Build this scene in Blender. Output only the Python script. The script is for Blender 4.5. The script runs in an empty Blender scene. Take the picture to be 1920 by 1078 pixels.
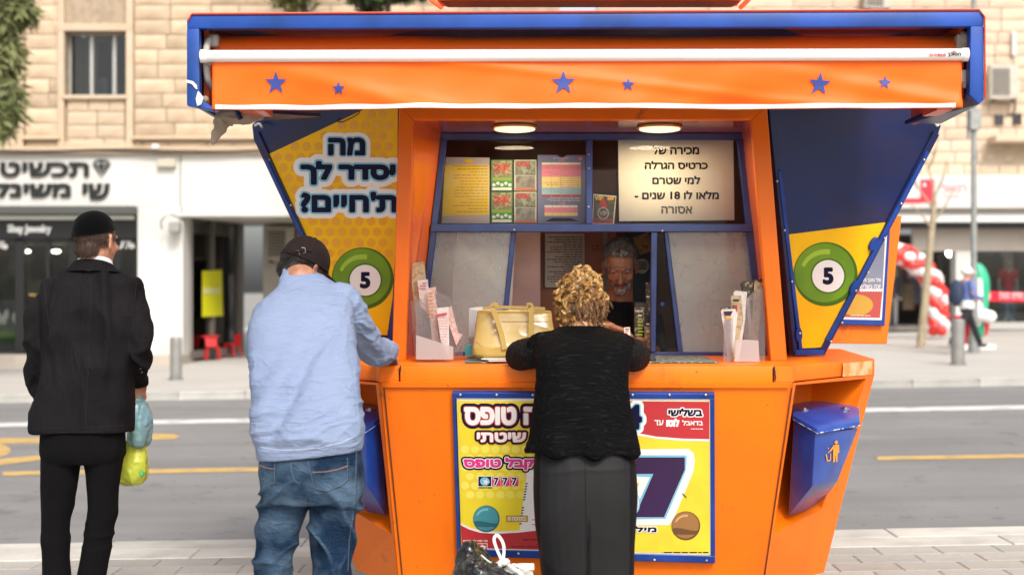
import bpy, bmesh, math, random
import numpy as np
from mathutils import Vector, Matrix
from mathutils.bvhtree import BVHTree
random.seed(7); np.random.seed(7)
R = math.radians
S = bpy.context.scene
COL = S.collection
# ------------------------------------------------------------------ camera, light
F = 2667.0; CH = 1.48                       # focal length in photo pixels, eye height
cd = bpy.data.cameras.new('camera'); cam = bpy.data.objects.new('camera', cd); COL.objects.link(cam)
cam.location = (0, 0, CH); cam.rotation_euler = (R(90), 0, 0)
cd.sensor_width = 36; cd.lens = 36*F/1920; cd.clip_start = .05; cd.clip_end = 3000
cd.dof.use_dof = True; cd.dof.focus_distance = 6.1; cd.dof.aperture_fstop = 2.15; cd.dof.aperture_blades = 0
S.camera = cam
SUN_EL, SUN_ROT = 44.0, 162.0               # rotation: compass angle the light comes from (180 = behind the camera)
w = bpy.data.worlds.new('World'); S.world = w; w.use_nodes = True
nt = w.node_tree; nt.nodes.clear()
sky = nt.nodes.new('ShaderNodeTexSky'); sky.sky_type = 'NISHITA'; sky.sun_disc = False
sky.sun_elevation = R(SUN_EL); sky.sun_rotation = R(SUN_ROT); sky.air_density = 1.0; sky.dust_density = 4.0; sky.ozone_density = 1.0
hs = nt.nodes.new('ShaderNodeHueSaturation'); hs.inputs['Saturation'].default_value = .30
bg = nt.nodes.new('ShaderNodeBackground'); bg.inputs[1].default_value = .15
wo = nt.nodes.new('ShaderNodeOutputWorld')
nt.links.new(sky.outputs[0], hs.inputs['Color']); nt.links.new(hs.outputs[0], bg.inputs[0]); nt.links.new(bg.outputs[0], wo.inputs[0])
sd = bpy.data.lights.new('sun', 'SUN'); sd.energy = 1.75; sd.angle = R(14); sd.color = (1.0, .95, .88)
sun = bpy.data.objects.new('sun', sd); COL.objects.link(sun); sun.location = (-5, -8, 20)
a, e = R(SUN_ROT), R(SUN_EL)
d = Vector((math.sin(a)*math.cos(e), math.cos(a)*math.cos(e), math.sin(e)))
sun.rotation_euler = d.to_track_quat('Z', 'Y').to_euler()
S.view_settings.view_transform = 'Standard'; S.view_settings.look = 'None'; S.view_settings.gamma = 1
S.view_settings.exposure = .55; S.view_settings.use_curve_mapping = False
S.cycles.use_denoising = True; S.cycles.max_bounces = 8; S.cycles.transparent_max_bounces = 24
S.cycles.sample_clamp_indirect = 6; S.cycles.caustics_reflective = False; S.cycles.caustics_refractive = False

# ------------------------------------------------------------------ helpers
SLOPE = .0169                               # the street climbs to the right by about one degree
def gz(x, base=0.0): return base + SLOPE*x
def P(x, y, D): return Vector(((x-960)*D/F, D, CH-(y-539)*D/F))
class Surf:
    """plane through three points; px() drops a photo pixel onto it, lifted towards the street"""
    def __init__(s, a, b, c):
        s.p = Vector(a); s.n = (Vector(b)-s.p).cross(Vector(c)-s.p).normalized()
        if s.n.dot(Vector((0, 0, CH))-s.p) < 0: s.n = -s.n
    def px(s, x, y, lift=0.0):
        C = Vector((0, 0, CH)); d = Vector(((x-960)/F, 1, -(y-539)/F))
        return C + d*((s.n.dot(s.p+s.n*lift-C))/s.n.dot(d))
def flat(D): return Surf((0, D, 0), (1, D, 0), (0, D, 1))

def g_box(c, s, rot=None):
    vs = [Vector(((i & 1)-.5, ((i >> 1) & 1)-.5, ((i >> 2) & 1)-.5)) for i in range(8)]
    vs = [Vector((v.x*s[0], v.y*s[1], v.z*s[2])) for v in vs]
    if rot is not None: vs = [rot @ v for v in vs]
    return [v+Vector(c) for v in vs], [(0, 2, 3, 1), (4, 5, 7, 6), (0, 1, 5, 4), (2, 6, 7, 3), (0, 4, 6, 2), (1, 3, 7, 5)]
def g_prism(pts, vec):
    n = len(pts); vec = Vector(vec)
    return [Vector(p) for p in pts]+[Vector(p)+vec for p in pts], [tuple(range(n)), tuple(range(2*n-1, n-1, -1))]+[(i, i+n, (i+1) % n+n, (i+1) % n) for i in range(n)]
def g_rings(rings, cap=True, closed=True):
    n = len(rings[0]); vs = [Vector(p) for r in rings for p in r]; fs = []
    m = n if closed else n-1
    for k in range(len(rings)-1):
        for i in range(m):
            fs.append((k*n+i, k*n+(i+1) % n, (k+1)*n+(i+1) % n, (k+1)*n+i))
    if cap: fs += [tuple(range(n-1, -1, -1)), tuple(range((len(rings)-1)*n, len(rings)*n))]
    return vs, fs
def smooth_path(pts, k=4):
    pts = [np.array(p, float) for p in pts]
    if len(pts) < 3 or k < 2: return pts
    out = []; q = [2*pts[0]-pts[1]]+pts+[2*pts[-1]-pts[-2]]
    for i in range(1, len(q)-2):
        a, b, c, d_ = q[i-1:i+3]
        for j in range(k):
            t = j/k
            out.append(.5*((2*b)+(c-a)*t+(2*a-5*b+4*c-d_)*t*t+(3*b-a-3*c+d_)*t**3))
    return out+[pts[-1]]
def g_tube(path, r, n=10, round_ends=False, k=1, ell=1.0):
    rr = [r]*len(path) if isinstance(r, (int, float)) else list(r)
    if k > 1:
        pr = smooth_path([list(p)+[q] for p, q in zip(path, rr)], k)
        path = [Vector(p[:3]) for p in pr]; rr = [p[3] for p in pr]
    path = [Vector(p) for p in path]
    if round_ends:
        t0 = (path[0]-path[1]).normalized(); t1 = (path[-1]-path[-2]).normalized(); r0, r1 = rr[0], rr[-1]
        A = [path[0]+t0*(r0*c) for c in (.98, .8, .45)]; B = [path[-1]+t1*(r1*c) for c in (.45, .8, .98)]
        path = A+path+B; rr = [r0*c for c in (.2, .6, .89)]+rr+[r1*c for c in (.89, .6, .2)]
    rings = []; up = None
    for i, p in enumerate(path):
        t = (path[min(i+1, len(path)-1)]-path[max(i-1, 0)])
        t = t.normalized() if t.length > 1e-9 else Vector((0, 0, 1))
        if up is None:
            up = t.orthogonal().normalized() if abs(t.z) > .99 else t.cross(Vector((0, 0, 1))).normalized()
        up = (up-t*up.dot(t)); up = up.normalized() if up.length > 1e-6 else t.orthogonal().normalized()
        v = t.cross(up)
        rings.append([p+(up*math.cos(2*math.pi*j/n)+v*math.sin(2*math.pi*j/n)*ell)*rr[i] for j in range(n)])
    return g_rings(rings)
def g_ell(c, r, rot=None, n=16, m=10):
    vs = [Vector((0, 0, r[2]))]; fs = []
    for i in range(1, m):
        for j in range(n):
            a, b = math.pi*i/m, 2*math.pi*j/n
            vs.append(Vector((r[0]*math.sin(a)*math.cos(b), r[1]*math.sin(a)*math.sin(b), r[2]*math.cos(a))))
    vs.append(Vector((0, 0, -r[2])))
    for j in range(n): fs.append((0, 1+j, 1+(j+1) % n))
    for i in range(m-2):
        for j in range(n): fs.append((1+i*n+j, 1+(i+1)*n+j, 1+(i+1)*n+(j+1) % n, 1+i*n+(j+1) % n))
    L = len(vs)-1
    for j in range(n): fs.append((L, L-n+(j+1) % n, L-n+j))
    if rot is not None: vs = [rot @ v for v in vs]
    return [v+Vector(c) for v in vs], fs
def g_hull(pts):
    bm = bmesh.new()
    for p in pts: bm.verts.new(p)
    bmesh.ops.convex_hull(bm, input=bm.verts)
    bmesh.ops.delete(bm, geom=[v for v in bm.verts if not v.link_faces], context='VERTS')
    bmesh.ops.dissolve_limit(bm, angle_limit=.03, verts=bm.verts, edges=bm.edges)
    bm.verts.index_update(); r = ([v.co.copy() for v in bm.verts], [tuple(v.index for v in f.verts) for f in bm.faces]); bm.free(); return r
def g_cyl(c, r, h, n=24, axis='z', r2=None):
    c = Vector(c); r2 = r if r2 is None else r2
    ax = {'z': Vector((0, 0, 1)), 'y': Vector((0, 1, 0)), 'x': Vector((1, 0, 0))}[axis] if isinstance(axis, str) else Vector(axis).normalized()
    return g_tube([c-ax*h/2, c+ax*h/2], [r, r2], n)
def mesh_of(geoms, recalc=True):
    vs, fs = [], []
    for v, f in geoms:
        o = len(vs); vs += v; fs += [tuple(i+o for i in q) for q in f]
    me = bpy.data.meshes.new('m'); me.from_pydata([tuple(v) for v in vs], [], fs)
    return me
def link(name, me, parent=None, loc=None):
    o = bpy.data.objects.new(name, me); me.name = name; COL.objects.link(o)
    if parent is not None: o.parent = parent
    if loc is not None: o.location = loc
    return o
def origin_of(parent):
    v = Vector((0, 0, 0))
    while parent is not None: v += parent.location; parent = parent.parent
    return v
def tag(o, label=None, cat=None, group=None, kind=None):
    if label: o['label'] = label
    if cat: o['category'] = cat
    if group: o['group'] = group
    if kind: o['kind'] = kind
    return o
def thing(name, label, cat, loc, group=None):
    o = bpy.data.objects.new(name, None); COL.objects.link(o); o.location = loc; o.empty_display_size = .1
    return tag(o, label, cat, group)
def obj(name, geoms, mat, parent=None, bevel=0, smooth=False, seg=1, loc=None, sharp=40, recalc=True):
    """one mesh object from pieces given in world coordinates; origin at loc (or the parent's origin)"""
    if isinstance(geoms, tuple): geoms = [geoms]
    me = mesh_of(geoms)
    bm = bmesh.new(); bm.from_mesh(me)
    if recalc: bmesh.ops.recalc_face_normals(bm, faces=bm.faces)
    if bevel:
        es = [e_ for e_ in bm.edges if len(e_.link_faces) == 2 and e_.calc_face_angle(0) > .3]
        bmesh.ops.bevel(bm, geom=es, offset=bevel, segments=seg, profile=.6, affect='EDGES', clamp_overlap=True)
    off = origin_of(parent)
    if parent is None and loc is None:
        z = min((v.co.z for v in bm.verts), default=0); cx = sum((v.co for v in bm.verts), Vector())/max(1, len(bm.verts)); loc = Vector((cx.x, cx.y, z))
    if loc is not None: loc = Vector(loc)-off
    sh = off+(loc if loc is not None else Vector())
    bmesh.ops.translate(bm, verts=bm.verts, vec=-sh)
    bm.to_mesh(me); bm.free()
    if smooth or (bevel and seg > 1):
        me.polygons.foreach_set('use_smooth', [True]*len(me.polygons)); me.set_sharp_from_angle(angle=R(sharp))
    for m_ in (mat if isinstance(mat, (list, tuple)) else [mat]): me.materials.append(m_)
    return link(name, me, parent, loc)

# ---- numpy value noise
def _h(i, j, k, s):
    n = (i*374761393+j*668265263+k*2147483647+s*974634777) & 0xffffffff
    n = ((n ^ (n >> 13))*1274126177) & 0xffffffff
    return ((n ^ (n >> 16)) & 0xffff)/65535.0
def vn(p, s=0):
    p = np.asarray(p, float); i = np.floor(p).astype(np.int64); f = p-i; u = f*f*(3-2*f); r = 0
    for a_ in (0, 1):
        for b_ in (0, 1):
            for c_ in (0, 1):
                r = r+_h(i[:, 0]+a_, i[:, 1]+b_, i[:, 2]+c_, s)*np.abs(1-a_-u[:, 0])*np.abs(1-b_-u[:, 1])*np.abs(1-c_-u[:, 2])
    return r
def fold(co, fx, fy, fz, s=0, warp=.6, sharp=2.0):
    q = co*np.array([fx, fy, fz]); wv = np.stack([vn(co*7, s+11), vn(co*7, s+12), vn(co*7, s+13)], 1)*warp
    n = vn(q+wv, s); return (1-np.abs(2*n-1))**sharp
def garment(name, geoms, mat, parent, voxel=.009, it=6, disp=None, label=None, keep=True, fac=.5):
    me = mesh_of(geoms if isinstance(geoms, list) else [geoms])
    bm = bmesh.new(); bm.from_mesh(me); bmesh.ops.recalc_face_normals(bm, faces=bm.faces); bm.to_mesh(me); bm.free()
    t = bpy.data.objects.new('t', me); COL.objects.link(t)
    m = t.modifiers.new('r', 'REMESH'); m.mode = 'VOXEL'; m.voxel_size = voxel; m.use_smooth_shade = True
    if it: m2 = t.modifiers.new('s', 'SMOOTH'); m2.iterations = it; m2.factor = fac
    ev = t.evaluated_get(bpy.context.evaluated_depsgraph_get())
    me2 = bpy.data.meshes.new_from_object(ev); bpy.data.objects.remove(t); bpy.data.meshes.remove(me)
    n = len(me2.vertices); co = np.empty(n*3); me2.vertices.foreach_get('co', co); co = co.reshape(-1, 3)
    if disp is not None:
        no = np.empty(n*3); me2.vertices.foreach_get('normal', no); no = no.reshape(-1, 3)
        dd = disp(co, no); co = co+(no*dd[:, None] if dd.ndim == 1 else dd)
    tree = BVHTree.FromPolygons([tuple(c) for c in co], [tuple(p.vertices) for p in me2.polygons])
    me2.vertices.foreach_set('co', (co-np.array(origin_of(parent))).ravel()); me2.update()
    me2.polygons.foreach_set('use_smooth', [True]*len(me2.polygons))
    me2.materials.clear(); me2.materials.append(mat)
    o = link(name, me2, parent); o['_'] = 0; del o['_']
    if label: o['label'] = label
    return o, tree
def hit(tree, x, y, lift=.001, miss=None):
    C = Vector((0, 0, CH)); d_ = Vector(((x-960)/F, 1, -(y-539)/F)).normalized()
    p, n, i, q = tree.ray_cast(C, d_)
    if p is None: return miss
    if n.dot(d_) > 0: n = -n
    return p+n*lift
def seam(name, tree, pts, mat, parent, r=.0012, step=5, lift=.0004):
    out = []
    for (x0, y0), (x1, y1) in zip(pts[:-1], pts[1:]):
        k = max(1, int(math.hypot(x1-x0, y1-y0)/step))
        for i in range(k):
            h = hit(tree, x0+(x1-x0)*i/k, y0+(y1-y0)*i/k, lift)
            if h is not None: out.append(h)
    h = hit(tree, pts[-1][0], pts[-1][1], lift)
    if h is not None: out.append(h)
    return obj(name, g_tube(out, r, 6), mat, parent, smooth=True) if len(out) > 1 else None
def ring(cx, cy, D, hw, hd, n=28, e=2.4, tx=0.0, ty=0.0):
    """closed horizontal ring: centre and half width in photo pixels at depth D, half depth in metres"""
    c = P(cx, cy, D); a_ = hw*D/F; out = []
    for i in range(n):
        t = 2*math.pi*i/n; cs, sn = math.cos(t), math.sin(t)
        x = a_*math.copysign(abs(cs)**(2/e), cs); y = hd*math.copysign(abs(sn)**(2/e), sn)
        out.append(c+Vector((x, y, tx*x+ty*y)))
    return out
def body_loft(rows, k=3, **kw):
    q = smooth_path([list(r) for r in rows], k); return g_rings([ring(*r[:5], **kw) for r in q])
def pt(x, y, D): return P(x, y, D)

# ---- flat print
def poly(name, surf, pts, mat, parent, lift=.001):
    me = bpy.data.meshes.new(name); off = origin_of(parent)
    me.from_pydata([tuple(surf.px(x, y, lift)-off) for x, y in pts], [], [tuple(range(len(pts)))])
    me.materials.append(mat); return link(name, me, parent)
def rect(x0, y0, x1, y1): return [(x0, y0), (x1, y0), (x1, y1), (x0, y1)]
def ell2(cx, cy, rx, ry, n=40, rot=0): return [(cx+rx*math.cos(t)*math.cos(rot)-ry*math.sin(t)*math.sin(rot), cy+rx*math.cos(t)*math.sin(rot)+ry*math.sin(t)*math.cos(rot)) for t in [2*math.pi*i/n for i in range(n)]]
def star2(cx, cy, r, rot=0, q=.42): return [(cx+(r if i % 2 == 0 else r*q)*math.sin(rot+math.pi*i/5), cy-(r if i % 2 == 0 else r*q)*math.cos(rot+math.pi*i/5)) for i in range(10)]
def heb(s):
    out = ''; num = ''
    for ch in reversed(s):
        if ch.isdigit(): num = ch+num
        else: out += num+ch; num = ''
    out += num
    return out.translate(str.maketrans('()', ')('))
def outline_of(body, shear=0.0):
    c = bpy.data.curves.new('t', 'FONT'); c.body = body; c.shear = shear; t = bpy.data.objects.new('t', c); COL.objects.link(t)
    cu = t.to_curve(bpy.context.evaluated_depsgraph_get()); out = []
    for sp in cu.splines:
        p = sp.bezier_points; n = len(p); q = []
        for i in range(n):
            a_, b_ = p[i], p[(i+1) % n]; A, B, C_, D_ = [np.array(v[:2]) for v in (a_.co, a_.handle_right, b_.handle_left, b_.co)]
            st = abs(np.cross(B-A, D_-A))+abs(np.cross(C_-A, D_-A)); m = 1 if st < 1e-5 else 4
            for k in range(m): u = k/m; q.append((1-u)**3*A+3*(1-u)**2*u*B+3*(1-u)*u*u*C_+u**3*D_)
        if len(q) > 2: out.append(np.array(q))
    t.to_curve_clear(); bpy.data.objects.remove(t); bpy.data.curves.remove(c); return out
def text(name, body, box, surf, mat, parent, bold=.0, layers=(), lift=.0016, shear=0.0, thick=0.0, rot=0.0, cells=34):
    """lettering fitted into a pixel box on a surface; bold and layers = [(outline width, material)] in em, drawn below it"""
    polys = outline_of(body, shear); x0, y0, x1, y1 = box; allp = np.concatenate(polys); mn, mx = allp.min(0), allp.max(0); em = (y1-y0)/.70; bp_ = bold*em
    sx_, sy_ = max(1e-3, (x1-x0-2*bp_))/(mx[0]-mn[0]), max(1e-3, (y1-y0-2*bp_))/(mx[1]-mn[1])
    pl = [np.stack([x0+bp_+(q[:, 0]-mn[0])*sx_, y1-bp_-(q[:, 1]-mn[1])*sy_], 1) for q in polys]
    A = np.concatenate(pl); Bq = np.concatenate([np.roll(q, -1, 0) for q in pl]); big = max([bp_]+[bp_+o*em for o, _ in layers])
    h = (y1-y0)/cells; gx = np.arange(x0-big-1.5*h, x1+big+2.5*h, h); gy = np.arange(y0-big-1.5*h, y1+big+2.5*h, h); X, Y = np.meshgrid(gx, gy); Pn = np.stack([X.ravel(), Y.ravel()], 1)
    d2 = np.full(len(Pn), 1e9); wn = np.zeros(len(Pn))
    for a_, b_ in zip(A, Bq):
        e_ = b_-a_; L2 = e_@e_
        if L2 < 1e-12: continue
        r_ = Pn-a_; t_ = np.clip((r_@e_)/L2, 0, 1); dd = r_-t_[:, None]*e_; d2 = np.minimum(d2, dd[:, 0]**2+dd[:, 1]**2)
        cr = e_[0]*r_[:, 1]-e_[1]*r_[:, 0]; up = (a_[1] <= Pn[:, 1]) & (b_[1] > Pn[:, 1]) & (cr > 0); dn = (a_[1] > Pn[:, 1]) & (b_[1] <= Pn[:, 1]) & (cr < 0); wn += up; wn -= dn
    sd_f = (np.sqrt(d2)*np.where(wn != 0, 1, -1)).reshape(X.shape)
    vs, fs, mi, mats = [], [], [], []; off = origin_of(parent); L = [(0, mat)]+list(layers); cx, cy = (x0+x1)/2, (y0+y1)/2
    for li, (o, m) in enumerate(L):
        f_ = sd_f+bp_+o*em; lf = lift+.0006*(len(L)-1-li); ins = f_ > 0; key = {}
        if m not in mats: mats.append(m)
        def V(k, px, py):
            if k not in key:
                if rot: dx, dy = px-cx, py-cy; px = cx+dx*math.cos(rot)-dy*math.sin(rot); py = cy+dx*math.sin(rot)+dy*math.cos(rot)
                key[k] = len(vs); vs.append(surf.px(px, py, lf)-off)
            return key[k]
        s0 = len(fs); cnt = ins[:-1, :-1].astype(int)+ins[1:, :-1]+ins[:-1, 1:]+ins[1:, 1:]
        for r in range(cnt.shape[0]):
            row = cnt[r]; c = 0; W = cnt.shape[1]
            while c < W:
                if row[c] == 4:
                    c2 = c+1
                    while not thick and c2 < W and row[c2] == 4: c2 += 1
                    fs.append((V((r, c), gx[c], gy[r]), V((r, c2), gx[c2], gy[r]), V((r+1, c2), gx[c2], gy[r+1]), V((r+1, c), gx[c], gy[r+1]))); c = c2
                elif row[c] > 0:
                    cor = [(r, c), (r, c+1), (r+1, c+1), (r+1, c)]; q = []
                    for k in range(4):
                        (ra, ca), (rb, cb_) = cor[k], cor[(k+1) % 4]; fa, fb_ = f_[ra, ca], f_[rb, cb_]
                        if fa > 0: q.append(V((ra, ca), gx[ca], gy[ra]))
                        if (fa > 0) != (fb_ > 0): u = fa/(fa-fb_); q.append(V((min((ra, ca), (rb, cb_)), max((ra, ca), (rb, cb_))), gx[ca]+(gx[cb_]-gx[ca])*u, gy[ra]+(gy[rb]-gy[ra])*u))
                    if len(q) > 2: fs.append(tuple(q))
                    c += 1
                else: c += 1
        if thick:
            new = fs[s0:]; ed = set()
            for q in new:
                for a_, b_ in zip(q, q[1:]+q[:1]): ed.add((a_, b_))
            bk = {}
            def Bk(a_):
                if a_ not in bk: bk[a_] = len(vs); vs.append(vs[a_]-surf.n*thick)
                return bk[a_]
            for a_, b_ in list(ed):
                if (b_, a_) not in ed: fs.append((a_, Bk(a_), Bk(b_), b_))
        mi += [mats.index(m)]*(len(fs)-s0)
    me = bpy.data.meshes.new(name); me.from_pydata([tuple(v) for v in vs], [], fs)
    for m in mats: me.materials.append(m)
    me.polygons.foreach_set('material_index', mi); return link(name, me, parent)
def words(name, surf, box, rows, mat, parent, lift=.0014, fill=.5, right=True, wmin=.05, wmax=.16):
    x0, y0, x1, y1 = box; geo = []; dy = (y1-y0)/rows
    for r in range(rows):
        L = random.choice((1, 1, .9, .8, .55)); x = 0
        while x < L:
            ww = min(random.uniform(wmin, wmax), L-x)
            a_, b_ = (x1-(x+ww)*(x1-x0), x1-x*(x1-x0)) if right else (x0+x*(x1-x0), x0+(x+ww)*(x1-x0))
            geo.append(([surf.px(px, py, lift) for px, py in rect(a_, y0+r*dy, b_, y0+(r+fill)*dy)], [(0, 1, 2, 3)])); x += ww+.025
    return obj(name, geo, mat, parent, recalc=False)

# ------------------------------------------------------------------ materials
MATS = {}
def mat(name, col, rough=.5, metal=0, n1=None, bump=None, coat=0, spec=.5, trans=0, rnd=0, streak=None, sheen=0, sub=0, emit=None, dirt=None, worn=None, specks=None, crease=None):
    """n1=(scale, colour2, contrast lo, hi, detail); bump=(scale, strength, stretch); dirt=(scale, colour, amount)"""
    m = bpy.data.materials.new(name); m.use_nodes = True; t = m.node_tree; b = t.nodes['Principled BSDF']; N, K = t.nodes.new, t.links.new
    b.inputs['Base Color'].default_value = (*col, 1); b.inputs['Roughness'].default_value = rough; b.inputs['Metallic'].default_value = metal
    b.inputs['Coat Weight'].default_value = coat; b.inputs['Coat Roughness'].default_value = .12; b.inputs['Specular IOR Level'].default_value = spec
    b.inputs['Transmission Weight'].default_value = trans; b.inputs['Sheen Weight'].default_value = sheen
    if sub: b.inputs['Subsurface Weight'].default_value = sub; b.inputs['Subsurface Radius'].default_value = (.012, .005, .003); b.inputs['Subsurface Scale'].default_value = 1
    if emit: b.inputs['Emission Color'].default_value = (*emit[0], 1); b.inputs['Emission Strength'].default_value = emit[1]
    tc = N('ShaderNodeTexCoord'); cur = None
    def mapping(st):
        mp = N('ShaderNodeMapping'); mp.inputs['Scale'].default_value = st; K(tc.outputs['Object'], mp.inputs['Vector']); return mp.outputs[0]
    def noise(sc, det, vec):
        n = N('ShaderNodeTexNoise'); n.inputs['Scale'].default_value = sc; n.inputs['Detail'].default_value = det; K(vec, n.inputs['Vector']); return n
    def mix(fac, c1, c2):
        x = N('ShaderNodeMix'); x.data_type = 'RGBA'
        (K(fac, x.inputs[0]) if not isinstance(fac, float) else setattr(x.inputs[0], 'default_value', fac))
        for i, c in ((6, c1), (7, c2)):
            (K(c, x.inputs[i]) if not isinstance(c, tuple) else setattr(x.inputs[i], 'default_value', (*c, 1)))
        return x.outputs[2]
    def ramp(src, lo, hi):
        r = N('ShaderNodeMapRange'); r.inputs[1].default_value = lo; r.inputs[2].default_value = hi; K(src, r.inputs[0]); return r.outputs[0]
    cur = tuple(col)
    if n1:
        st = n1[5] if len(n1) > 5 else (1, 1, 1)
        n = noise(n1[0], n1[4] if len(n1) > 4 else 6, mapping(st)); cur = mix(ramp(n.outputs[0], n1[2], n1[3]), cur, tuple(n1[1]))
    if streak:
        n = noise(streak[0], 3, mapping(streak[2])); cur = mix(ramp(n.outputs[0], streak[3], streak[4]), cur, tuple(streak[1]))
    if dirt:
        n = noise(dirt[0], 9, mapping((1, 1, 1))); n.inputs['Roughness'].default_value = .7; cur = mix(ramp(n.outputs[0], dirt[2], dirt[2]+.06), cur, tuple(dirt[1]))
    if worn:
        ge = N('ShaderNodeNewGeometry'); cur = mix(ramp(ge.outputs['Pointiness'], worn[1], worn[2]), cur, tuple(worn[0]))
    if specks:
        n = noise(specks[0], 2, mapping((1, 1, 1))); cur = mix(ramp(n.outputs[0], specks[2], specks[2]+.03), cur, tuple(specks[1]))
    if rnd:
        oi = N('ShaderNodeObjectInfo'); v = N('ShaderNodeHueSaturation'); r = N('ShaderNodeMapRange'); r.inputs[3].default_value = 1-rnd; r.inputs[4].default_value = 1+rnd
        K(oi.outputs['Random'], r.inputs[0]); K(r.outputs[0], v.inputs['Value'])
        (K(cur, v.inputs['Color']) if not isinstance(cur, tuple) else setattr(v.inputs['Color'], 'default_value', (*cur, 1))); cur = v.outputs[0]
    if not isinstance(cur, tuple): K(cur, b.inputs['Base Color'])
    if bump:
        st = bump[2] if len(bump) > 2 else (1, 1, 1)
        n = noise(bump[0], bump[3] if len(bump) > 3 else 5, mapping(st)); bp = N('ShaderNodeBump'); bp.inputs['Strength'].default_value = bump[1]; bp.inputs['Distance'].default_value = .01
        K(n.outputs[0], bp.inputs['Height']); K(bp.outputs[0], b.inputs['Normal'])
        if crease:
            for ci in range(2):
                n2 = noise(1.0+.7*ci, 1.5, mapping(tuple(c*(1+.35*ci) for c in crease[0]))); n2.inputs['Distortion'].default_value = 1.2
                s1 = N('ShaderNodeMath'); s1.operation = 'SUBTRACT'; s1.inputs[1].default_value = .5; K(n2.outputs[0], s1.inputs[0]); s2 = N('ShaderNodeMath'); s2.operation = 'ABSOLUTE'; K(s1.outputs[0], s2.inputs[0])
                mr = N('ShaderNodeMapRange'); mr.interpolation_type = 'SMOOTHSTEP'; mr.inputs[1].default_value = 0; mr.inputs[2].default_value = .045; mr.inputs[3].default_value = 1; mr.inputs[4].default_value = 0; K(s2.outputs[0], mr.inputs[0])
                b2 = N('ShaderNodeBump'); b2.inputs['Strength'].default_value = crease[1]; b2.inputs['Distance'].default_value = .006; K(mr.outputs[0], b2.inputs['Height']); K(bp.outputs[0], b2.inputs['Normal']); bp = b2
            K(bp.outputs[0], b.inputs['Normal'])
    MATS[name] = m; return m
def glass(name, tint=(.9, .93, .93), refl=.10, rough=.02, ior=1.5, haze=0.0, hazecol=(.7, .72, .72), dirt=.0):
    m = bpy.data.materials.new(name); m.use_nodes = True; t = m.node_tree; t.nodes.clear(); N, K = t.nodes.new, t.links.new
    o = N('ShaderNodeOutputMaterial'); tr = N('ShaderNodeBsdfTransparent'); tr.inputs[0].default_value = (*tint, 1); g = N('ShaderNodeBsdfGlossy'); g.inputs['Roughness'].default_value = rough
    fr = N('ShaderNodeFresnel'); fr.inputs[0].default_value = ior; ad = N('ShaderNodeMath'); ad.operation = 'ADD'; ad.inputs[1].default_value = refl; K(fr.outputs[0], ad.inputs[0])
    mx = N('ShaderNodeMixShader'); K(ad.outputs[0], mx.inputs[0]); K(tr.outputs[0], mx.inputs[1]); K(g.outputs[0], mx.inputs[2]); out = mx.outputs[0]
    if haze or dirt:
        df = N('ShaderNodeBsdfDiffuse'); df.inputs[0].default_value = (*hazecol, 1); tc = N('ShaderNodeTexCoord'); n = N('ShaderNodeTexNoise'); n.inputs['Scale'].default_value = 9; n.inputs['Detail'].default_value = 8
        K(tc.outputs['Object'], n.inputs['Vector']); mr = N('ShaderNodeMapRange'); mr.inputs[1].default_value = .35; mr.inputs[2].default_value = .75; mr.inputs[3].default_value = haze; mr.inputs[4].default_value = haze+dirt; K(n.outputs[0], mr.inputs[0])
        m2 = N('ShaderNodeMixShader'); K(mr.outputs[0], m2.inputs[0]); K(out, m2.inputs[1]); K(df.outputs[0], m2.inputs[2]); out = m2.outputs[0]
    K(out, o.inputs[0]); MATS[name] = m; return m
def film(name, col, opac=.5, rough=.25, transl=.5):
    """thin plastic: see-through, translucent and shiny together"""
    m = bpy.data.materials.new(name); m.use_nodes = True; t = m.node_tree; t.nodes.clear(); N, K = t.nodes.new, t.links.new
    o = N('ShaderNodeOutputMaterial'); tr = N('ShaderNodeBsdfTransparent'); tr.inputs[0].default_value = (*[.4+.6*c for c in col], 1)
    df = N('ShaderNodeBsdfDiffuse'); df.inputs[0].default_value = (*col, 1); tl = N('ShaderNodeBsdfTranslucent'); tl.inputs[0].default_value = (*col, 1); g = N('ShaderNodeBsdfGlossy'); g.inputs['Roughness'].default_value = rough
    a1 = N('ShaderNodeMixShader'); a1.inputs[0].default_value = transl; K(df.outputs[0], a1.inputs[1]); K(tl.outputs[0], a1.inputs[2])
    a2 = N('ShaderNodeMixShader'); a2.inputs[0].default_value = opac; K(tr.outputs[0], a2.inputs[1]); K(a1.outputs[0], a2.inputs[2])
    fr = N('ShaderNodeFresnel'); fr.inputs[0].default_value = 1.5; a3 = N('ShaderNodeMixShader'); K(fr.outputs[0], a3.inputs[0]); K(a2.outputs[0], a3.inputs[1]); K(g.outputs[0], a3.inputs[2])
    K(a3.outputs[0], o.inputs[0]); MATS[name] = m; return m

ORANGE = mat('orange_paint', (.90, .185, .002), .42, coat=.08, spec=.3, n1=(1.6, (.80, .145, .003), .4, .75), streak=(5, (.70, .13, .010), (1, 1, .18), .50, .85), bump=(3.2, .12, (1, 1, 1), 2), dirt=(5, (.50, .115, .012), .62), specks=(60, (.20, .07, .03), .735))
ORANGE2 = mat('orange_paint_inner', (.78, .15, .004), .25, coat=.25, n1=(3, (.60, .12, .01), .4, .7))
BLUE = mat('blue_paint', (.006, .038, .22), .42, coat=.1, spec=.3, n1=(5, (.014, .06, .33), .4, .7), bump=(120, .03), dirt=(22, (.25, .28, .36), .73))
NAVY = mat('navy_paint', (.004, .010, .065), .32, coat=.15, spec=.35, n1=(2.2, (.007, .020, .11), .35, .7), streak=(4, (.035, .020, .035), (.5, .5, 1), .45, .8), bump=(3.5, .12, (1, 1, 1), 2), dirt=(26, (.12, .09, .10), .69))  # brownish streaks and dirt also stand in for the orange canopy's reflection
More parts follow.
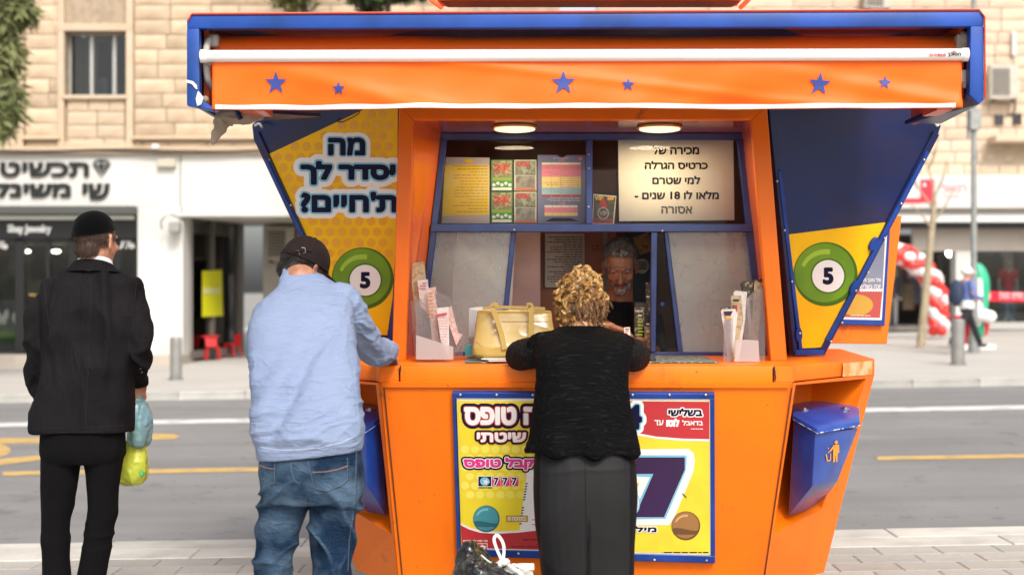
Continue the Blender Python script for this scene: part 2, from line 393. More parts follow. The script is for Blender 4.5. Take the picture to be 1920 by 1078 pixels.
PURPLE = mat('purple_print', (.045, .018, .075), .5, spec=.25, n1=(5, (.04, .018, .06), .4, .7))
YEL = mat('yellow_print', (.92, .52, .004), .5, spec=.25, n1=(4, (.80, .43, .006), .4, .7))
YEL2 = mat('yellow_dot_print', (.78, .36, .006), .4, coat=.2)
YEL3 = mat('lemon_print', (.83, .66, .03), .35, coat=.4, n1=(9, (.78, .58, .03), .4, .65))
YEL4 = mat('pale_yellow_print', (.86, .74, .12), .35, coat=.4)
RED = mat('red_print', (.52, .02, .03), .35, coat=.4, n1=(6, (.45, .03, .04), .4, .7))
PINK = mat('pink_print', (.75, .03, .26), .4)
WHITE = mat('white_paint', (.80, .79, .76), .35, coat=.2, n1=(4, (.72, .70, .66), .45, .75))
PRW = mat('white_print', (.82, .80, .78), .45)
INK = mat('navy_ink', (.008, .008, .035), .6, spec=.12)
BLK = mat('black_ink', (.008, .007, .008), .6, spec=.12)
CYAN = mat('light_blue_print', (.20, .50, .68), .4)
GREEN = mat('green_print', (.18, .34, .015), .5, spec=.25, n1=(5, (.12, .25, .02), .35, .7))
TEAL = mat('teal_print', (.06, .28, .33), .4)
BROWN = mat('brown_print', (.33, .16, .05), .4)
STEEL = mat('steel', (.55, .55, .54), .3, 1)
CHIP = mat('bare_chipped_metal', (.62, .60, .58), .5, n1=(30, (.25, .23, .22), .45, .6))
DARK = mat('dark_rubber', (.02, .02, .02), .7)
def simple_sheet(D): return flat(D)
# ------------------------------------------------------------------ the street
ASPH = mat('asphalt', (.245, .236, .23), .88, n1=(.9, (.205, .197, .192), .35, .7, 8), bump=(90, .5), streak=(1.1, (.18, .172, .168), (.12, 1.3, 1), .42, .7), dirt=(2.2, (.165, .158, .152), .58), specks=(14, (.11, .105, .10), .70))
PAVE = mat('far_paving', (.49, .46, .42), .85, n1=(.6, (.43, .40, .36), .35, .7, 7), bump=(40, .3))
NPAVE = mat('near_paving', (.42, .39, .35), .9, n1=(1.5, (.35, .325, .29), .35, .7, 8), bump=(60, .6), rnd=.10)
KERB = mat('kerb_limestone', (.58, .55, .49), .8, n1=(4, (.46, .43, .38), .4, .7, 8), bump=(45, .5), rnd=.10, dirt=(9, (.28, .26, .23), .68))
GROUT = mat('joint_sand', (.33, .305, .27), .95, n1=(20, (.11, .10, .09), .4, .6))
LINEW = mat('white_road_paint', (.66, .65, .62), .7, n1=(5, (.36, .35, .34), .50, .68, 9), bump=(60, .4))
LINEY = mat('yellow_road_paint', (.58, .37, .115), .7, n1=(5, (.36, .27, .14), .48, .68, 9), bump=(60, .4))
def sheet(name, x0, x1, y0, y1, z, m, kind='structure', thick=0, nx=1):
    vs = []; fs = []
    for i in range(nx+1):
        x = x0+(x1-x0)*i/nx
        vs += [Vector((x, y0, gz(x, z))), Vector((x, y1, gz(x, z)))]
    for i in range(nx): fs.append((2*i, 2*i+2, 2*i+3, 2*i+1))
    o = obj(name, (vs, fs), m, recalc=False, loc=(0, y0, z)); tag(o, kind=kind); return o
YK0, YK1, YK2 = 7.94, 8.22, 8.50; YF = 21.3; KH = .12
sheet('ground', -900, 900, -400, 1500, -.16, mat('far_ground', (.30, .28, .25), .95, n1=(.3, (.22, .21, .19), .4, .7)))
sheet('road', -120, 120, YK2, YF, -.12, ASPH)
sheet('pavement', -120, 120, -30, YK0, -.0045, GROUT)
def slabs(name, xs, ys, z, th, m, par, joint=.006, stagger=True, jit=.0):
    """pieces laid in a grid, sharing one mesh per row size"""
    out = []; cache = {}
    for r, (y0, y1) in enumerate(zip(ys[:-1], ys[1:])):
        off = (xs[1]-xs[0])*.5*(r % 2) if stagger else 0
        for x0, x1 in zip(xs[:-1], xs[1:]):
            key = (round(x1-x0, 3), round(y1-y0, 3))
            if key not in cache:
                v = g_box(origin_of(par)+Vector((0, 0, -th/2)), (key[0]-joint, key[1]-joint, th)); o = obj(name, v, m, par, bevel=.006, loc=origin_of(par)); cache[key] = o.data; bpy.data.objects.remove(o)
            o = bpy.data.objects.new(name, cache[key]); COL.objects.link(o); o.parent = par; cx = (x0+x1)/2+off
            o.location = Vector((cx, (y0+y1)/2, gz(cx, z+random.uniform(-jit, jit))))-origin_of(par); o.rotation_euler = (random.uniform(-jit, jit)*2, -math.atan(SLOPE), random.uniform(-.004, .004)); out.append(o)
    return out
pav = bpy.data.objects['pavement']
slabs('paving_stone', [-3.6+.33*i for i in range(23)], [5.96+.22*i for i in range(10)], 0, .05, NPAVE, pav, joint=.004, jit=.001)
sheet('paving_near', -3.9, -120, -30, YK0, -.001, NPAVE); sheet('paving_near', 4.2, 120, -30, YK0, -.001, NPAVE); sheet('paving_near', -3.9, 4.2, -30, 5.94, -.001, NPAVE)
k1 = sheet('kerb', -120, 120, YK0, YK2, -.002, GROUT)
slabs('kerb_stone', [-6.4+1.15*i for i in range(12)], [YK0, YK1, YK2], .004, .17, KERB, k1, joint=.005, jit=.002)
k2 = sheet('far_kerb', -120, 120, YF, YF+.16, -.03, GROUT)
slabs('kerb_stone', [-13+1.0*i for i in range(28)], [YF, YF+.16], 0, .16, mat('far_kerb_stone', (.50, .48, .44), .85, n1=(3, (.38, .36, .33), .4, .7, 8), rnd=.10), k2, joint=.012, stagger=False)
sheet('far_pavement', -120, 120, YF+.16, 60, -.002, PAVE)
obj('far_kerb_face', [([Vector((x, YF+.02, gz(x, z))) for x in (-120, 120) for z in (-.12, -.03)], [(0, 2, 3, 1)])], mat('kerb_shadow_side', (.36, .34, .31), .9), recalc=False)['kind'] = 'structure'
def mark(name, pts, m):
    """painted road marking; pts are photo pixels on the road plane"""
    s = Surf((0, 10, -.116), (1, 10, -.116+SLOPE), (0, 11, -.116)); C = Vector((0, 0, CH)); vs = []
    for x, y in pts: vs.append(s.px(x, y, 0))
    o = obj(name, (vs, [tuple(range(len(vs)))]), m, recalc=False); tag(o, kind='structure'); return o
def strip(name, y0, hw, x0, x1, m):
    n = 16; L = [(x0+(x1-x0)*i/n) for i in range(n+1)]; sl = SLOPE
    f_ = lambda x, y: (x, y-(x-960)*sl)
    mark(name, [f_(x, y0-hw) for x in L]+[f_(x, y0+hw) for x in reversed(L)], m)
strip('white_lane_line', 779.5, 3.9, -700, 2700, LINEW)
strip('yellow_lane_line', 871.5, 4.0, 5, 1100, LINEY); strip('yellow_lane_line', 870.5, 3.6, 1645, 2700, LINEY)
mark('yellow_road_letter', [(-60, 822), (85, 820), (86, 830), (-60, 833)], LINEY)
mark('yellow_road_letter', [(283, 813), (325, 813), (338, 818), (325, 823), (283, 824)], LINEY)
mark('yellow_road_letter', ell2(-22, 844, 42, 14, 30), LINEY)
mark('yellow_road_letter', [(-60, 868), (20, 858), (78, 853), (76, 862), (30, 868), (-60, 878)], LINEY)
# manhole / patches
for (x, y, rx, ry) in ():
    o = mark('tar_patch', [(px+random.uniform(-6, 6), py) for px, py in ell2(x, y, rx, ry, 18)], mat('tar', (.11, .107, .105), .85, n1=(9, (.14, .137, .135), .4, .6)))

# ------------------------------------------------------------------ bollards, lamp post, sapling
BOL = mat('bollard_metal', (.28, .27, .25), .55, .3, n1=(6, (.22, .21, .20), .4, .7), bump=(90, .1))
def bollard(x, ytop, ybase, hw, label):
    D = 20.9
    for _ in range(8): D = F*(CH-gz((x-960)*D/F, 0))/(ybase-539)
    b = P(x, ybase, D); r = hw*D/F; h = (ybase-ytop)*D/F
    t = thing('bollard', label, 'bollard', b, 'steel bollards along the far kerb')
    obj('post', g_tube([b, b+Vector((0, 0, h*.93)), b+Vector((0, 0, h*.97)), b+Vector((0, 0, h))], [r, r, r*.96, r*.8], 24), BOL, t, smooth=True)
    obj('base_collar', g_cyl(b+Vector((0, 0, .012)), r*1.25, .024), BOL, t)
bollard(330, 632, 712, 11, 'grey steel bollard on the far kerb behind the man in the black suit')
bollard(1796, 598, 684, 12.5, 'pale grey bollard in front of the pedestrian with the white cap')
LAMP = mat('galvanised_pole', (.33, .34, .32), .5, .4, n1=(8, (.25, .26, .25), .4, .7))
lb = P(1826, 618, 29.0); lb.z = gz(lb.x)
lp = thing('street_lamp', 'tall galvanised street lamp pole rising behind the right end of the awning', 'street lamp', lb)
obj('pole', g_tube([lb, lb+Vector((0, 0, 1.5)), lb+Vector((0, 0, 1.52)), lb+Vector((0, 0, 8))], [.085, .085, .062, .05], 16), LAMP, lp, smooth=True)
obj('base_sleeve', g_cyl(lb+Vector((0, 0, .16)), .12, .32), LAMP, lp)
obj('bracket', [g_box(P(1826, 225, 29)+Vector((0, -.02, 0)), (.22, .2, .42)), g_box(P(1826, 232, 29)+Vector((-.11, 0, 0)), (.05, .1, .6))], LAMP, lp, bevel=.01)
obj('arm', g_tube([lb+Vector((0, 0, 7.9)), lb+Vector((-.3, -.2, 8.3)), lb+Vector((-1.3, -1.2, 8.5))], .04, 10, k=4), LAMP, lp, smooth=True)
obj('lamp_head', g_hull([lb+Vector((-1.3+dx, -1.2+dy, 8.45+dz)) for dx in (-.6, .1) for dy in (-.13, .13) for dz in (0, .1)]), LAMP, lp, bevel=.02)
BARK = mat('pale_bark', (.42, .34, .23), .9, n1=(9, (.30, .24, .16), .4, .7), bump=(30, .5))
sb = P(1726, 640, 31.5); sb.z = gz(sb.x)
sp = thing('sapling', 'bare young street tree with a pale leaning trunk before the balloon arch', 'tree', sb)
tp = [sb, P(1735, 560, 31.5), P(1743, 470, 31.5), P(1751, 395, 31.5), P(1752, 360, 31.5)]
obj('trunk', g_tube(tp, [.10, .085, .08, .06, .045], 12, k=4), BARK, sp, smooth=True)
for i, (x0, y0, x1, y1) in enumerate([(1751, 395, 1700, 330), (1752, 370, 1775, 300), (1752, 372, 1730, 290), (1748, 420, 1790, 350), (1747, 430, 1705, 380), (1740, 320, 1760, 250), (1720, 352, 1690, 300)]):
    obj('branch', g_tube([P(x0, y0, 31.5), P((x0+x1)/2+4, (y0+y1)/2, 31.4), P(x1, y1, 31.3)], [.03, .02, .008], 6, k=3), BARK, sp, smooth=True)

# ------------------------------------------------------------------ left building
STONE = mat('jerusalem_stone', (.58, .45, .315), .88, n1=(2.2, (.44, .315, .20), .38, .68, 8), bump=(14, .6), rnd=.20)
STONE2 = mat('dressed_stone', (.56, .45, .33), .85, n1=(2.0, (.54, .40, .26), .35, .7, 7), bump=(22, .25), rnd=.05)
MORTAR = mat('mortar', (.42, .32, .225), .95, n1=(8, (.33, .26, .18), .4, .6))
CLAD = mat('white_cladding', (.66, .645, .61), .55, n1=(.9, (.57, .55, .51), .35, .75, 7), bump=(12, .08))
ALU = mat('aluminium', (.50, .49, .46), .4, .6)
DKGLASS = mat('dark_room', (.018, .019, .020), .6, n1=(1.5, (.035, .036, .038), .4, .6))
SHOPGLASS = glass('shop_glass', (.80, .83, .81), .0)
DL = 29.7; SL = F/DL
def LB(x, y, dd=0.0): p = P(x, y, DL); p.y += dd; return p
lbase = P(150, 690, DL); lbase.z = gz(lbase.x)
lbld = thing('stone_building', 'warm stone building with white ground floor shops on the left across the street', 'building', lbase)
def wallrect(x0, y0, x1, y1, dd, th): a_ = LB(x0, y0, dd); b_ = LB(x1, y1, dd); return g_box(((a_.x+b_.x)/2, a_.y+th/2, (a_.z+b_.z)/2), (abs(b_.x-a_.x), th, abs(a_.z-b_.z)))
TOPY = -560
# upper wall built round its two window openings
obj('wall', [wallrect(-700, TOPY, -45, 285, .05, .4), wallrect(-45, TOPY, 33, 0, .05, .4), wallrect(33, TOPY, 122, 285, .05, .4), wallrect(-45, 180, 33, 285, .05, .4), wallrect(122, TOPY, 238, 60, .05, .4), wallrect(122, 180, 238, 285, .05, .4), wallrect(238, TOPY, 1050, 285, .05, .4),
             wallrect(-700, TOPY, 1050, TOPY+30, .45, 10)], MORTAR, lbld)
def course_wall(par, D, ranges, y0, y1, hpx, wmin, wmax, m, seed, name='stone_block', limit=290):
    rnd_ = random.Random(seed); n = 0; s = F/D; meshes = []
    for k in range(10):
        wv = [wmin+(wmax-wmin)*q for q in (.0, .25, .5, .75, 1.0)][k % 5]
        nx, nz = 4, 3; th = .07; vs = []; fs = []; ww, hh = (wv-1.6)/s, (hpx-1.6)/s
        for j in range(nz+1):
            for i in range(nx+1):
                edge = i in (0, nx) or j in (0, nz)
                vs.append(Vector(((i/nx-.5)*ww, (0 if edge else -rnd_.uniform(.006, .022)), (j/nz-.5)*hh)))
        for j in range(nz):
            for i in range(nx): a_ = j*(nx+1)+i; fs.append((a_, a_+1, a_+nx+2, a_+nx+1))
        bl = len(vs); loop = [i for i in range(nx+1)]+[(j+1)*(nx+1)-1 for j in range(1, nz+1)]+[nz*(nx+1)+i for i in range(nx-1, -1, -1)]+[j*(nx+1) for j in range(nz-1, 0, -1)]
        for i in loop: vs.append(vs[i]+Vector((0, th, 0)))
        L = len(loop)
        for q in range(L): fs.append((loop[q], loop[(q+1) % L], bl+(q+1) % L, bl+q))
        me = mesh_of([(vs, fs)]); me.materials.append(m); me.name = name; meshes.append((wv, me))
    rows = int((y1-y0)/hpx)
    for r in range(rows):
        yc = y1-(r+.5)*hpx
        for (xa, xb, skip) in ranges:
            x = xa-rnd_.uniform(0, 20) if skip is None else xa
            while x < xb-8:
                wv, me = rnd_.choice(meshes); sc = 1.0
                if x+wv > xb-8: sc = (xb-x)/wv
                o = bpy.data.objects.new(name, me); COL.objects.link(o); o.parent = par; o.location = P(x+wv*sc/2, yc, D)-origin_of(par); o.scale = (sc, 1, 1); x += wv*sc; n += 1
    return n
n_l = course_wall(lbld, DL-.02, [(48, 110, 1), (252, 560, 1)], -18, 258, 27.6, 44, 76, STONE, 3)
n_l += course_wall(lbld, DL-.02, [(48, 560, 1)], -128, -18, 27.6, 60, 90, STONE, 4)
n_l += course_wall(lbld, DL-.02, [(560, 860, 1)], -128, 258, 27.6, 60, 90, STONE, 5)
n_l += course_wall(lbld, DL-.02, [(-60, 34, 1)], 186, 284, 24.5, 44, 66, STONE, 6)
n_l += course_wall(lbld, DL-.01, [(126, 234, 1)], 184, 284, 25, 34, 56, STONE2, 7)
n_l += course_wall(lbld, DL-.01, [(48, 560, 1)], 264, 284, 20, 50, 80, STONE2, 8)
for (x0, x1) in ((34, 46), (110, 122), (238, 251)):
    obj('pilaster', wallrect(x0, -18, x1, 284, -.09, .14), STONE2, lbld, bevel=.01)
obj('lintel_band', wallrect(110, 46, 251, 60, -.10, .14), STONE2, lbld, bevel=.01)
obj('sill_band', wallrect(118, 180, 242, 187, -.12, .3), STONE2, lbld, bevel=.01)
for (x0, x1) in ((46, 116), (250, 700)): obj('string_course', wallrect(x0, 257, x1, 263, -.16, .2), STONE2, lbld, bevel=.01)
def bld_window(par, x0, y0, x1, y1, mull, D, dd=.25, curtain=True):
    def W(a_, b_, c_, d_, e_, th): p, q = P(a_, b_, D), P(c_, d_, D); return g_box(((p.x+q.x)/2, D+e_+th/2, (p.z+q.z)/2), (abs(q.x-p.x), th, abs(p.z-q.z)))
    wn = obj('window', [W(x0, y0, x1, y0+4, dd, .06), W(x0, y1-5, x1, y1, dd, .06), W(x0, y0+4, x0+5, y1-5, dd, .06), W(x1-5, y0+4, x1, y1-5, dd, .06)]+[W(m_-3.5, y0+4, m_+3.5, y1-5, dd+.0, .06) for m_ in mull], ALU, par, bevel=.006)
    obj('pane', W(x0+4, y0+3, x1-4, y1-4, dd+.03, .008), SHOPGLASS, wn)
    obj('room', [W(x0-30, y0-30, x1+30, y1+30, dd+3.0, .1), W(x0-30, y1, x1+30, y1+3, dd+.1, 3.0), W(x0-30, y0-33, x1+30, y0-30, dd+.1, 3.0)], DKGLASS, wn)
    if curtain:
        vs = []; n = 30
        for i in range(n+1):
            t = i/n; p = P(x0+2+(x1-x0)*.36*t, y0, D); q = P(x0, y1, D); dy = .25*abs(math.sin(t*26))*.3
            vs += [Vector((p.x, D+dd+.35+dy, p.z)), Vector((p.x, D+dd+.35+dy, q.z))]
        obj('curtain', (vs, [(2*i, 2*i+1, 2*i+3, 2*i+2) for i in range(n)]), mat('curtain', (.20, .19, .17), .9), wn, recalc=False, smooth=True)
    return wn
w1 = bld_window(lbld, 122, 60, 238, 180, (165, 208), DL)
obj('desk_clutter', [g_box(P(184, 168, DL+1), (.16, .12, .40)), g_box(P(194, 166, DL+1), (.14, .12, .45)), g_box(P(176, 158, DL+1), (.2, .1, .2))], mat('clutter', (.12, .16, .22), .6), w1, bevel=.01)
w2 = bld_window(lbld, -45, 0, 33, 180, (-6,), DL, curtain=False)
obj('ceiling_lamp', g_ell(P(20, 149, DL+1.2), (.18, .18, .04)), mat('lit_lamp', (.9, .8, .6), .5, emit=((1, .85, .6), 4)), w2, smooth=True)
# ground floor
obj('ledge', [wallrect(-700, 281, 1050, 291, -.22, .3), wallrect(-700, 276, 1050, 281, -.12, .2)], STONE2, lbld, bevel=.015)
for k, yy in enumerate((284, 287)):
    pts_ = [LB(x, yy+2*math.sin(x*.02+k)+random.uniform(-.6, .6), -.25) for x in range(-100, 800, 45)]
    obj('cable', g_tube(pts_, .014, 6, k=3), DARK, lbld, smooth=True)
obj('junction_box', wallrect(300, 300, 333, 315, -.24, .2), mat('beige_box', (.50, .46, .36), .6), lbld, bevel=.01)
obj('junction_box', g_box(LB(296, 277, -.2), (.14, .1, .1)), WHITE, lbld, bevel=.01)
obj('fascia', [wallrect(-700, 291, 338.5, 388, -.1, .5), wallrect(341.5, 291, 1050, 400, -.1, .5)], CLAD, lbld, bevel=.006)
obj('fascia_joint', wallrect(338.5, 291, 341.5, 400, -.06, .4), mat('green_joint', (.30, .36, .30), .7), lbld)
obj('fascia_lip', wallrect(341.5, 400, 1050, 407, -.2, .6), CLAD, lbld, bevel=.01)
gy = 700
obj('pillar', wallrect(260, 388, 345, gy, -.1, .9), CLAD, lbld, bevel=.01)
obj('pillar', wallrect(600, 407, 1050, gy, -.1, .9), CLAD, lbld, bevel=.01)
obj('shop_lintel', wallrect(-700, 388, 260, 403, -.35, .8), mat('grey_shutter_box', (.075, .075, .07), .6), lbld, bevel=.01)
obj('strip_light', wallrect(-700, 404, 253, 412, -.1, .1), mat('pale_strip', (.75, .77, .68), .5), lbld, bevel=.01)
SHOPB = mat('black_shop_frame', (.010, .010, .010), .35)
obj('shop_sign_band', wallrect(-700, 412, 258, 447, .08, .1), SHOPB, lbld)
sf = Surf(LB(0, 0, -.1), LB(100, 0, -.1), LB(0, 100, -.1))
SIGNB = mat('black_sign_letters', (.010, .012, .010), .4)
# raised Hebrew letters of the shop sign
text('shop_letters', heb('תכשיטי'), (-14, 304, 166, 332), sf, SIGNB, lbld, bold=.045, lift=.06, thick=.05)
text('shop_letters', heb('שי'), (154, 344, 205, 374), sf, SIGNB, lbld, bold=.045, lift=.06, thick=.05)
text('shop_letters', heb('משינקו'), (-32, 344, 132, 378), sf, SIGNB, lbld, bold=.045, lift=.06, thick=.05)
dm = obj('diamond_emblem', [g_prism([sf.px(x, y, .06) for x, y in [(181, 299), (199, 299), (207, 307), (190, 331), (173, 307)]], -sf.n*.05)], SIGNB, lbld)
for a_, b_ in (((173, 307), (207, 307)), ((182, 307), (190, 331)), ((198, 307), (190, 331)), ((181, 299), (186, 307)), ((199, 299), (194, 307))):
    p, q = sf.px(*a_, .063), sf.px(*b_, .063); obj('facet_line', g_tube([p, q], .006, 5), CLAD, dm)
s2 = Surf(LB(0, 0, .08), LB(100, 0, .08), LB(0, 100, .08))
text('shop_letters', 'Shay Jewelry', (14, 421, 96, 440), s2, mat('white_letters', (.85, .85, .83), .4), lbld, bold=.035, lift=.03, thick=.02)
# shop front frames, panes
fr = []
for (x0, x1) in ((-60, -52), (24, 42), (82, 90), (126, 142), (176, 184), (212, 220), (254, 262)): fr.append(wallrect(x0, 447, x1, 664, .12, .12))
fr += [wallrect(-700, 447, 262, 452, .12, .12), wallrect(-700, 660, 262, 668, .12, .12)]
shopf = obj('shop_front', fr, SHOPB, lbld, bevel=.008)
for (x0, x1) in ((-52, 24), (42, 82), (90, 126), (142, 176), (184, 212), (220, 254)): obj('pane', wallrect(x0, 452, x1, 660, .16, .01), SHOPGLASS, shopf)
obj('door_handle', [g_tube([LB(54, 553, .05), LB(66, 553, .05)], .02, 8), g_tube([LB(55, 553, .05), LB(55, 553, .14)], .015, 8), g_tube([LB(65, 553, .05), LB(65, 553, .14)], .015, 8)], mat('brass', (.7, .45, .12), .3, 1), shopf, smooth=True)
obj('step', wallrect(-700, 664, 345, gy, -.5, 1.5), mat('step_stone', (.48, .42, .35), .85, n1=(3, (.4, .35, .29), .4, .7)), lbld, bevel=.02)
obj('shop_room', [wallrect(-700, 440, 262, 455, .3, 3), wallrect(-300, 440, 262, 670, 3.2, .1), wallrect(-300, 655, 262, 670, .3, 3)], mat('shop_wall', (.22, .20, .15), .8, n1=(1.2, (.05, .05, .045), .42, .56)), lbld)
s3 = Surf(LB(0, 0, .15), LB(100, 0, .15), LB(0, 100, .15))
text('window_decal', '%', (-8, 447, 14, 467), s3, PRW, lbld, lift=.02); text('window_decal', '50%', (204, 445, 252, 466), s3, PRW, lbld, lift=.02)
for x, y in ((3, 468), (62, 468), (98, 469), (108, 469)): obj('spotlight', g_ell(LB(x, y, 1.5), (.10, .05, .035)), mat('spot_lit', (1, 1, .9), .5, emit=((1, .95, .8), 9)), lbld, smooth=True)
obj('display_case', wallrect(-60, 560, 24, 655, .9, .5), mat('display_dark', (.05, .05, .05), .3), lbld, bevel=.02)
obj('display_cloth', g_ell(LB(5, 632, .7), (.45, .25, .16)), mat('green_cloth', (.10, .22, .02), .8), lbld, smooth=True)
for i in range(16): obj('display_bust', g_ell(LB(random.uniform(-40, 22), random.uniform(560, 600), .6), (.06, .05, random.uniform(.06, .14))), random.choice([PRW, WHITE, DARK]), lbld, smooth=True)
# recessed café corner
obj('recess_ceiling', wallrect(345, 400, 1050, 407, .4, 4.2), CLAD, lbld)
obj('recess_back', wallrect(440, 400, 600, 690, 3.4, .2), mat('recess_cream', (.56, .52, .45), .7), lbld)
obj('recess_floor', wallrect(345, 690, 600, 700, -.3, 4.2), mat('recess_floor', (.40, .36, .30), .8), lbld)
obj('recess_dark_niche', wallrect(488, 418, 600, 690, 3.3, .08), mat('niche_dark', (.10, .085, .06), .8, n1=(1.5, (.05, .045, .03), .4, .6)), lbld); obj('recess_louvre', wallrect(512, 500, 600, 690, 3.2, .06), mat('recess_beige', (.40, .37, .31), .7), lbld); obj('recess_wall', wallrect(600, 400, 606, 700, .3, 3.4), CLAD, lbld)
qa, qb = P(347, 420, DL+.5), P(452, 420, DL+3.4)
def SW(t, y, off=0.0):   # slanted shop window of the recess
    x = qa.x+(qb.x-qa.x)*t; D = qa.y+(qb.y-qa.y)*t; return Vector((x+off*.9, D+off*-.3, CH-(y-539)*(DL+1.5)/F))
def sbar(t0, t1, y0, y1, th=.08):
    p = [SW(t0, y0), SW(t1, y0), SW(t1, y1), SW(t0, y1)]; return g_prism(p, (th*.9, -.03, 0))
cafe = obj('cafe_window', [sbar(0, 1, 404, 414), sbar(0, .05, 414, 668), sbar(.9, 1, 414, 668), sbar(.42, .46, 414, 668), sbar(.05, .9, 655, 668)], mat('cafe_frame', (.16, .14, .12), .5), lbld)
obj('pane', [sbar(.05, .42, 414, 655, .01), sbar(.46, .9, 414, 655, .01)], SHOPGLASS, cafe)
obj('blind', [sbar(.05, .4, 416, 440, -.02), sbar(.48, .88, 416, 440, -.02)], mat('grey_blind', (.55, .53, .50), .8), cafe)
pf = Surf(SW(0, 400, .1), SW(1, 400, .1), SW(0, 600, .1))
poly('yellow_poster', pf, [(379, 508), (416, 506), (418, 592), (379, 594)], mat('acid_yellow', (.72, .70, .01), .5), cafe, .0)
poly('poster_stripe', pf, [(381, 540), (414, 539), (414, 550), (381, 552)], mat('acid_pale', (.75, .75, .3), .5), cafe, .01)
obj('cafe_room', [g_prism([SW(-.3, 400, -1.6), SW(1.5, 400, -1.6), SW(1.5, 680, -1.6), SW(-.3, 680, -1.6)], (-.1, .03, 0))], mat('cafe_dark', (.06, .062, .045), .7, n1=(1.3, (.20, .21, .16), .45, .62)), lbld)
CHR = mat('red_plastic', (.55, .012, .015), .35)
def cafe_chair(x, y, D, s=1.0, rz=0, label=''):
    b = P(x, y, D); b.z = gz(b.x)+.02; t = thing('plastic_chair', label, 'chair', b, 'red chairs in the café corner'); Rm = Matrix.Rotation(rz, 3, 'Z')
    q = lambda a_, b_, c_: b+Rm @ Vector((a_, b_, c_))*s
    obj('seat', g_prism([q(-.22, -.22, .44), q(.22, -.22, .44), q(.2, .2, .42), q(-.2, .2, .42)], (0, 0, .03)), CHR, t, bevel=.01)
    obj('backrest', g_prism([q(-.2, .2, .46), q(.2, .2, .46), q(.21, .26, .84), q(-.21, .26, .84)], (0, .03, 0)), CHR, t, bevel=.01)
    for a_ in (-1, 1):
        for c_ in (-1, 1): obj('leg', g_tube([q(a_*.19, c_*.18, .44), q(a_*.23, c_*.22, 0)], .018, 8), CHR, t)
cafe_chair(398, 664, DL+1.2, .62, rz=.4, label='red plastic chair behind the café window, left one')
cafe_chair(436, 656, DL+2.4, .62, rz=-2.0, label='red plastic chair behind the café window, right one by the frame')
obj('table_top', g_box(P(378, 630, DL+1.6), (.7, .6, .03)), CHR, lbld)
# air conditioner in the recess, wall lamp
acb = P(522, 520, DL+3.2)
ac = thing('air_conditioner', 'beige outdoor air conditioner on the wall behind the man in the blue shirt', 'air conditioner', acb)
ACW = mat('ac_beige', (.55, .50, .42), .5, n1=(5, (.46, .41, .34), .4, .7)); ACD = mat('ac_dark', (.07, .06, .05), .6)
def acbox(t, x0, y0, x1, y1, D, grille='slats'):
    p, q = P(x0, y0, D), P(x1, y1, D); c = (p+q)/2; wv, hv = q.x-p.x, p.z-q.z
    obj('casing', g_box(c+Vector((0, .15, 0)), (wv, .3, hv)), ACW, t, bevel=.015)
    g = c+Vector((-wv*.12, -.005, 0))
    obj('grille', g_box(g, (wv*.62, .012, hv*.8)), ACD, t)
    for i in range(9): obj('slat', g_box(g+Vector((0, -.015, hv*(-.36+.09*i))), (wv*.62, .012, hv*.025)), ACW, t)
    obj('bracket', [g_box(c+Vector((sx*wv*.35, .12, -hv/2-.03)), (.04, .4, .05)) for sx in (-1, 1)], ACD, t)
acbox(ac, 498, 425, 552, 488, DL+2.9)
wl = LB(322, 420, -.3)
wlp = thing('wall_lamp', 'small wall floodlight with bracket on the white pillar left of the café window', 'wall lamp', wl)
obj('arm', g_tube([LB(344, 412, -.12), LB(330, 405, -.5), LB(314, 415, -.5), LB(312, 432, -.4)], .022, 8, k=4), ALU, wlp, smooth=True)
obj('lamp_body', g_box(LB(336, 428, -.35), (.22, .25, .22)), mat('lamp_grey', (.30, .30, .27), .6), wlp, bevel=.02)

# ------------------------------------------------------------------ right building
DR = 41.0
RST = mat('pale_stone', (.66, .52, .39), .88, n1=(1.5, (.58, .44, .31), .35, .7, 8), bump=(10, .6), rnd=.10)
rb0 = P(1850, 610, DR); rb0.z = gz(rb0.x)
rb = thing('pale_building', 'pale stone building with a white shop fascia on the right across the street', 'building', rb0)
def RB(x0, y0, x1, y1, dd, th): p, q = P(x0, y0, DR), P(x1, y1, DR); return g_box(((p.x+q.x)/2, DR+dd+th/2, (p.z+q.z)/2), (abs(q.x-p.x), th, abs(p.z-q.z)))
obj('wall', [RB(1120, -500, 2400, 330, .06, .5), RB(1120, -500, 2400, -480, .5, 12)], mat('pale_mortar', (.50, .40, .30), .95), rb)
course_wall(rb, DR-.02, [(1690, 2010, 1)], 60, 330, 22.5, 30, 52, RST, 11)
course_wall(rb, DR-.02, [(1330, 2010, 1)], -30, 60, 22.5, 60, 90, RST, 12)
obj('balcony_ledge', RB(1852, 258, 2060, 270, -.7, .8), RST, rb, bevel=.02)
obj('ledge_shadow_band', RB(1840, 270, 2060, 310, -.04, .1), mat('ledge_shade_stone', (.45, .36, .26), .9, n1=(3, (.38, .3, .2), .4, .7)), rb)  # darker stone colour paints the shade under the balcony ledge
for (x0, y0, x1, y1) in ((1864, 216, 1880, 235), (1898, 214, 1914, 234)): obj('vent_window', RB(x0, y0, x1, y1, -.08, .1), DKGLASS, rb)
obj('fascia', RB(1560, 333, 2400, 394, -.9, 1.0), CLAD, rb, bevel=.01)
obj('fascia_lip', RB(1560, 394, 2400, 401, -1.0, 1.1), mat('lip_dark', (.12, .10, .08), .7), rb)
obj('fascia_lower', RB(1560, 401, 2400, 419, -.9, 1.0), mat('pale_grey_soffit', (.66, .65, .62), .6), rb)
obj('shutter_box', RB(1560, 419, 2400, 429, -.6, .8), mat('shutter_black', (.03, .03, .028), .6), rb)
obj('shop_header', RB(1712, 429, 2400, 471, .0, .2), mat('shop_header_beige', (.52, .47, .41), .7, n1=(1, (.45, .40, .34), .4, .7)), rb)
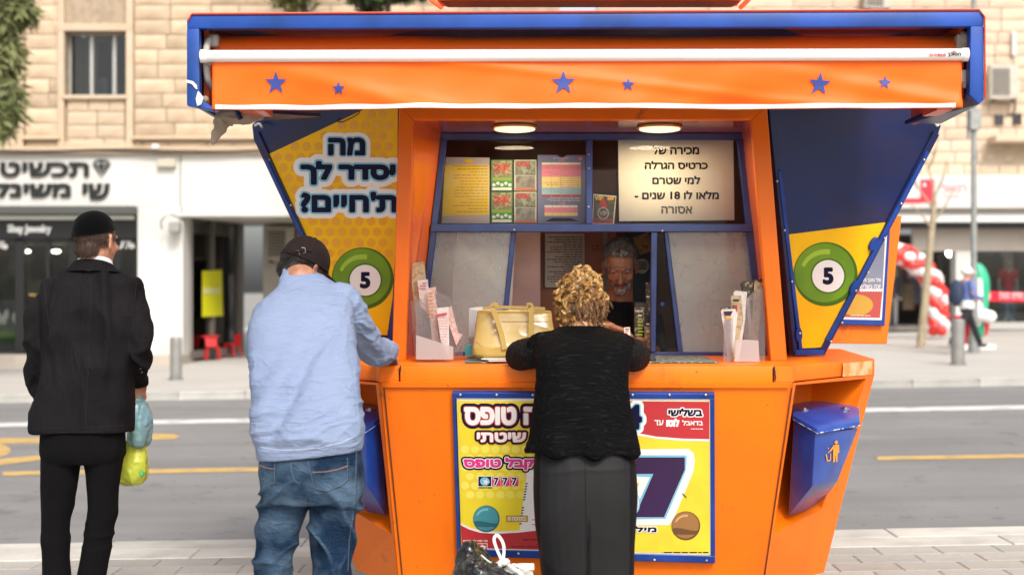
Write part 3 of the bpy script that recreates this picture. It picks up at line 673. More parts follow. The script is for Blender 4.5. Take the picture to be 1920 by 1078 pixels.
rs = Surf(P(0, 0, DR-.9), P(100, 0, DR-.9), P(0, 100, DR-.9))
SRED = mat('sign_red', (.70, .02, .05), .5)
poly('red_logo_square', rs, rect(1726, 337, 1752, 380), SRED, rb, .02); poly('red_logo_bar', rs, rect(1690, 372, 1726, 381), SRED, rb, .02)
poly('logo_notch', rs, rect(1731, 344, 1736, 350), PRW, rb, .03)
text('sign_letters', heb('רנואר'), (1765, 347, 1812, 360), rs, mat('sign_pink', (.75, .25, .28), .5), rb, lift=.03)
text('sign_letters', heb('אופנה לכל'), (1768, 364, 1800, 371), rs, mat('sign_pink2', (.72, .30, .32), .5), rb, lift=.03)
obj('shop_column', RB(1790, 471, 1822, 615, -.1, .5), CLAD, rb, bevel=.01); obj('shop_column', RB(1628, 429, 1640, 615, 0, .4), CLAD, rb, bevel=.01)
DSH = mat('shop_dark', (.05, .045, .04), .8, n1=(1.1, (.17, .15, .13), .45, .6))
obj('shop_room', [RB(1560, 429, 2400, 620, 4.5, .1), RB(1560, 612, 2400, 620, .2, 4.4), RB(1820, 471, 1840, 612, .3, 4)], DSH, rb)
obj('backdrop_panel', RB(1852, 478, 1908, 560, 1.2, .08), mat('poster_dark', (.035, .025, .015), .6, n1=(1.6, (.14, .06, .02), .5, .62)), rb)
obj('shop_inner_wall', [RB(1715, 471, 1790, 560, 2.2, .1), RB(1822, 471, 1850, 600, 1.3, .1), RB(1908, 471, 1930, 600, 1.3, .1)], mat('inner_grey', (.42, .40, .38), .7), rb)
obj('window_plinth', RB(1822, 604, 2400, 618, -.05, 1.3), mat('plinth', (.42, .40, .37), .7), rb, bevel=.01)
obj('ceiling_spot', g_ell(P(1786, 475, DR+1.0), (.20, .1, .12)), MATS['spot_lit'], rb, smooth=True)
obj('display_pane', RB(1822, 471, 2400, 604, -.02, .01), SHOPGLASS, rb)
for i in range(14):
    x = 1645+random.uniform(0, 70); c = random.choice([(.25, .02, .02), (.05, .05, .07), (.3, .28, .26), (.10, .07, .04)])
    obj('hanging_garment', g_box(P(x, random.uniform(520, 560), DR+1.5+random.random()), (.35, .1, .8)), mat('garment', c, .9), rb, bevel=.03)
acr = []
for (x0, y0, x1, y1, lab) in ((1857, 122, 1910, 186, 'air conditioner on the stone wall right of the awning'), (1622, -22, 1672, 16, 'air conditioner at the top edge above the awning box')):
    c = P((x0+x1)/2, y1, DR-.4); t = thing('air_conditioner', 'white outdoor '+lab, 'air conditioner', c, 'air conditioners on the right building'); acbox(t, x0, y0, x1, y1, DR-.45)
    obj('pipe', g_tube([P(x1-6, y1, DR-.1), P(x1-8, y1+25, DR-.1), P(x1-22, y1+30, DR-.1)], .02, 6, k=3), DARK, t)
obj('wall_pipe', g_tube([P(1901, 60, DR-.12), P(1901, 104, DR-.12)], .07, 8), WHITE, rb, smooth=True)
# opening-day ribbon
rib = []
n = 20
vs = []
for i in range(n+1):
    x = 1836+(1990-1836)*i/n; p = P(x, 545+3*math.sin(i/n*3.1), 36.5); q = P(x, 563+3*math.sin(i/n*3.1), 36.5); dy = .02*math.sin(i*1.7)
    vs += [p+Vector((0, dy, 0)), q+Vector((0, dy+.01, 0))]
rbn = obj('ribbon', [(vs, [(2*i, 2*i+1, 2*i+3, 2*i+2) for i in range(n)]), ([v+Vector((0, .01, 0)) for v in vs], [(2*i, 2*i+1, 2*i+3, 2*i+2) for i in range(n)])], mat('ribbon_red', (.72, .01, .035), .4), recalc=False)
tag(rbn, 'red printed barrier tape stretched in front of the shop window on the right', 'ribbon')
r_s = flat(36.45); text('ribbon_print', 'SALE', (1842, 549, 1858, 560), r_s, PRW, rbn, lift=.03); text('ribbon_print', heb('פתיחה חגיגית'), (1874, 549, 1918, 561), r_s, PRW, rbn, lift=.03)
# balloon arch
ab = P(1760, 625, 36.0); ab.z = gz(ab.x)
arch = thing('balloon_arch', 'red and white spiral balloon arch beside the shop entrance', 'balloon arch', ab)
BR_ = mat('red_balloon', (.72, .03, .02), .25, coat=.5); BW_ = mat('white_balloon', (.80, .78, .78), .25, coat=.5)
path = smooth_path([list(P(x, y, 36.0)) for x, y in [(1640, 560), (1645, 500), (1668, 478), (1695, 478), (1722, 497), (1745, 522), (1756, 555), (1757, 590), (1758, 620)]], 6)
bm_ = obj('balloon', g_ell((0, 0, 0), (.135, .135, .16), n=12, m=8), BR_, smooth=True, loc=(0, 0, 0)).data
bpy.data.objects.remove(bpy.data.objects['balloon']); bm2 = bm_.copy(); bm2.materials.clear(); bm2.materials.append(BW_)
for i, p in enumerate(path):
    if False: continue
    for j in range(4):
        a_ = i*.40+j*math.pi/2+random.uniform(-.15, .15); o = bpy.data.objects.new('balloon', bm2 if (j == 0 or (j == 2 and i % 3 > 0)) else bm_); COL.objects.link(o); o.parent = arch
        t = np.array(path[min(i+1, len(path)-1)])-np.array(path[max(i-1, 0)]); t /= np.linalg.norm(t); nn = np.array([-t[2], 0, t[0]])
        o.location = Vector(p)+Vector(nn*math.cos(a_)*.17)+Vector((0, math.sin(a_)*.17, 0))-origin_of(arch); o.rotation_euler = (random.random()*3, random.random()*3, 0); o.scale = [random.uniform(.82, 1.05)]*3
obj('arch_pole', g_tube([Vector(p) for p in path], .03, 6), DARK, arch)

# ------------------------------------------------------------------ trees
def leaves(center, radii, n, size, m, name, parent, down=0.0, clumps=9, seed=1, long=1.6):
    rg = np.random.RandomState(seed); c = np.array(center); r = np.array(radii)
    cc = []
    while len(cc) < clumps:
        q = rg.uniform(-1, 1, 3)
        if np.linalg.norm(q) < 1: cc.append((q*.8, rg.uniform(.25, .5)))
    V = []; Fc = []
    for i in range(n):
        k = cc[rg.randint(clumps)]; q = k[0]+rg.normal(0, .42, 3)*k[1]; p = c+q*r
        a_ = rg.normal(0, 1, 3); a_[2] -= down; a_ /= np.linalg.norm(a_); b_ = np.cross(a_, rg.normal(0, 1, 3)); b_ /= np.linalg.norm(b_)
        s_ = size*rg.uniform(.6, 1.3); o = len(V)
        V += [Vector(p), Vector(p+a_*s_*long*.5+b_*s_*.3), Vector(p+a_*s_*long), Vector(p+a_*s_*long*.5-b_*s_*.3)]; Fc.append((o, o+1, o+2, o+3))
    return obj(name, (V, Fc), m, parent, recalc=False)
LEAF = mat('pine_needles', (.24, .25, .11), .7, n1=(1.5, (.13, .15, .055), .4, .62), spec=.2)
LEAF2 = mat('broad_leaves', (.07, .12, .03), .6, n1=(1.2, (.02, .04, .012), .4, .6), spec=.3)
LEAF3 = mat('pale_leaves', (.20, .19, .06), .6, n1=(1.2, (.10, .11, .03), .4, .6), spec=.3)
def tree(bx, D, label, crown, m, seed, trunk_r=.16, top=None, **kw):
    b = P(bx, 600, D); b.z = gz(b.x); t = thing('tree', label, 'tree', b, 'street trees')
    c0 = Vector(crown[0][0]); obj('trunk', g_tube([b, b*.5+c0*.5+Vector((.1, 0, 0)), c0], [trunk_r, trunk_r*.75, trunk_r*.35], 12, k=4), mat('bark', (.10, .075, .05), .95, bump=(12, .8)), t, smooth=True)
    for k, (c, r, n) in enumerate(crown):
        obj('limb', g_tube([b*.35+c0*.65, Vector(c)*.6+c0*.4, Vector(c)], [trunk_r*.45, trunk_r*.25, .02], 8, k=3), MATS['bark'], t, smooth=True)
        leaves(c, r, n, kw.get('size', .14), m, 'crown', t, kw.get('down', 0), seed=seed+k, clumps=kw.get('clumps', 10), long=kw.get('long', 1.6))
    return t
T = 23.0
tree(-140, T, 'dark green tree hanging into the top left corner before the stone building', [
    (P(-60, -40, T), (.9, .9, .75), 3800), (P(0, 50, T), (.42, .5, .55), 1900), (P(12, 130, T), (.28, .4, .55), 800), (P(2, 225, T), (.32, .4, .60), 520), (P(22, 5, T), (.38, .5, .32), 900)], LEAF, 21, size=.10, down=1.3, long=3.0)
tree(740, 27.0, 'dark broad-leaved tree behind the roof left of the roof sign', [(P(700, -40, 27), (.80, .8, .66), 9000), (P(755, -22, 27), (.45, .6, .42), 4500), (P(640, -55, 27), (.6, .6, .5), 4000)], LEAF2, 31, size=.10)
tree(560, 28.5, 'pale yellowish tree before the stone wall above the awning box', [(P(570, -38, 28.5), (.8, .6, .60), 4600)], LEAF3, 41, size=.10)
# teal hoarding behind the roof
th = obj('hoarding_panel', g_box(P(790, -20, 33), (.55, .06, .8)), mat('teal_board', (.05, .35, .36), .6), bevel=.01); th.data.name = 'hoarding_panel'
tag(th, 'small teal board fixed high on a post behind the kiosk roof', 'board')
obj('post', g_tube([Vector((th.location.x+.2, 33.08, gz(0))), Vector((th.location.x+.2, 33.08, 8.4))], .05, 8), LAMP, th)
# ------------------------------------------------------------------ the kiosk
KX = .309
kb = Vector((KX, 6.9, gz(KX)))
K = thing('lottery_kiosk', 'orange and blue lottery ticket kiosk with awning box', 'kiosk', kb)
K['label'] = 'orange and blue lottery kiosk with a wide awning box and starred valance'
ZC = 1.153; ZB = .17
FL, FR = Vector((-.553, 5.93, 0)), Vector((1.171, 5.93, 0)); R1, R2 = Vector((1.67, 6.55, 0)), Vector((1.76, 7.62, 0)); L1, L2 = Vector((-1.05, 6.55, 0)), Vector((-1.14, 7.62, 0))
top6 = [FL, FR, R1, R2, L2, L1]
bFL, bFR = P(748, 1107, 6.2), P(1430, 1107, 6.2); bR1 = P(1545, 1075, 6.55); bL1 = P(668, 1063, 6.62); bR2 = Vector((1.45, 7.5, ZB)); bL2 = Vector((-.83, 7.5, ZB))
bot = [Vector((p.x, p.y, ZB)) for p in (bFL, bFR, bR1, bR2, bL2, bL1)]
zt = ZC-.07
topb = [Vector((p.x, p.y, zt)) for p in top6]
# counter slab: a ring of wide boards with the middle drawer front set apart by dark joints
cs = [Vector((p.x, p.y, zt+.002)) for p in top6]
slab = obj('counter_top', g_prism([Vector((FL.x, 5.955, zt+.002)), Vector((FR.x, 5.955, zt+.002))]+cs[2:], (0, 0, .068)), ORANGE, K, bevel=.008, seg=2)
xa, xb = P(749, 0, 5.93).x, P(1450, 0, 5.93).x
obj('counter_front', g_box(((xa+xb)/2, 5.945, zt+.034), (xb-xa-.008, .04, .070)), ORANGE, K, bevel=.004, seg=2)
obj('counter_corner', g_prism([Vector((FL.x, 5.93, zt)), Vector((xa-.004, 5.93, zt)), Vector((xa-.004, 5.98, zt)), Vector((FL.x-.02, 5.98, zt))], (0, 0, .07)), ORANGE, K, bevel=.004)
obj('counter_corner', g_prism([Vector((xb+.004, 5.93, zt)), Vector((FR.x, 5.93, zt)), Vector((FR.x+.02, 5.98, zt)), Vector((xb+.004, 5.98, zt))], (0, 0, .07)), ORANGE, K, bevel=.004)
obj('counter_gap', g_box(((xa+xb)/2, 5.965, zt+.03), (xb-xa+.006, .03, .062)), DARK, K)
for (x, y) in ((1453, 700), (1452, 692), (1454, 708), (751, 690)): obj('chip', g_box(P(x, y, 5.925), (.006, .004, .022)), DARK, K)
# lower body
mat('seam_shadow', (.10, .03, .005), .8)
def inset(p, q, t): return p+(q-p)*t
frontS = Surf(topb[0], topb[1], bot[0])
obj('front_panel', g_prism([topb[0], topb[1], bot[1], bot[0]], (0, .03, 0)), ORANGE, K, bevel=.004)
obj('panel_lip', g_prism([frontS.px(x, y, .012) for x, y in [(716, 717), (1482, 718), (1480, 727), (717, 726)]], -frontS.n*.011), ORANGE, K)
[obj('corner_seam', g__, MATS['seam_shadow'], K) for g__ in [g_tube([topb[0]+Vector((.02, -.003, -.02)), bot[0]+Vector((.02, -.003, 0))], .003, 5), g_tube([topb[1]+Vector((-.004, -.003, -.02)), bot[1]+Vector((0, -.003, 0))], .003, 5)]]
obj('side_panel', [g_prism([topb[2], topb[3], bot[3], bot[2]], (-.03, 0, 0)), g_prism([topb[5], topb[4], bot[4], bot[5]], (.03, 0, 0)), g_prism([topb[3], topb[4], bot[4], bot[3]], (0, -.03, 0))], ORANGE, K)
obj('floor_plate', g_prism(bot, (0, 0, .02)), DARK, K)
for p in bot: obj('foot', g_cyl(Vector(((p.x-KX)*.86+KX, (p.y-6.9)*.86+6.9, (ZB+gz(p.x))/2)), .035, ZB-gz(p.x), 14), STEEL, K)
for (x, y, D) in ((704, 1068, 6.6),): obj('drain_pin', g_cyl(P(x, y, D), .006, .06, 8), DARK, K)
def facet(t0, t1, b0, b1, side):
    """bevelled corner with a recess that holds a litter bin; t0,b0 on the front corner"""
    def q(u, v): return inset(inset(t0, t1, u), inset(b0, b1, u), v)
    n = (t1-t0).cross(b0-t0).normalized()
    if n.y > 0: n = -n
    o = [q(0, 0), q(1, 0), q(1, 1), q(0, 1)]
    h = [q(.035, .012), q(.90, .02), q(.70, .66), q(.035, .73)]
    inn = [p-n*dd for p, dd in zip([q(.05, .03), q(.88, .03), q(.74, .6), q(.06, .72)], (.34, .26, .12, .10))]
    fs = []; vs = o+h+inn
    for i in range(4): j = (i+1) % 4; fs += [(i, j, 4+j, 4+i), (4+i, 4+j, 8+j, 8+i)]
    fs.append((8, 9, 10, 11))
    obj('corner_panel', (vs, fs), ORANGE, K, recalc=True); return n, q
nR, qR = facet(topb[1], topb[2], bot[1], bot[2], 1)
nL, qL = facet(topb[0], topb[5], bot[0], bot[5], -1)
# a worn pale sticker patch on the right fascia
fR = Surf(Vector((FR.x, FR.y, ZC)), Vector((R1.x, R1.y, ZC)), Vector((FR.x, FR.y, zt)))
poly('sticker_residue', fR, [(1581, 681), (1636, 676), (1635, 702), (1580, 706)], mat('faded_sticker', (.85, .42, .22), .6, n1=(14, (.85, .25, .05), .45, .6)), K, .003)
# ---- litter bins
_r = random.Random(5); sc_ = []
for _ in range(46):
    x, y = _r.uniform(725, 1470), _r.uniform(722, 1075)
    if 845 < x < 1345 and 730 < y < 1060: continue
    L_, a_ = _r.uniform(2, 14), _r.uniform(-.5, .5)+(_r.random() < .4)*1.5; w_ = _r.uniform(.35, .8)
    sc_.append(([frontS.px(x, y, .0015), frontS.px(x+L_*math.cos(a_), y+L_*math.sin(a_), .0015), frontS.px(x+L_*math.cos(a_)*.6, y+L_*math.sin(a_)*.6+w_, .0015)], [(0, 1, 2)]))
obj('scuff_marks', sc_, mat('scuff', (.30, .08, .03), .7), K, recalc=False)['kind'] = 'stuff'
BINI = mat('bin_paint', (.010, .05, .30), .33, coat=.45, n1=(8, (.02, .085, .40), .4, .72), dirt=(24, (.35, .42, .5), .70), bump=(60, .05))
def mir(p): return Vector((2*KX-p.x, p.y, p.z))
def litter_bin(m_, label):
    q = (lambda p: mir(p)+Vector((.045, 0, 0))) if m_ else (lambda p: p)
    c = q(P(1530, 900, 6.3)); c.z = P(0, 968, 6.3).z
    t = thing('litter_bin', label, 'litter bin', c, 'litter bins in the kiosk corners')
    A, B, C = P(1529, 812, 6.0), P(1488, 788, 6.13), P(1609, 803, 6.28)
    bk = [P(1494, 775, 6.50), P(1585, 775, 6.62)]
    lo = [P(1523, 911, 6.06), P(1570, 903, 6.3), P(1478, 967, 6.26), P(1507, 960, 6.36), P(1546, 935, 6.5)]
    obj('body', g_hull([q(v) for v in [A, B, C]+bk+lo]), BINI, t, bevel=.006, seg=2)
    LA, LB_, LC, LD = P(1532, 803, 5.985), P(1486, 777, 6.115), P(1612, 789, 6.27), P(1611, 765, 6.42); LE, LF = P(1566, 744, 6.72), P(1487, 751, 6.62)
    dn = Vector((0, 0, -.022))
    lg = g_hull([q(v) for v in [LA, LB_, LC, LD, LE, LF, LA+dn, LB_+dn, LC+dn, LD+dn]]); obj('lid', lg, BINI, t, bevel=.004, seg=2); lt_ = BVHTree.FromPolygons([tuple(v) for v in lg[0]], lg[1])
    ls = Surf(q(LB_), q(LD), q(LE))
    for (x, y, D) in ((1508, 775, 6.26), (1585, 768, 6.36)):
        p = q(P(x, y, D)); hp, hn, _i, _d = lt_.ray_cast(p+Vector((0, 0, .6)), Vector((0, 0, -1)))
        if hp is None: continue
        hn = hn if hn.z > 0 else -hn
        obj('lock', [g_cyl(hp+hn*.003, .019, .008, 18, axis=tuple(hn)), g_cyl(hp+hn*.008, .009, .006, 12, axis=tuple(hn))], STEEL, t, smooth=True)
    obj('worn_edge', [g_tube([q(LA+dn*.9)+Vector((0, -.002, 0)), q(LC+dn*.9)+Vector((0, -.002, 0))], .0028, 5), g_tube([q(LB_+dn*.9), q(LA+dn*.9)], .0016, 5)], mat('edge_chips', (.55, .6, .68), .5, n1=(40, (.03, .08, .4), .42, .52)) if 'edge_chips' not in MATS else MATS['edge_chips'], t)
    if not m_:
        fs_ = Surf(A, C, lo[0]); 
        OP = mat('orange_symbol', (.75, .30, .02), .5)
        PIC = []
        PIC.append(ell2(1568, 829, 3.2, 3.6, 14))
        PIC.append([(1563, 834), (1573, 833), (1574, 848), (1571, 849), (1570, 865), (1567.5, 865.5), (1567, 852), (1565, 866), (1562, 866.5), (1562, 848)])
        PIC.append([(1563, 834), (1565, 838), (1558, 846), (1555, 845.5)])
        for k in PIC: poly('litter_symbol', fs_, k, OP, t, .0035)
        for k in ([(1548, 851), (1550, 851), (1552.5, 864), (1550, 864)], [(1550, 862), (1557, 861), (1557, 864), (1550, 865)], [(1557, 850), (1558.5, 850), (1558, 863), (1556, 863)], [(1553, 846), (1556, 845), (1555, 849), (1552, 849)], [(1552, 838), (1555, 840), (1553, 842)]): poly('litter_symbol', fs_, k, OP, t, .0035)
    return t
litter_bin(False, 'blue metal litter bin with orange litter symbol in the right corner of the kiosk')
litter_bin(True, 'blue metal litter bin in the left corner behind the man in blue jeans')
# ---- upper body: posts, header, reveals
PD, WD = 6.35, 6.85
def rq(pts, D): return [P(x, y, D) for x, y in pts]
obj('post', g_prism(rq([(748, 197), (775, 225), (761, 677), (735, 677)], PD), (0, .05, 0)), ORANGE, K, bevel=.004)
obj('post', g_prism(rq([(1409, 225), (1438, 197), (1476, 677), (1445, 677)], PD), (0, .05, 0)), ORANGE, K, bevel=.004)
obj('header', g_prism(rq([(748, 60), (1438, 60), (1438, 197), (1409, 225), (775, 225), (748, 197)], PD), (0, .05, 0)), ORANGE, K, bevel=.004)
ZS = P(0, 225, PD).z
wTL, wTR, wBL, wBR = P(830, 251, WD), P(1390, 251, WD), P(781, 668, WD), P(1437, 668, WD)
a0, b0 = P(775, 225, PD+.05), P(1409, 225, PD+.05); a1, b1 = P(761, 677, PD+.05), P(1445, 677, PD+.05)
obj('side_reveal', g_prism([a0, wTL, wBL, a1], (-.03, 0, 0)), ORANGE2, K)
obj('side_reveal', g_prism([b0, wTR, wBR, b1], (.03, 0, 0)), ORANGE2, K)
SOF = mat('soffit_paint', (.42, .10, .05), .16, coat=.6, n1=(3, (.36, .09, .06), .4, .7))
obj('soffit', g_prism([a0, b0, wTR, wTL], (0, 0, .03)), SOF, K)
# lit oval lamps
LIT = mat('lamp_glass_lit', (1, .93, .75), .25, emit=((1.0, .80, .45), 1.05), n1=(12, (.8, .6, .35), .4, .7))
RIM = mat('lamp_rim', (.55, .33, .15), .3, .7)
for x, lab in ((965, 'left'), (1237, 'right')):
    c = P(x, 240, 6.6); c.z = ZS-.012
    lt = thing('recess_lamp', f'lit round ceiling lamp in the kiosk recess, {lab} of the two', 'lamp', c, 'ceiling lamps over the kiosk window')
    obj('rim', g_cyl(c+Vector((0, 0, .006)), .106, .010, 32), RIM, lt, smooth=True); obj('lens', g_ell(c+Vector((0, 0, -.004)), (.096, .096, .012), n=28, m=10), LIT, lt, smooth=True)
    pl = bpy.data.lights.new('lamp_light', 'AREA'); pl.shape = 'DISK'; pl.size = .2; pl.energy = 3.2; pl.color = (1, .78, .50); po = bpy.data.objects.new('lamp_light', pl); COL.objects.link(po); po.location = c+Vector((0, 0, -.04))
# ---- window frame, panes
WF = mat('window_frame_blue', (.012, .035, .17), .35, coat=.3, n1=(9, (.02, .055, .24), .4, .7), dirt=(30, (.3, .33, .4), .74))
wroot = K
def fbar(pts, D=WD-.03, th=.05, nm='window_bar'): return obj(nm, g_prism(rq(pts, D), (0, th, 0)), WF, K, bevel=.003)
fbar([(826, 250), (1394, 250), (1392, 262), (828, 262)])
fbar([(826, 262), (838, 262), (792, 668), (780, 668)]); fbar([(1382, 262), (1394, 262), (1438, 668), (1425, 668)])
fbar([(808, 420), (1412, 420), (1413, 435), (806, 435)], WD-.045, .06)
fbar([(1099, 262), (1111, 262), (1111, 420), (1099, 420)])
fbar([(958, 435), (968, 435), (945, 660), (935, 660)], WD-.02, .03); fbar([(1221, 435), (1233, 435), (1230, 660), (1220, 660)], WD-.04, .05)
fbar([(1245, 435), (1253, 435), (1281, 660), (1271, 660)], WD-.02, .03); fbar([(790, 660), (945, 660), (945, 668), (790, 668)]); fbar([(1220, 660), (1428, 660), (1428, 668), (1220, 668)])
WG = glass('window_glass', (.93, .94, .93), .0, .01, ior=1.22, dirt=.01); WGH = glass('hazy_window_glass', (.9, .93, .92), .02, .06, ior=1.35, haze=.26, hazecol=(.70, .79, .82), dirt=.05)
def pane(pts, m, D=WD): return obj('pane', g_prism(rq(pts, D), (0, .006, 0)), m, K)
pane([(836, 262), (1099, 262), (1099, 420), (818, 420)], WG); pane([(1111, 262), (1384, 262), (1401, 420), (1111, 420)], WG)
pane([(818, 435), (960, 435), (937, 660), (793, 660)], WGH); pane([(1251, 435), (1402, 435), (1426, 660), (1279, 660)], WGH); pane([(1233, 435), (1246, 435), (1272, 660), (1231, 660)], WG)
for x, y in ((964, 431), (1242, 433), (1104, 290), (1104, 316), (1104, 388)): obj('screw', g_ell(P(x, y, WD-.048), (.005, .004, .005), n=8, m=6), STEEL, K, smooth=True)
obj('blue_plug', g_cyl(P(1242, 570, WD-.03), .010, .012, 14, axis='y'), BLUE, K)
# glass side of the shutter frames inside: pale boards
PALE = mat('pale_board', (.74, .80, .80), .6, n1=(1.6, (.66, .72, .73), .4, .7, 2), specks=(95, (.16, .15, .14), .735))
obj('inner_side_board', g_prism([P(858, 430, 6.97), P(967, 430, 7.15), P(955, 670, 7.15), P(838, 670, 6.97)], (0, .02, 0)), PALE, K)
obj('inner_side_board', g_prism([P(1248, 430, 7.15), P(1388, 430, 6.97), P(1418, 670, 6.97), P(1280, 670, 7.15)], (0, .02, 0)), PALE, K)
PINKB = mat('pinkish_board', (.70, .50, .48), .6, n1=(6, (.58, .42, .40), .4, .7, 8))
obj('inner_board', g_prism(rq([(955, 430), (1013, 430), (1013, 600), (940, 600)], 7.4), (0, .02, 0)), PINKB, K)
# room inside
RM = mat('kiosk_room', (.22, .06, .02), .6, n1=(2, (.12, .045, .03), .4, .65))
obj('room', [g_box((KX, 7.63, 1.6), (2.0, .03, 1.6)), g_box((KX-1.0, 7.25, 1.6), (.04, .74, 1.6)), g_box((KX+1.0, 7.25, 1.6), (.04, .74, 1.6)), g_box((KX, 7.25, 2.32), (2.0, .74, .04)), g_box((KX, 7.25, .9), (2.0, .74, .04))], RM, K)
back = flat(7.60); DOORM = mat('door_orange_dark', (.34, .09, .02), .4, n1=(3, (.25, .065, .02), .4, .7))
obj('back_door', g_box(P(1065, 560, 7.60), (.52, .02, 1.4)), DOORM, K, bevel=.005)
obj('door_jamb', g_prism([back.px(x, y, .03) for x, y in rect(1130, 380, 1139, 640)], (0, .03, 0)), mat('greenish_metal', (.25, .26, .2), .4), K)
nd = obj('notice_sheet', g_prism([back.px(x, y, .06) for x, y in rect(1022, 438, 1096, 539)], (0, .002, 0)), mat('grey_paper', (.52, .50, .45), .8), K)
words('printed_lines', back, (1026, 444, 1092, 532), 19, MATS['black_ink'], nd, lift=.0625, fill=.32)
obj('door_lock', g_ell(back.px(1116, 464, .05), (.014, .02, .014)), STEEL, K, smooth=True)
obj('dark_poster', g_prism([back.px(x, y, .04) for x, y in rect(1172, 435, 1232, 640)], (0, .002, 0)), mat('dark_navy_poster', (.01, .016, .04), .5), K)
obj('pale_note', g_prism([back.px(x, y, .05) for x, y in [(1186, 446), (1216, 436), (1225, 470), (1200, 478)]], (0, .002, 0)), mat('tan_note', (.42, .27, .10), .7, n1=(40, (.2, .1, .04), .5, .6)), K)
stk = obj('round_sticker', g_prism([back.px(x, y, .055) for x, y in ell2(1204, 499, 13, 14, 28)], (0, .002, 0)), mat('sticker_white', (.55, .55, .5), .6), K)
words('sticker_print', back, (1195, 491, 1213, 507), 4, MATS['black_ink'], stk, lift=.058, fill=.5, wmin=.2, wmax=.5)
# ---- cards behind the upper panes
cardS = flat(WD+.05)
def card(nm, label, pts, m, D=WD+.05, group=None):
    s = flat(D); c = (s.px(*pts[0])+s.px(*pts[1])+s.px(*pts[2])+s.px(*pts[3]))/4; c.z = min(s.px(*p).z for p in pts)
    o = obj(nm, g_prism([s.px(x, y) for x, y in pts], (0, .002, 0)), m, loc=c); tag(o, label, 'notice' if 'ticket' not in nm else 'ticket', group); return o, s
GP = mat('grey_lilac_print', (.50, .45, .48), .6, spec=.2); LP = mat('list_yellow', (.85, .60, .05), .6, n1=(4, (.80, .62, .24), .5, .62), spec=.2)
o, s = card('price_list', 'yellow and grey printed list behind the upper left pane', [(836, 295), (918, 296), (918, 419), (828, 419)], GP)
poly('yellow_area', s, [(834, 310), (917, 309), (916, 403), (829, 405)], LP, o); words('printed_lines', s, (850, 311, 914, 402), 16, mat('faint_ink', (.33, .22, .06), .7), o, lift=.0025, fill=.22)
text('heading', heb('טבלת זכיות'), (852, 299, 905, 305), s, mat('faint_white', (.5, .47, .45), .6), o, lift=.002); poly('heading_badge', s, ell2(879, 302, 8, 3.5), YEL, o, .003)
GT = mat('ticket_green', (.05, .28, .09), .5); SCR = mat('scratch_brown', (.24, .17, .08), .4, n1=(60, (.50, .42, .30), .5, .62)); SIL = mat('scratch_silver', (.30, .29, .27), .35, .3, n1=(25, (.18, .14, .12), .45, .6))
CR = mat('cash_red', (.55, .03, .04), .5); CO = mat('ticket_orange', (.60, .16, .05), .5)
for i, y0 in enumerate((300, 360)):
    lab = ('upper', 'lower')[i]
    o, s = card('scratch_ticket', f'green scratch ticket with red 21 lettering, {lab} one of its column', rect(921, y0, 961, y0+58), GT, group='scratch tickets behind the upper pane')
    poly('picture', s, rect(923, y0+2, 959, y0+32), SCR, o); text('lettering', '21', (926, y0+8, 948, y0+21), s, CR, o, bold=.04, lift=.0025)
    for k in range(5): poly('burst', s, star2(942+3*k, y0+12+(k % 2)*5, 8-k, k, .3), random.choice([CR, CO]), o, .002+.0002*k)
    poly('band', s, rect(923, y0+33, 959, y0+39), mat('lime_band', (.25, .40, .04), .5), o)
    for k in range(5): poly('prize_spot', s, ell2(926+7.5*k, y0+47-(k % 2)*3, 3.2, 3), WHITE, o, .002)
    poly('strip', s, rect(923, y0+52, 959, y0+57), PRW, o, .002)
    o, s = card('scratch_ticket', f'grey scratch ticket with red CASH lettering, {lab} one of its column', rect(964, y0, 1006, y0+58), mat('ticket_white', (.62, .60, .56), .5), group='scratch tickets behind the upper pane')
    poly('picture', s, rect(966, y0+2, 1004, y0+29), mat('bill_green', (.13, .16, .12), .5, n1=(60, (.28, .30, .24), .48, .6)), o)
    poly('banknote', s, [(976, y0+12), (998, y0+2), (1004, y0+14), (982, y0+26)], mat('bill_pale', (.33, .36, .30), .6), o, .002); poly('portrait', s, ell2(991, y0+14, 5, 6), MATS['bill_green'], o, .0024)
    text('lettering', 'CASH', (967, y0+3, 993, y0+13), s, CR, o, bold=.04, lift=.003)
    poly('scratch_area', s, rect(967, y0+30, 1003, y0+52), SIL, o, .002); poly('strip', s, rect(966, y0+53, 1004, y0+57), CO, o, .002)
o, s = card('price_card', 'blue card with pink, yellow and blue price table behind the left pane', rect(1008, 291, 1097, 419), mat('card_slate', (.20, .22, .40), .6, spec=.2), group=None)
PK, PY, PB = mat('table_pink', (.85, .25, .38), .6), mat('table_yellow', (.92, .70, .25), .6), mat('table_blue', (.32, .60, .78), .6)
for (y0, y1, m_) in ((305, 309, PRW), (309, 332, PK), (332, 352, PY), (352, 365, PB), (365, 369, CR)): poly('table_band', s, rect(1016, y0, 1089, y1), m_, o)
for (y0, y1, m_) in ((385, 389, PRW), (389, 399, PK), (399, 405, PY)): poly('table_band', s, rect(1021, y0, 1083, y1), m_, o)
for x in (1034, 1052, 1071): poly('table_line', s, rect(x-.4, 305, x+.4, 369), GP, o, .002)
for x in (1036, 1052, 1068): poly('table_line', s, rect(x-.4, 385, x+.4, 405), GP, o, .002)
words('printed_lines', s, (1018, 311, 1087, 366), 14, mat('table_ink', (.35, .15, .2), .6), o, lift=.0025, fill=.2); words('printed_lines', s, (1018, 371, 1087, 379), 3, PRW, o, lift=.0025, fill=.25)
text('heading', heb('טבלת מחירים'), (1038, 295, 1066, 298), s, PRW, o, lift=.002); text('heading', '777', (1048, 299, 1059, 303), s, CR, o, bold=.03, lift=.002, layers=[(.05, PRW)]); text('heading', '123', (1048, 380, 1060, 384), s, CR, o, bold=.03, lift=.002, layers=[(.05, PRW)])
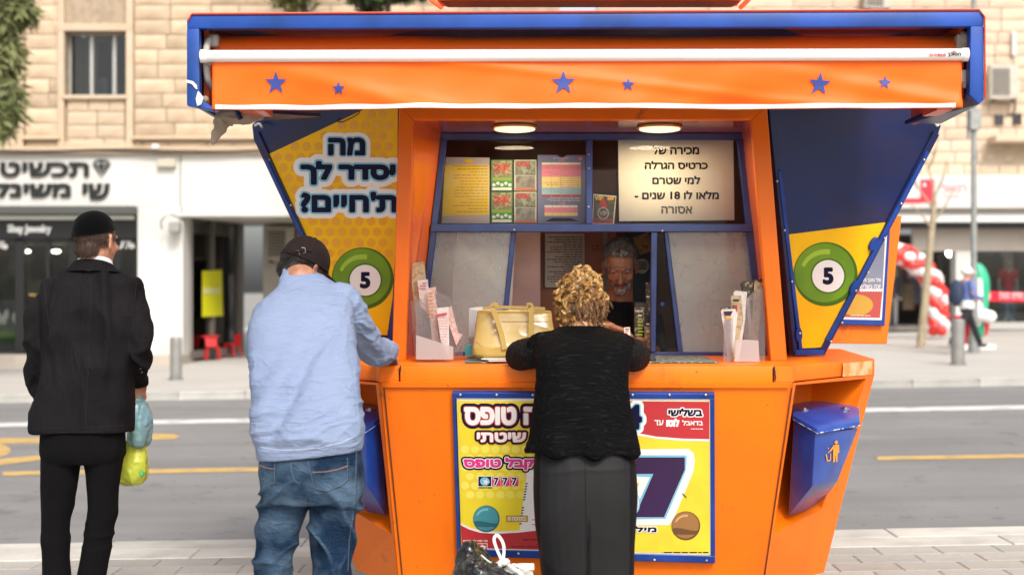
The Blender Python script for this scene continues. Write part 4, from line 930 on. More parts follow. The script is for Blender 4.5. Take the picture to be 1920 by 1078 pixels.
poly('hook_notch', s, [(1045, 291), (1062, 291), (1057, 295), (1050, 295)], INK, o, .002); poly('card_foot', s, [(1022, 415), (1035, 409), (1070, 409), (1085, 415)], INK, o, .002)
poly('corner_logo', s, ell2(1088, 298, 3.5, 3), PK, o, .002)
o, s = card('scratch_ticket', 'dark VIP scratch ticket leaning beside the middle window bar', [(1113, 364), (1156, 368), (1151, 421), (1110, 420)], PRW, group='scratch tickets behind the upper pane')
poly('picture', s, [(1114, 366), (1154, 370), (1149, 419), (1112, 418)], mat('vip_brown', (.07, .06, .04), .5, n1=(50, (.16, .14, .09), .5, .65)), o)
text('lettering', 'VIP', (1115, 367, 1131, 376), s, YEL3, o, bold=.03, lift=.0025, rot=.06); poly('badge', s, rect(1139, 370, 1151, 375), YEL, o, .002)
poly('red_wedge', s, [(1131, 368), (1122, 386), (1140, 389)], CR, o, .002); poly('ring', s, ell2(1131, 400, 11, 12), GP, o, .002); poly('ring_centre', s, ell2(1131, 400, 8.5, 9.5), MATS['vip_brown'], o, .0024)
text('lettering', 'VIP', (1124, 396, 1138, 404), s, GP, o, bold=.02, lift=.003); poly('red_foot', s, [(1113, 408), (1150, 411), (1149, 419), (1112, 418)], mat('dull_red', (.35, .06, .06), .5), o, .0018)
# white age notice
o, s = card('age_notice', 'white paper notice in bold black Hebrew behind the upper right pane', [(1159, 264), (1375, 263), (1377, 413), (1161, 415)], mat('notice_paper', (.86, .82, .74), .7, spec=.2, n1=(3, (.80, .76, .68), .4, .7)), D=WD+.03)
for tx, bx in (('מכירה של', (1223, 273, 1311, 290)), ('כרטיס הגרלה', (1209, 302, 1327, 318)), ('למי שטרם', (1223, 330, 1313, 346)), ('מלאו לו 18 שנים -', (1190, 358, 1348, 374))): text('lettering', heb(tx), bx, s, BLK, o, bold=.035, lift=.002)
text('lettering', heb('אסורה'), (1240, 387, 1298, 401), s, mat('grey_ink', (.10, .095, .09), .6), o, bold=.035, lift=.002)
# ---- wing panels on both sides
def wing(A, B, Cc, outline, graphics_m, label):
    s = Surf(A, B, Cc); pts = [s.px(x, y) for x, y in outline]; o = obj('wing_panel', g_prism(pts, -s.n*.03), graphics_m, K, bevel=.003); o['label'] = label; return o, s
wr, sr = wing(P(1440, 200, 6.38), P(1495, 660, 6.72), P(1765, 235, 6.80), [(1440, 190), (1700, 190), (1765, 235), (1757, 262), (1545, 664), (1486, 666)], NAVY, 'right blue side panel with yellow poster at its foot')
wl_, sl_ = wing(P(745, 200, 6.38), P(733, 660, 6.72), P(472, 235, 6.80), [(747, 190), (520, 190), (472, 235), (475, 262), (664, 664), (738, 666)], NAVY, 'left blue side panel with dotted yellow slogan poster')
def edge(s, a_, b_, wpx, m, off=.006, th=.02, nm='edge_strip'):
    pa, pb = s.px(*a_, off+.004), s.px(*b_, off+.004); dv = (pb-pa).normalized(); sv = dv.cross(s.n)*wpx*6.6/F
    return obj(nm, g_prism([pa-sv/2, pb-sv/2, pb+sv/2, pa+sv/2], -s.n*th), m, K, bevel=.002)
# right
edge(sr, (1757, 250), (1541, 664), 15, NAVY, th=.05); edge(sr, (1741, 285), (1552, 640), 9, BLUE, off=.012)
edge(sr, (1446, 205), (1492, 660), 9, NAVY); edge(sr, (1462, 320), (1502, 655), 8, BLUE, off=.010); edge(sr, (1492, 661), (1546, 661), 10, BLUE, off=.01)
poly('yellow_poster', sr, [(1477, 440), (1660, 417), (1647, 448), (1541, 651), (1501, 653)], YEL, wr, .0015)
GRD = mat('dark_green_print', (.055, .14, .008), .5, spec=.25); GRL = mat('light_green_print', (.33, .52, .05), .5, spec=.25)
def lottery_ball(surf, cx, cy, r, par, cols, num=None, l=.0025, nr=.5, off=(.08, .06)):
    """a plain printed lottery ball: rim, body, pale number spot"""
    poly('ball_rim', surf, ell2(cx, cy, r, r, 56), cols[1], par, l); poly('ball_body', surf, ell2(cx-r*.03, cy-r*.04, r*.93, r*.92, 56), cols[0], par, l+.0004)
    poly('ball_sheen', surf, [(cx+r*.80*math.cos(t), cy+r*.78*math.sin(t)) for t in np.linspace(3.5, 4.9, 14)]+[(cx+r*.70*math.cos(t), cy+r*.62*math.sin(t)) for t in np.linspace(4.9, 3.5, 14)], cols[2], par, l+.0008)
    if not num:
        poly('ball_band', surf, [(cx+r*.92*math.cos(t), cy+r*.25+r*.10*math.sin(t*2)) for t in np.linspace(math.pi, 0, 12)]+[(cx+r*.80*math.cos(t), cy+r*.25+r*.32+r*.05*math.sin(t)) for t in np.linspace(0, math.pi, 12)], cols[1], par, l+.0008); return
    poly('ball_spot_rim', surf, ell2(cx+off[0]*r, cy+off[1]*r, r*nr*1.1, r*nr*1.1, 44), cols[1], par, l+.0008); poly('ball_spot', surf, ell2(cx+off[0]*r, cy+off[1]*r, r*nr, r*nr, 44), PRW, par, l+.0012)
    if num: text('numeral', num, (cx+off[0]*r-r*.17, cy+off[1]*r-r*.27, cx+off[0]*r+r*.17, cy+off[1]*r+r*.27), surf, INK, par, bold=.05, lift=l+.0017)
lottery_ball(sr, 1548, 514, 60, wr, (GREEN, GRD, GRL), '5')
for x, y in ((1733, 300), (1690, 382), (1659, 447), (1628, 511), (1605, 545), (1579, 605), (1558, 640), (1457, 340), (1471, 432), (1485, 528), (1500, 625)): obj('screw', g_ell(sr.px(x, y, .022 if x < 1520 else .024), (.006, .005, .006), n=8, m=6), STEEL, K, smooth=True)
for (x, y, a_) in ((1640, 458, .5), (1603, 540, .5), (1499, 628, 0)): obj('hinge_tab', g_prism([sr.px(px, py, .020) for px, py in ell2(x, y, 6, 14, 16, a_)], -sr.n*.02), BLUE, K, bevel=.002)
obj('hook', g_tube([P(1750, 228, 6.75), P(1757, 236, 6.72), P(1762, 230, 6.74), P(1763, 220, 6.76)], .006, 8, k=3), CHIP, K, smooth=True)
# left
poly('yellow_poster', sl_, [(500, 291), (690, 202), (746, 202), (744, 420), (736, 560), (726, 628), (690, 628), (655, 628)], YEL, wl_, .0015)
def inside(x, y): return y > 291-(x-500)*.47+8 and x < 738 and y < 600 and x > 500+(y-291)*.52+10
k = 0
for r in range(16):
    for c in range(12):
        x = 520+c*22+(11 if r % 2 else 0); y = 215+r*20
        if inside(x, y): poly('poster_dot', sl_, ell2(x, y, 8.0, 8.0, 16), YEL2, wl_, .0020); k += 1
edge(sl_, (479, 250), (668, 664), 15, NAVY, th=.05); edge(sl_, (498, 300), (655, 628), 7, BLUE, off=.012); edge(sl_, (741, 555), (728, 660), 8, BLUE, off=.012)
lay = [(.055, CYAN), (.20, PRW)]
text('slogan', heb('מה'), (615, 258, 685, 292), sl_, INK, wl_, bold=.055, layers=lay, lift=.003)
text('slogan', heb('יסדר לך'), (563, 302, 742, 347), sl_, INK, wl_, bold=.05, layers=lay, lift=.0036)
text('slogan', heb("ת'חיים?"), (564, 360, 745, 399), sl_, INK, wl_, bold=.05, layers=lay, lift=.0042)
lottery_ball(sl_, 680, 522, 58, wl_, (GREEN, GRD, GRL), '5')
obj('wire_handle', g_tube([sl_.px(x, y, .006) for x, y in [(636, 222), (632, 228), (643, 229), (672, 214), (673, 208)]], .002, 5, k=2), INK, wl_)
for x, y in ((505, 300), (545, 385), (580, 460), (611, 520)): obj('screw', g_ell(sl_.px(x, y, .024), (.005, .004, .005), n=8, m=6), CHIP, K, smooth=True)
obj('hook', g_tube([P(478, 236, 6.76), P(486, 232, 6.74), P(492, 240, 6.72)], .006, 8, k=3), CHIP, K, smooth=True)
# ---- rear shutter board with poster on the right
rd = 7.62; srd = flat(rd-.02)
obj('rear_board', g_prism(rq([(1480, 405), (1691, 405), (1663, 645), (1500, 643)], rd), (0, .06, 0)), ORANGE, K, bevel=.004)
po = obj('rear_poster_frame', g_prism([srd.px(x, y, .012) for x, y in [(1560, 415), (1669, 432), (1659, 611), (1560, 608)]], (0, .012, 0)), BLUE, K, bevel=.003)
poly('poster_border', srd, [(1560, 440), (1663, 441), (1653, 600), (1560, 598)], PRW, po, .0135)
poly('poster_top', srd, [(1560, 444), (1660, 445), (1655, 543), (1560, 543)], mat('slate_print', (.13, .15, .22), .5, n1=(3, (.20, .22, .30), .4, .7)), po, .0145)
poly('poster_low', srd, [(1560, 543), (1655, 543), (1650, 596), (1560, 594)], mat('wine_print', (.42, .06, .05), .5), po, .0145); poly('poster_glow', srd, ell2(1605, 572, 32, 20), mat('ochre_print', (.52, .30, .03), .6), po, .0155)
text('poster_text', heb('גל גונן מאי'), (1611, 521, 1651, 530), srd, PRW, po, bold=.01, lift=.0165); text('poster_text', heb('זכה בשלישי'), (1611, 532, 1651, 541), srd, PRW, po, bold=.01, lift=.0165)
words('printed_lines', srd, (1590, 591, 1632, 593), 1, PRW, po, lift=.0165)
poly('torn_edge', srd, [(1612, 542)]+[(1612+2.6*i, 545+(i % 2)*2.2) for i in range(17)]+[(1655, 542)], PRW, po, .0165)
obj('rear_upper_wall', [g_box((KX+.03, 7.68, 1.85), (2.3, .04, 1.4)), g_box((KX-1.10, 7.3, 1.85), (.04, .7, 1.4)), g_box((KX+1.16, 7.3, 1.85), (.04, .7, 1.4))], ORANGE, K)
# ---- front poster, text and artwork
fp = frontS
FO = [(848, 735), (1340, 737), (1341, 1056), (857, 1042)]
fr_ = obj('poster_board', g_prism([fp.px(x, y, .022) for x, y in FO], -fp.n*.02), BLUE, K, bevel=.002)
def fedge(pts, nm='poster_frame'): return obj(nm, g_prism([fp.px(x, y, .030) for x, y in pts], -fp.n*.012), BLUE, K, bevel=.0015)
fedge([(849, 736), (1340, 738), (1340, 748), (849, 746)]); fedge([(857, 1029), (1341, 1042), (1341, 1055), (857, 1041)])
fedge([(849, 746), (855, 746), (864, 1029), (857, 1029)]); fedge([(1332, 748), (1340, 748), (1341, 1042), (1333, 1042)])
for x in (863, 931, 999, 1186, 1255, 1323): obj('screw', g_ell(fp.px(x, 740, .034), (.006, .004, .006), n=8, m=6), STEEL, K, smooth=True)
for x, y in ((972, 1037), (1227, 1049), (1325, 1050)): obj('screw', g_ell(fp.px(x, y, .034), (.005, .004, .005), n=8, m=6), CHIP, K, smooth=True)
def pp(nm, pts, m, l=0): return poly(nm, fp, pts, m, fr_, .0235+.0004*l)
pp('paper', [(855, 746), (1332, 748), (1333, 1042), (864, 1029)], PRW); pp('yellow_field', [(857, 751), (1330, 752), (1331, 1039), (865, 1026)], YEL3, 1)
for r in range(6):
    for c in range(7): pp('yellow_dot', ell2(872+c*19+(9 if r % 2 else 0), 842+r*17, 8, 7.5, 16), YEL4, 1.5)
pp('red_corner', [(1165, 752), (1330, 753), (1330, 823), (1280, 822), (1230, 818), (1165, 806)], RED, 2); pp('white_curve', [(1165, 806), (1230, 818), (1280, 822), (1330, 823), (1330, 827), (1280, 826), (1230, 822), (1165, 811)], PRW, 2.3)
pp('red_foot', [(864, 984), (880, 992), (900, 998), (930, 1000), (970, 998), (1060, 988), (1060, 1031), (866, 1026)], RED, 2); pp('white_curve', [(864, 980), (880, 988), (900, 994), (930, 996), (970, 994), (1060, 984), (1060, 988), (970, 998), (930, 1000), (900, 998), (880, 992), (864, 984)], PRW, 2.3)
L0 = .0250
text('headline', heb('ה טופס'), (870, 762, 1008, 797), fp, PRW, fr_, bold=.05, layers=[(.035, RED), (.13, INK)], lift=L0)
text('headline', heb('לוטו שיטתי'), (894, 806, 1060, 829), fp, PRW, fr_, bold=.045, layers=[(.04, RED), (.13, INK)], lift=L0+.001)
text('headline', heb('קבל טופס'), (869, 857, 1002, 881), fp, PINK, fr_, bold=.045, layers=[(.05, PRW), (.14, INK)], lift=L0)
pp('logo_circle_box', rect(896, 892, 922, 912), PRW, 3); pp('logo_box', rect(897, 893, 921, 911), INK, 3.5); pp('logo_ring', ell2(909, 902, 9, 8), CYAN, 4); pp('logo_star', star2(911, 903, 7, .3), PRW, 5)
for i in range(3):
    pp('seven_box', rect(922.5+17*i, 893, 938+17*i, 911), PINK, 3.5); text('numeral', '7', (925.5+17*i, 895, 935+17*i, 909), fp, INK, fr_, bold=.03, layers=[(.08, PRW)], lift=L0+.0006)
words('small_print', fp, (897, 913, 923, 915.5), 1, INK, fr_, lift=L0, fill=.8)
pp('form_slip', [(988, 880), (1040, 884), (1030, 990), (974, 993)], PRW, 3)
for i in range(16): pp('form_mark', [(985.5-.75*i*1.0, 905+5*i), (989.5-.75*i, 905+5*i), (989.2-.75*i, 907.4+5*i), (985.2-.75*i, 907.4+5*i)], INK, 4) if i not in (7, 8) else None
for y in (973, 982): pp('form_dash', [(997, y), (1006, y), (1006, y+1.6), (997, y+1.6)], PINK, 4)
lottery_ball(fp, 912, 972, 25, fr_, (TEAL, mat('dark_teal_print', (.02, .12, .16), .5), mat('pale_teal_print', (.2, .5, .52), .5)), None, .0252)
pp('sign_tag', rect(949, 966, 990, 978), mat('tag_brown', (.38, .20, .03), .5), 4); pp('sign_tag_face', rect(950, 967, 989, 977), mat('tag_ochre', (.55, .34, .06), .5), 4.4); text('lettering', heb('בתחנה זו'), (953, 968.5, 986, 975.5), fp, PRW, fr_, bold=.02, lift=L0+.001)
text('lettering', heb('מה יסדר לך ת\'חיים?'), (868, 1011, 914, 1016.5), fp, PRW, fr_, bold=.015, lift=L0)
pp('logo_plate', rect(869, 1018, 914, 1034), PRW, 3); pp('logo_plate_face', rect(870, 1019, 913, 1033), RED, 3.4); pp('logo_ring', ell2(878, 1026, 7, 6.5), INK, 3.8); pp('logo_star', star2(878, 1026, 5, .2), PRW, 4.4); text('lettering', heb('לוטו'), (887, 1020.5, 911, 1031.5), fp, PRW, fr_, bold=.05, lift=L0+.001)
words('small_print', fp, (960, 1010, 1058, 1013), 1, mat('dark_red_ink', (.16, .01, .02), .6), fr_, lift=L0, fill=.8); words('small_print', fp, (960, 1019, 1058, 1028), 2, MATS['dark_red_ink'], fr_, lift=L0, fill=.35)
text('numeral', '4', (1166, 758, 1204, 805), fp, INK, fr_, bold=.05, layers=[(.035, CYAN), (.12, PRW)], lift=L0)
text('headline', heb('בשלישי'), (1253, 765, 1317, 780), fp, INK, fr_, bold=.045, layers=[(.10, PRW)], lift=L0)
text('headline', heb('בדאבל'), (1279, 787, 1318, 797), fp, PRW, fr_, bold=.03, lift=L0); text('headline', heb('לוטו'), (1249, 784, 1274, 800), fp, PRW, fr_, bold=.06, lift=L0); text('headline', heb('עד'), (1227, 787, 1244, 797), fp, PRW, fr_, bold=.03, lift=L0)
words('small_print', fp, (1276, 803, 1318, 805), 1, PRW, fr_, lift=L0, fill=.8)
S7 = [(1176, 857), (1285, 855), (1282, 877), (1243, 972), (1178, 972), (1195, 972), (1224, 888), (1176, 889)]
pp('seven_white', [(1165, 842), (1290, 841), (1300, 848), (1303, 862), (1300, 884), (1262, 975), (1254, 984), (1165, 984)], PRW, 2.6)
pp('yellow_inner', [(1165, 905), (1199, 905), (1184, 940), (1165, 968)], YEL3, 2.9)
pp('seven_cyan', [(1165, 853), (1287, 853), (1288, 862), (1286, 882), (1248, 972), (1186, 973), (1183, 971), (1219, 894), (1165, 891)], CYAN, 3.2)
pp('seven', [(1165, 857), (1284, 857), (1284, 880), (1245, 969), (1190, 969), (1225, 888), (1165, 888)], PURPLE, 3.8)
pp('round_badge', ell2(1180, 943, 20, 26), CYAN, 4.2); pp('round_badge_face', ell2(1180, 943, 18.5, 24.5), mat('badge_pale', (.60, .72, .78), .5), 4.6); text('lettering', heb('מיליון'), (1172, 938, 1194, 948), fp, INK, fr_, bold=.03, lift=L0+.0015)
text('headline', heb('מיליון'), (1168, 986, 1231, 1000), fp, INK, fr_, bold=.045, layers=[(.09, PRW)], lift=L0+.001)
lottery_ball(fp, 1286, 985, 27, fr_, (BROWN, mat('dark_brown_print', (.14, .06, .02), .5), mat('pale_brown_print', (.6, .36, .16), .5)), None, .0256); pp('mark', [(1280, 924), (1288, 932), (1286.5, 933), (1279, 926)], INK, 5)
words('small_print', fp, (1232, 1034, 1328, 1036.5), 1, INK, fr_, lift=L0, fill=.8)
obj('poster_shadow_gap', [g_tube([fp.px(864, 1029, .03), fp.px(855, 746, .03)], .003, 5)], DARK, K)
# crease lines across the posters' film
# ---- canopy box
CD0, CD1 = 5.45, 6.22
zt0, zb0 = P(0, 28, CD0).z, P(0, 200, CD0).z; xl, xr = P(350, 0, CD0).x, P(1845, 0, CD0).x
def cq(x, y, D=CD0): return P(x, y, D)
CBLUE = mat('canopy_blue', (.007, .046, .215), .4, coat=.12, spec=.3, n1=(4, (.016, .075, .38), .4, .7), dirt=(30, (.45, .5, .6), .745), bump=(100, .03))
obj('canopy_top_rail', g_prism([cq(358, 28), (cq(1836, 21)), cq(1845, 30), cq(1845, 50), cq(350, 54), cq(350, 37)], (0, .05, 0)), CBLUE, K, bevel=.006, seg=2)
obj('canopy_side_rail', g_prism([cq(350, 54), cq(373, 54), cq(374, 184), cq(400, 203), cq(398, 208), cq(350, 198)], (0, .05, 0)), CBLUE, K, bevel=.004, seg=2)
obj('canopy_side_rail', g_prism([cq(1820, 50), cq(1845, 50), cq(1845, 188), cq(1836, 196), cq(1818, 178)], (0, .05, 0)), CBLUE, K, bevel=.004, seg=2)
dy = CD1-CD0
obj('canopy_side', g_box((xl+.012, (CD0+CD1)/2+.03, (zt0+zb0)/2), (.016, dy, zt0-zb0-.03)), CBLUE, K); obj('canopy_side', g_box((xr-.012, (CD0+CD1)/2+.03, (zt0+zb0)/2+.02), (.016, dy, zt0-zb0-.05)), CBLUE, K)
OI = mat('canopy_inner_orange', (.72, .10, .02), .4, coat=.3, n1=(3, (.55, .07, .02), .4, .7))
[obj('canopy_inner_side', g__, OI, K) for g__ in [g_box((xl+.052, (CD0+CD1)/2+.06, (zt0+zb0)/2), (.02, dy-.1, zt0-zb0-.04)), g_box((xr-.052, (CD0+CD1)/2+.06, (zt0+zb0)/2), (.02, dy-.1, zt0-zb0-.04))]]
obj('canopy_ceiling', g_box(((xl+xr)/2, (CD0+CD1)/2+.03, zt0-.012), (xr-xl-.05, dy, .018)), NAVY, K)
for q_ in (((xl+.14, 5.53), (xl+.98, 5.53), (xl+.68, 5.80), (xl+.34, 5.80)), ((xr-.78, 5.53), (xr-.16, 5.53), (xr-.32, 5.80), (xr-.6, 5.80))): obj('canopy_ceiling_panel', g_prism([Vector((a_, b_, zt0-.026)) for a_, b_ in q_], (0, 0, -.003)), OI, K)
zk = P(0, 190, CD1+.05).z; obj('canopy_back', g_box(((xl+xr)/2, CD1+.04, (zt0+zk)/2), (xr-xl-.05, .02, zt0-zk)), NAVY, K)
bx = P(1765, 232, CD1)
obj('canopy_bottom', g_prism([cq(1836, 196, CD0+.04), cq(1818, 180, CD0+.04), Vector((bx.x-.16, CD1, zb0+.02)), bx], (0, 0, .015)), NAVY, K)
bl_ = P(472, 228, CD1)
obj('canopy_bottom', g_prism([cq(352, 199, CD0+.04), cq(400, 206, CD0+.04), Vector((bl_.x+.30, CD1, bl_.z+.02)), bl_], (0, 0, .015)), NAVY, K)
obj('canopy_red_tab', g_box(P(1757, 206, 5.7), (.06, .2, .03)), OI, K); obj('canopy_red_tab', g_box(P(480, 207, 5.7), (.10, .2, .03)), OI, K)
# roof
RO = mat('roof_orange', (.80, .22, .08), .4, coat=.3, n1=(3, (.75, .30, .16), .4, .7))
obj('roof', g_hull([P(352, 29, CD0), P(1842, 22, CD0), P(362, 24.5, CD0), P(1834, 17, CD0), Vector((xl+.3, 6.6, 2.69)), Vector((xr-.3, 6.6, 2.69)), Vector((xl+.3, 7.7, 2.62)), Vector((xr-.3, 7.7, 2.62)), Vector((xl+.3, 7.7, 2.5)), Vector((xr-.3, 7.7, 2.5)), Vector((xl+.05, 6.2, 2.53)), Vector((xr-.05, 6.2, 2.53))]), RO, K, bevel=.004)
obj('red_edge_trim', g_tube([P(352, 40, CD0-.004), P(360, 27, CD0-.004), P(1100, 22.5, CD0-.004), P(1836, 19, CD0-.004), P(1846, 32, CD0-.004), P(1847, 186, CD0-.004)], .0035, 6), mat('red_trim', (.55, .03, .02), .5), K)
rsg = obj('roof_sign_box', g_hull([P(826, 13, 6.15), P(1382, 13, 6.15), P(800, -30, 6.05), P(1412, -30, 6.05), P(800, -260, 6.0), P(1412, -260, 6.0), P(860, 12, 7.1), P(1350, 12, 7.1), P(860, -200, 7.2), P(1350, -200, 7.2)]), mat('roof_sign_orange', (.75, .09, .01), .35, coat=.4), K, bevel=.01, seg=2)
obj('roof_sign_soffit', g_prism([P(840, 14.5, 6.13), P(1372, 14.5, 6.13), P(1388, 3.5, 6.11), P(824, 3.5, 6.11)], (0, -.012, 0)), mat('soffit_dark', (.035, .008, .006), .3, n1=(3, (.12, .02, .01), .5, .7)), K)
obj('roof_sign_edge', g_tube([P(805, -2, 6.06), P(828, 15, 6.13)], .01, 6), RO, K); obj('roof_sign_edge', g_tube([P(1406, -2, 6.06), P(1388, 15, 6.13)], .01, 6), RO, K)
# ---- awning: roll, tube, arms, valance, stars
AF = mat('awning_fabric', (.88, .135, .003), .5, spec=.3, n1=(2.5, (.86, .135, .006), .4, .7), bump=(500, .05), sheen=.1)
xl2, xr2 = P(397, 0, 5.55).x, P(1808, 0, 5.55).x
rr = []
ctr = Vector((0, 5.66, P(0, 92, 5.6).z))
n = 18
for x in np.linspace(xl2, xr2, 24):
    rr.append([Vector((x, ctr.y+.085*math.cos(2*math.pi*i/n), ctr.z+.058*math.sin(2*math.pi*i/n)+.0015*math.sin(x*9+i))) for i in range(n)])
obj('awning_roll', g_rings(rr), AF, K, smooth=True)
TZ = P(0, 106, 5.42).z
WT = mat('white_tube', (.78, .78, .75), .3, coat=.3, n1=(2, (.72, .72, .69), .4, .7))
obj('awning_tube', g_tube([P(379, 106, 5.44), P(386, 106, 5.44), P(1806, 103, 5.44), P(1811, 103, 5.44)], [.018, .0235, .0235, .02], 20), WT, K, smooth=True)
obj('tube_end_cap', g_cyl(P(382, 106, 5.44), .026, .022, 20, axis='x'), WHITE, K, smooth=True); obj('tube_end_cap', g_cyl(P(1809, 103, 5.44), .026, .022, 20, axis='x'), WHITE, K, smooth=True)
ARM = mat('awning_arm', (.58, .55, .48), .5, n1=(8, (.30, .28, .24), .42, .65), dirt=(18, (.1, .09, .08), .64))
obj('awning_arm', g_tube([P(404, 76, 5.58), P(394, 74, 5.55), P(388, 86, 5.52), P(387, 112, 5.49), P(389, 145, 5.50), P(397, 164, 5.56)], .014, 10, k=4), ARM, K, smooth=True)
obj('awning_arm', g_tube([P(1800, 66, 5.58), P(1811, 68, 5.55), P(1819, 86, 5.52), P(1820, 120, 5.50), P(1818, 150, 5.51), P(1810, 160, 5.56)], .015, 10, k=4), ARM, K, smooth=True)
obj('arm_bracket', [g_box(P(1804, 146, 5.55), (.06, .08, .05)), g_box(P(1800, 82, 5.6), (.05, .1, .06))], ARM, K, bevel=.006)
obj('arm_bracket', g_box(P(404, 80, 5.6), (.04, .1, .05)), ARM, K, bevel=.006); obj('arm_bracket', g_box(P(392, 118, 5.48), (.03, .03, .02)), ARM, K, bevel=.006)
ts = flat(5.44-.0245); text('tube_print', '03-9180640', (1743, 100.5, 1774, 106.5), ts, CR, K, bold=.02, lift=.001); text('tube_print', heb('הסוכך'), (1776, 99, 1802, 107), ts, BLK, K, bold=.03, lift=.001); poly('tube_logo', ts, [(1780, 97.5), (1790, 95.5), (1799, 97.5), (1792, 97), (1789, 98.5), (1785, 97.4)], CR, K, .001)
VD = 5.445
def wav(u, v):  # gentle folds of the hanging cloth, u along, v 0..1 down
    return 1.5*(.010*v*math.sin(u*3.1+v*1.3)+.006*v*math.sin(u*7.7+1.1-v*3)+.014*math.exp(-((u-.9-v*.9)/.16)**2)*v+.012*math.exp(-((u+1.0-v*.7)/.13)**2)*v-.010*math.exp(-((u-1.35+v*.5)/.16)**2)*v+.005*math.exp(-((u+.3-v*1.6)/.16)**2)+.003*math.sin(u*23+v*4)*v)
x0v, x1v, y0v = 398, 1803, 112
def vbot(x): return 206-(x-398)*(2.5/1405)+ (0 if x < 1400 else 0)
NU, NV = 220, 18; V_ = []; F_ = []; MI = []
for j in range(NV+1):
    for i in range(NU+1):
        u = i/NU; v = j/NV; px = x0v+(x1v-x0v)*u; py = y0v+(vbot(px)-y0v)*v; p = P(px, py, VD); p.y -= wav(p.x, v)-.0; V_.append(p)
for j in range(NV):
    for i in range(NU): a_ = j*(NU+1)+i; F_.append((a_, a_+1, a_+NU+2, a_+NU+1))
valance = obj('valance', (V_, F_), AF, K, smooth=True, recalc=False)
so = valance.modifiers.new('t', 'SOLIDIFY'); so.thickness = .003; so.offset = 1
vt = BVHTree.FromPolygons([tuple(v) for v in V_], F_)
def vproj(x, y, l=.004):
    p = P(x, y, VD); p.y -= wav(p.x, (y-y0v)/(vbot(x)-y0v))+l+.0015; return p
HEM = mat('white_hem', (.80, .78, .74), .6)
hv = []; hn = 200
for i in range(hn+1):
    x = 404+(1790-404)*i/hn; yb = vbot(x); hv += [vproj(x, yb-9.5+.7*math.sin(i*.3)), vproj(x, yb-1.2)]
obj('valance_hem', (hv, [(2*i, 2*i+2, 2*i+3, 2*i+1) for i in range(hn)]), HEM, valance, recalc=False, smooth=True)
STB = mat('star_blue', (.03, .055, .27), .6)
def vstar(cx, cy, r, rot):
    vs = [vproj(cx, cy)]; q = star2(cx, cy, r, rot, .40); 
    for t in (.5, 1): vs += [vproj(cx+(x-cx)*t, cy+(y-cy)*t) for x, y in q]
    fs = [(0, 1+i, 1+(i+1) % 10) for i in range(10)]+[(1+i, 11+i, 11+(i+1) % 10, 1+(i+1) % 10) for i in range(10)]
    obj('star', (vs, fs), STB, valance, recalc=False, smooth=True)
for cx, cy, r, rot in ((517, 156, 22, .02), (635, 167, 13.5, 0), (1056, 157, 23.5, .0), (1177, 160, 13.5, .05), (1537, 158, 22, .08), (1659, 155, 13.5, .1)): vstar(cx, cy, r, rot)
# torn bits at the left end, wrapped cloth beneath
obj('torn_film', [g_prism([P(x, y, CD0-.006) for x, y in [(350, 150), (362, 153), (369, 160), (370, 168), (366, 166), (360, 158), (350, 155)]], (0, .002, 0)), g_prism([P(x, y, CD0-.01) for x, y in [(371, 172), (381, 185), (377, 196), (370, 199), (367, 186)]], (0, .012, .004))], mat('torn_white', (.72, .70, .66), .6), K)
obj('crumpled_bit', g_ell(P(385, 187, CD0+.03), (.015, .015, .015), n=8, m=5), mat('rag_brown', (.28, .22, .15), .9), K)
RAG = mat('beige_rag', (.36, .29, .22), .9, n1=(9, (.27, .21, .16), .4, .7), bump=(40, .5), sheen=.2)
ragp = P(440, 215, 5.75)
rag, rt = garment('wrapped_cloth', [g_tube([P(478, 214, 5.8), P(455, 212, 5.76), P(428, 218, 5.74), P(416, 232, 5.74), P(407, 252, 5.74), P(400, 268, 5.74)], [.035, .045, .042, .034, .02, .006], 12, k=3, round_ends=True), g_ell(P(462, 218, 5.78), (.05, .05, .03))], RAG, None, voxel=.005, it=3, disp=lambda c, n: .010*(fold(c, 30, 30, 45, 3)-.4))
tag(rag, 'beige cloth bundle tied under the left end of the awning box', 'cloth')
obj('tie', g_tube([P(450, 200, 5.70), P(446, 212, 5.70), P(452, 224, 5.70)], .010, 8, k=3), NAVY, rag); obj('tie', g_tube([P(417, 228, 5.70), P(426, 236, 5.695)], .004, 6), RAG, rag)
# ---- things on the counter
MATC = mat('counter_mat', (.08, .10, .085), .5, n1=(60, (.35, .38, .33), .52, .58))
cm = obj('counter_mat', g_prism([Vector((P(870, 0, 6.1).x, 6.12, ZC+.003)), Vector((P(1350, 0, 6.1).x, 6.12, ZC+.003)), Vector((P(1350, 0, 6.1).x, 6.7, ZC+.003)), Vector((P(870, 0, 6.1).x, 6.7, ZC+.003))], (0, 0, .004)), MATC); tag(cm, 'dark patterned rubber mat lying along the kiosk counter', 'mat')
ACR = film('acrylic', (.80, .76, .76), .16, .12, .3); ACR2 = film('acrylic_edge', (.82, .80, .80), .5, .2, .3)
FW = mat('form_paper', (.74, .70, .66), .6, n1=(60, (.66, .60, .58), .5, .6)); FPK = mat('form_pink', (.70, .42, .38), .6, n1=(70, (.75, .60, .55), .45, .55)); FT = mat('form_tan', (.55, .45, .26), .6, n1=(50, (.35, .28, .16), .5, .6)); FDK = mat('form_dark', (.06, .045, .03), .5, n1=(70, (.4, .33, .2), .56, .6)); FR_ = mat('form_red', (.6, .05, .08), .5)
def acry(name, label, panes, D0, D1, base):
    b = P(base, 0, D0); b.z = ZC; t = thing(name, label, 'form holder', b, 'clear form holders on the counter')
    for pts, Da, Db, m_ in panes:
        n_ = len(pts); obj('acrylic_wall', g_prism([P(x, y, Da+(Db-Da)*i/(n_-1)) for i, (x, y) in enumerate(pts)], (0, .004, 0)), m_, t)
    return t
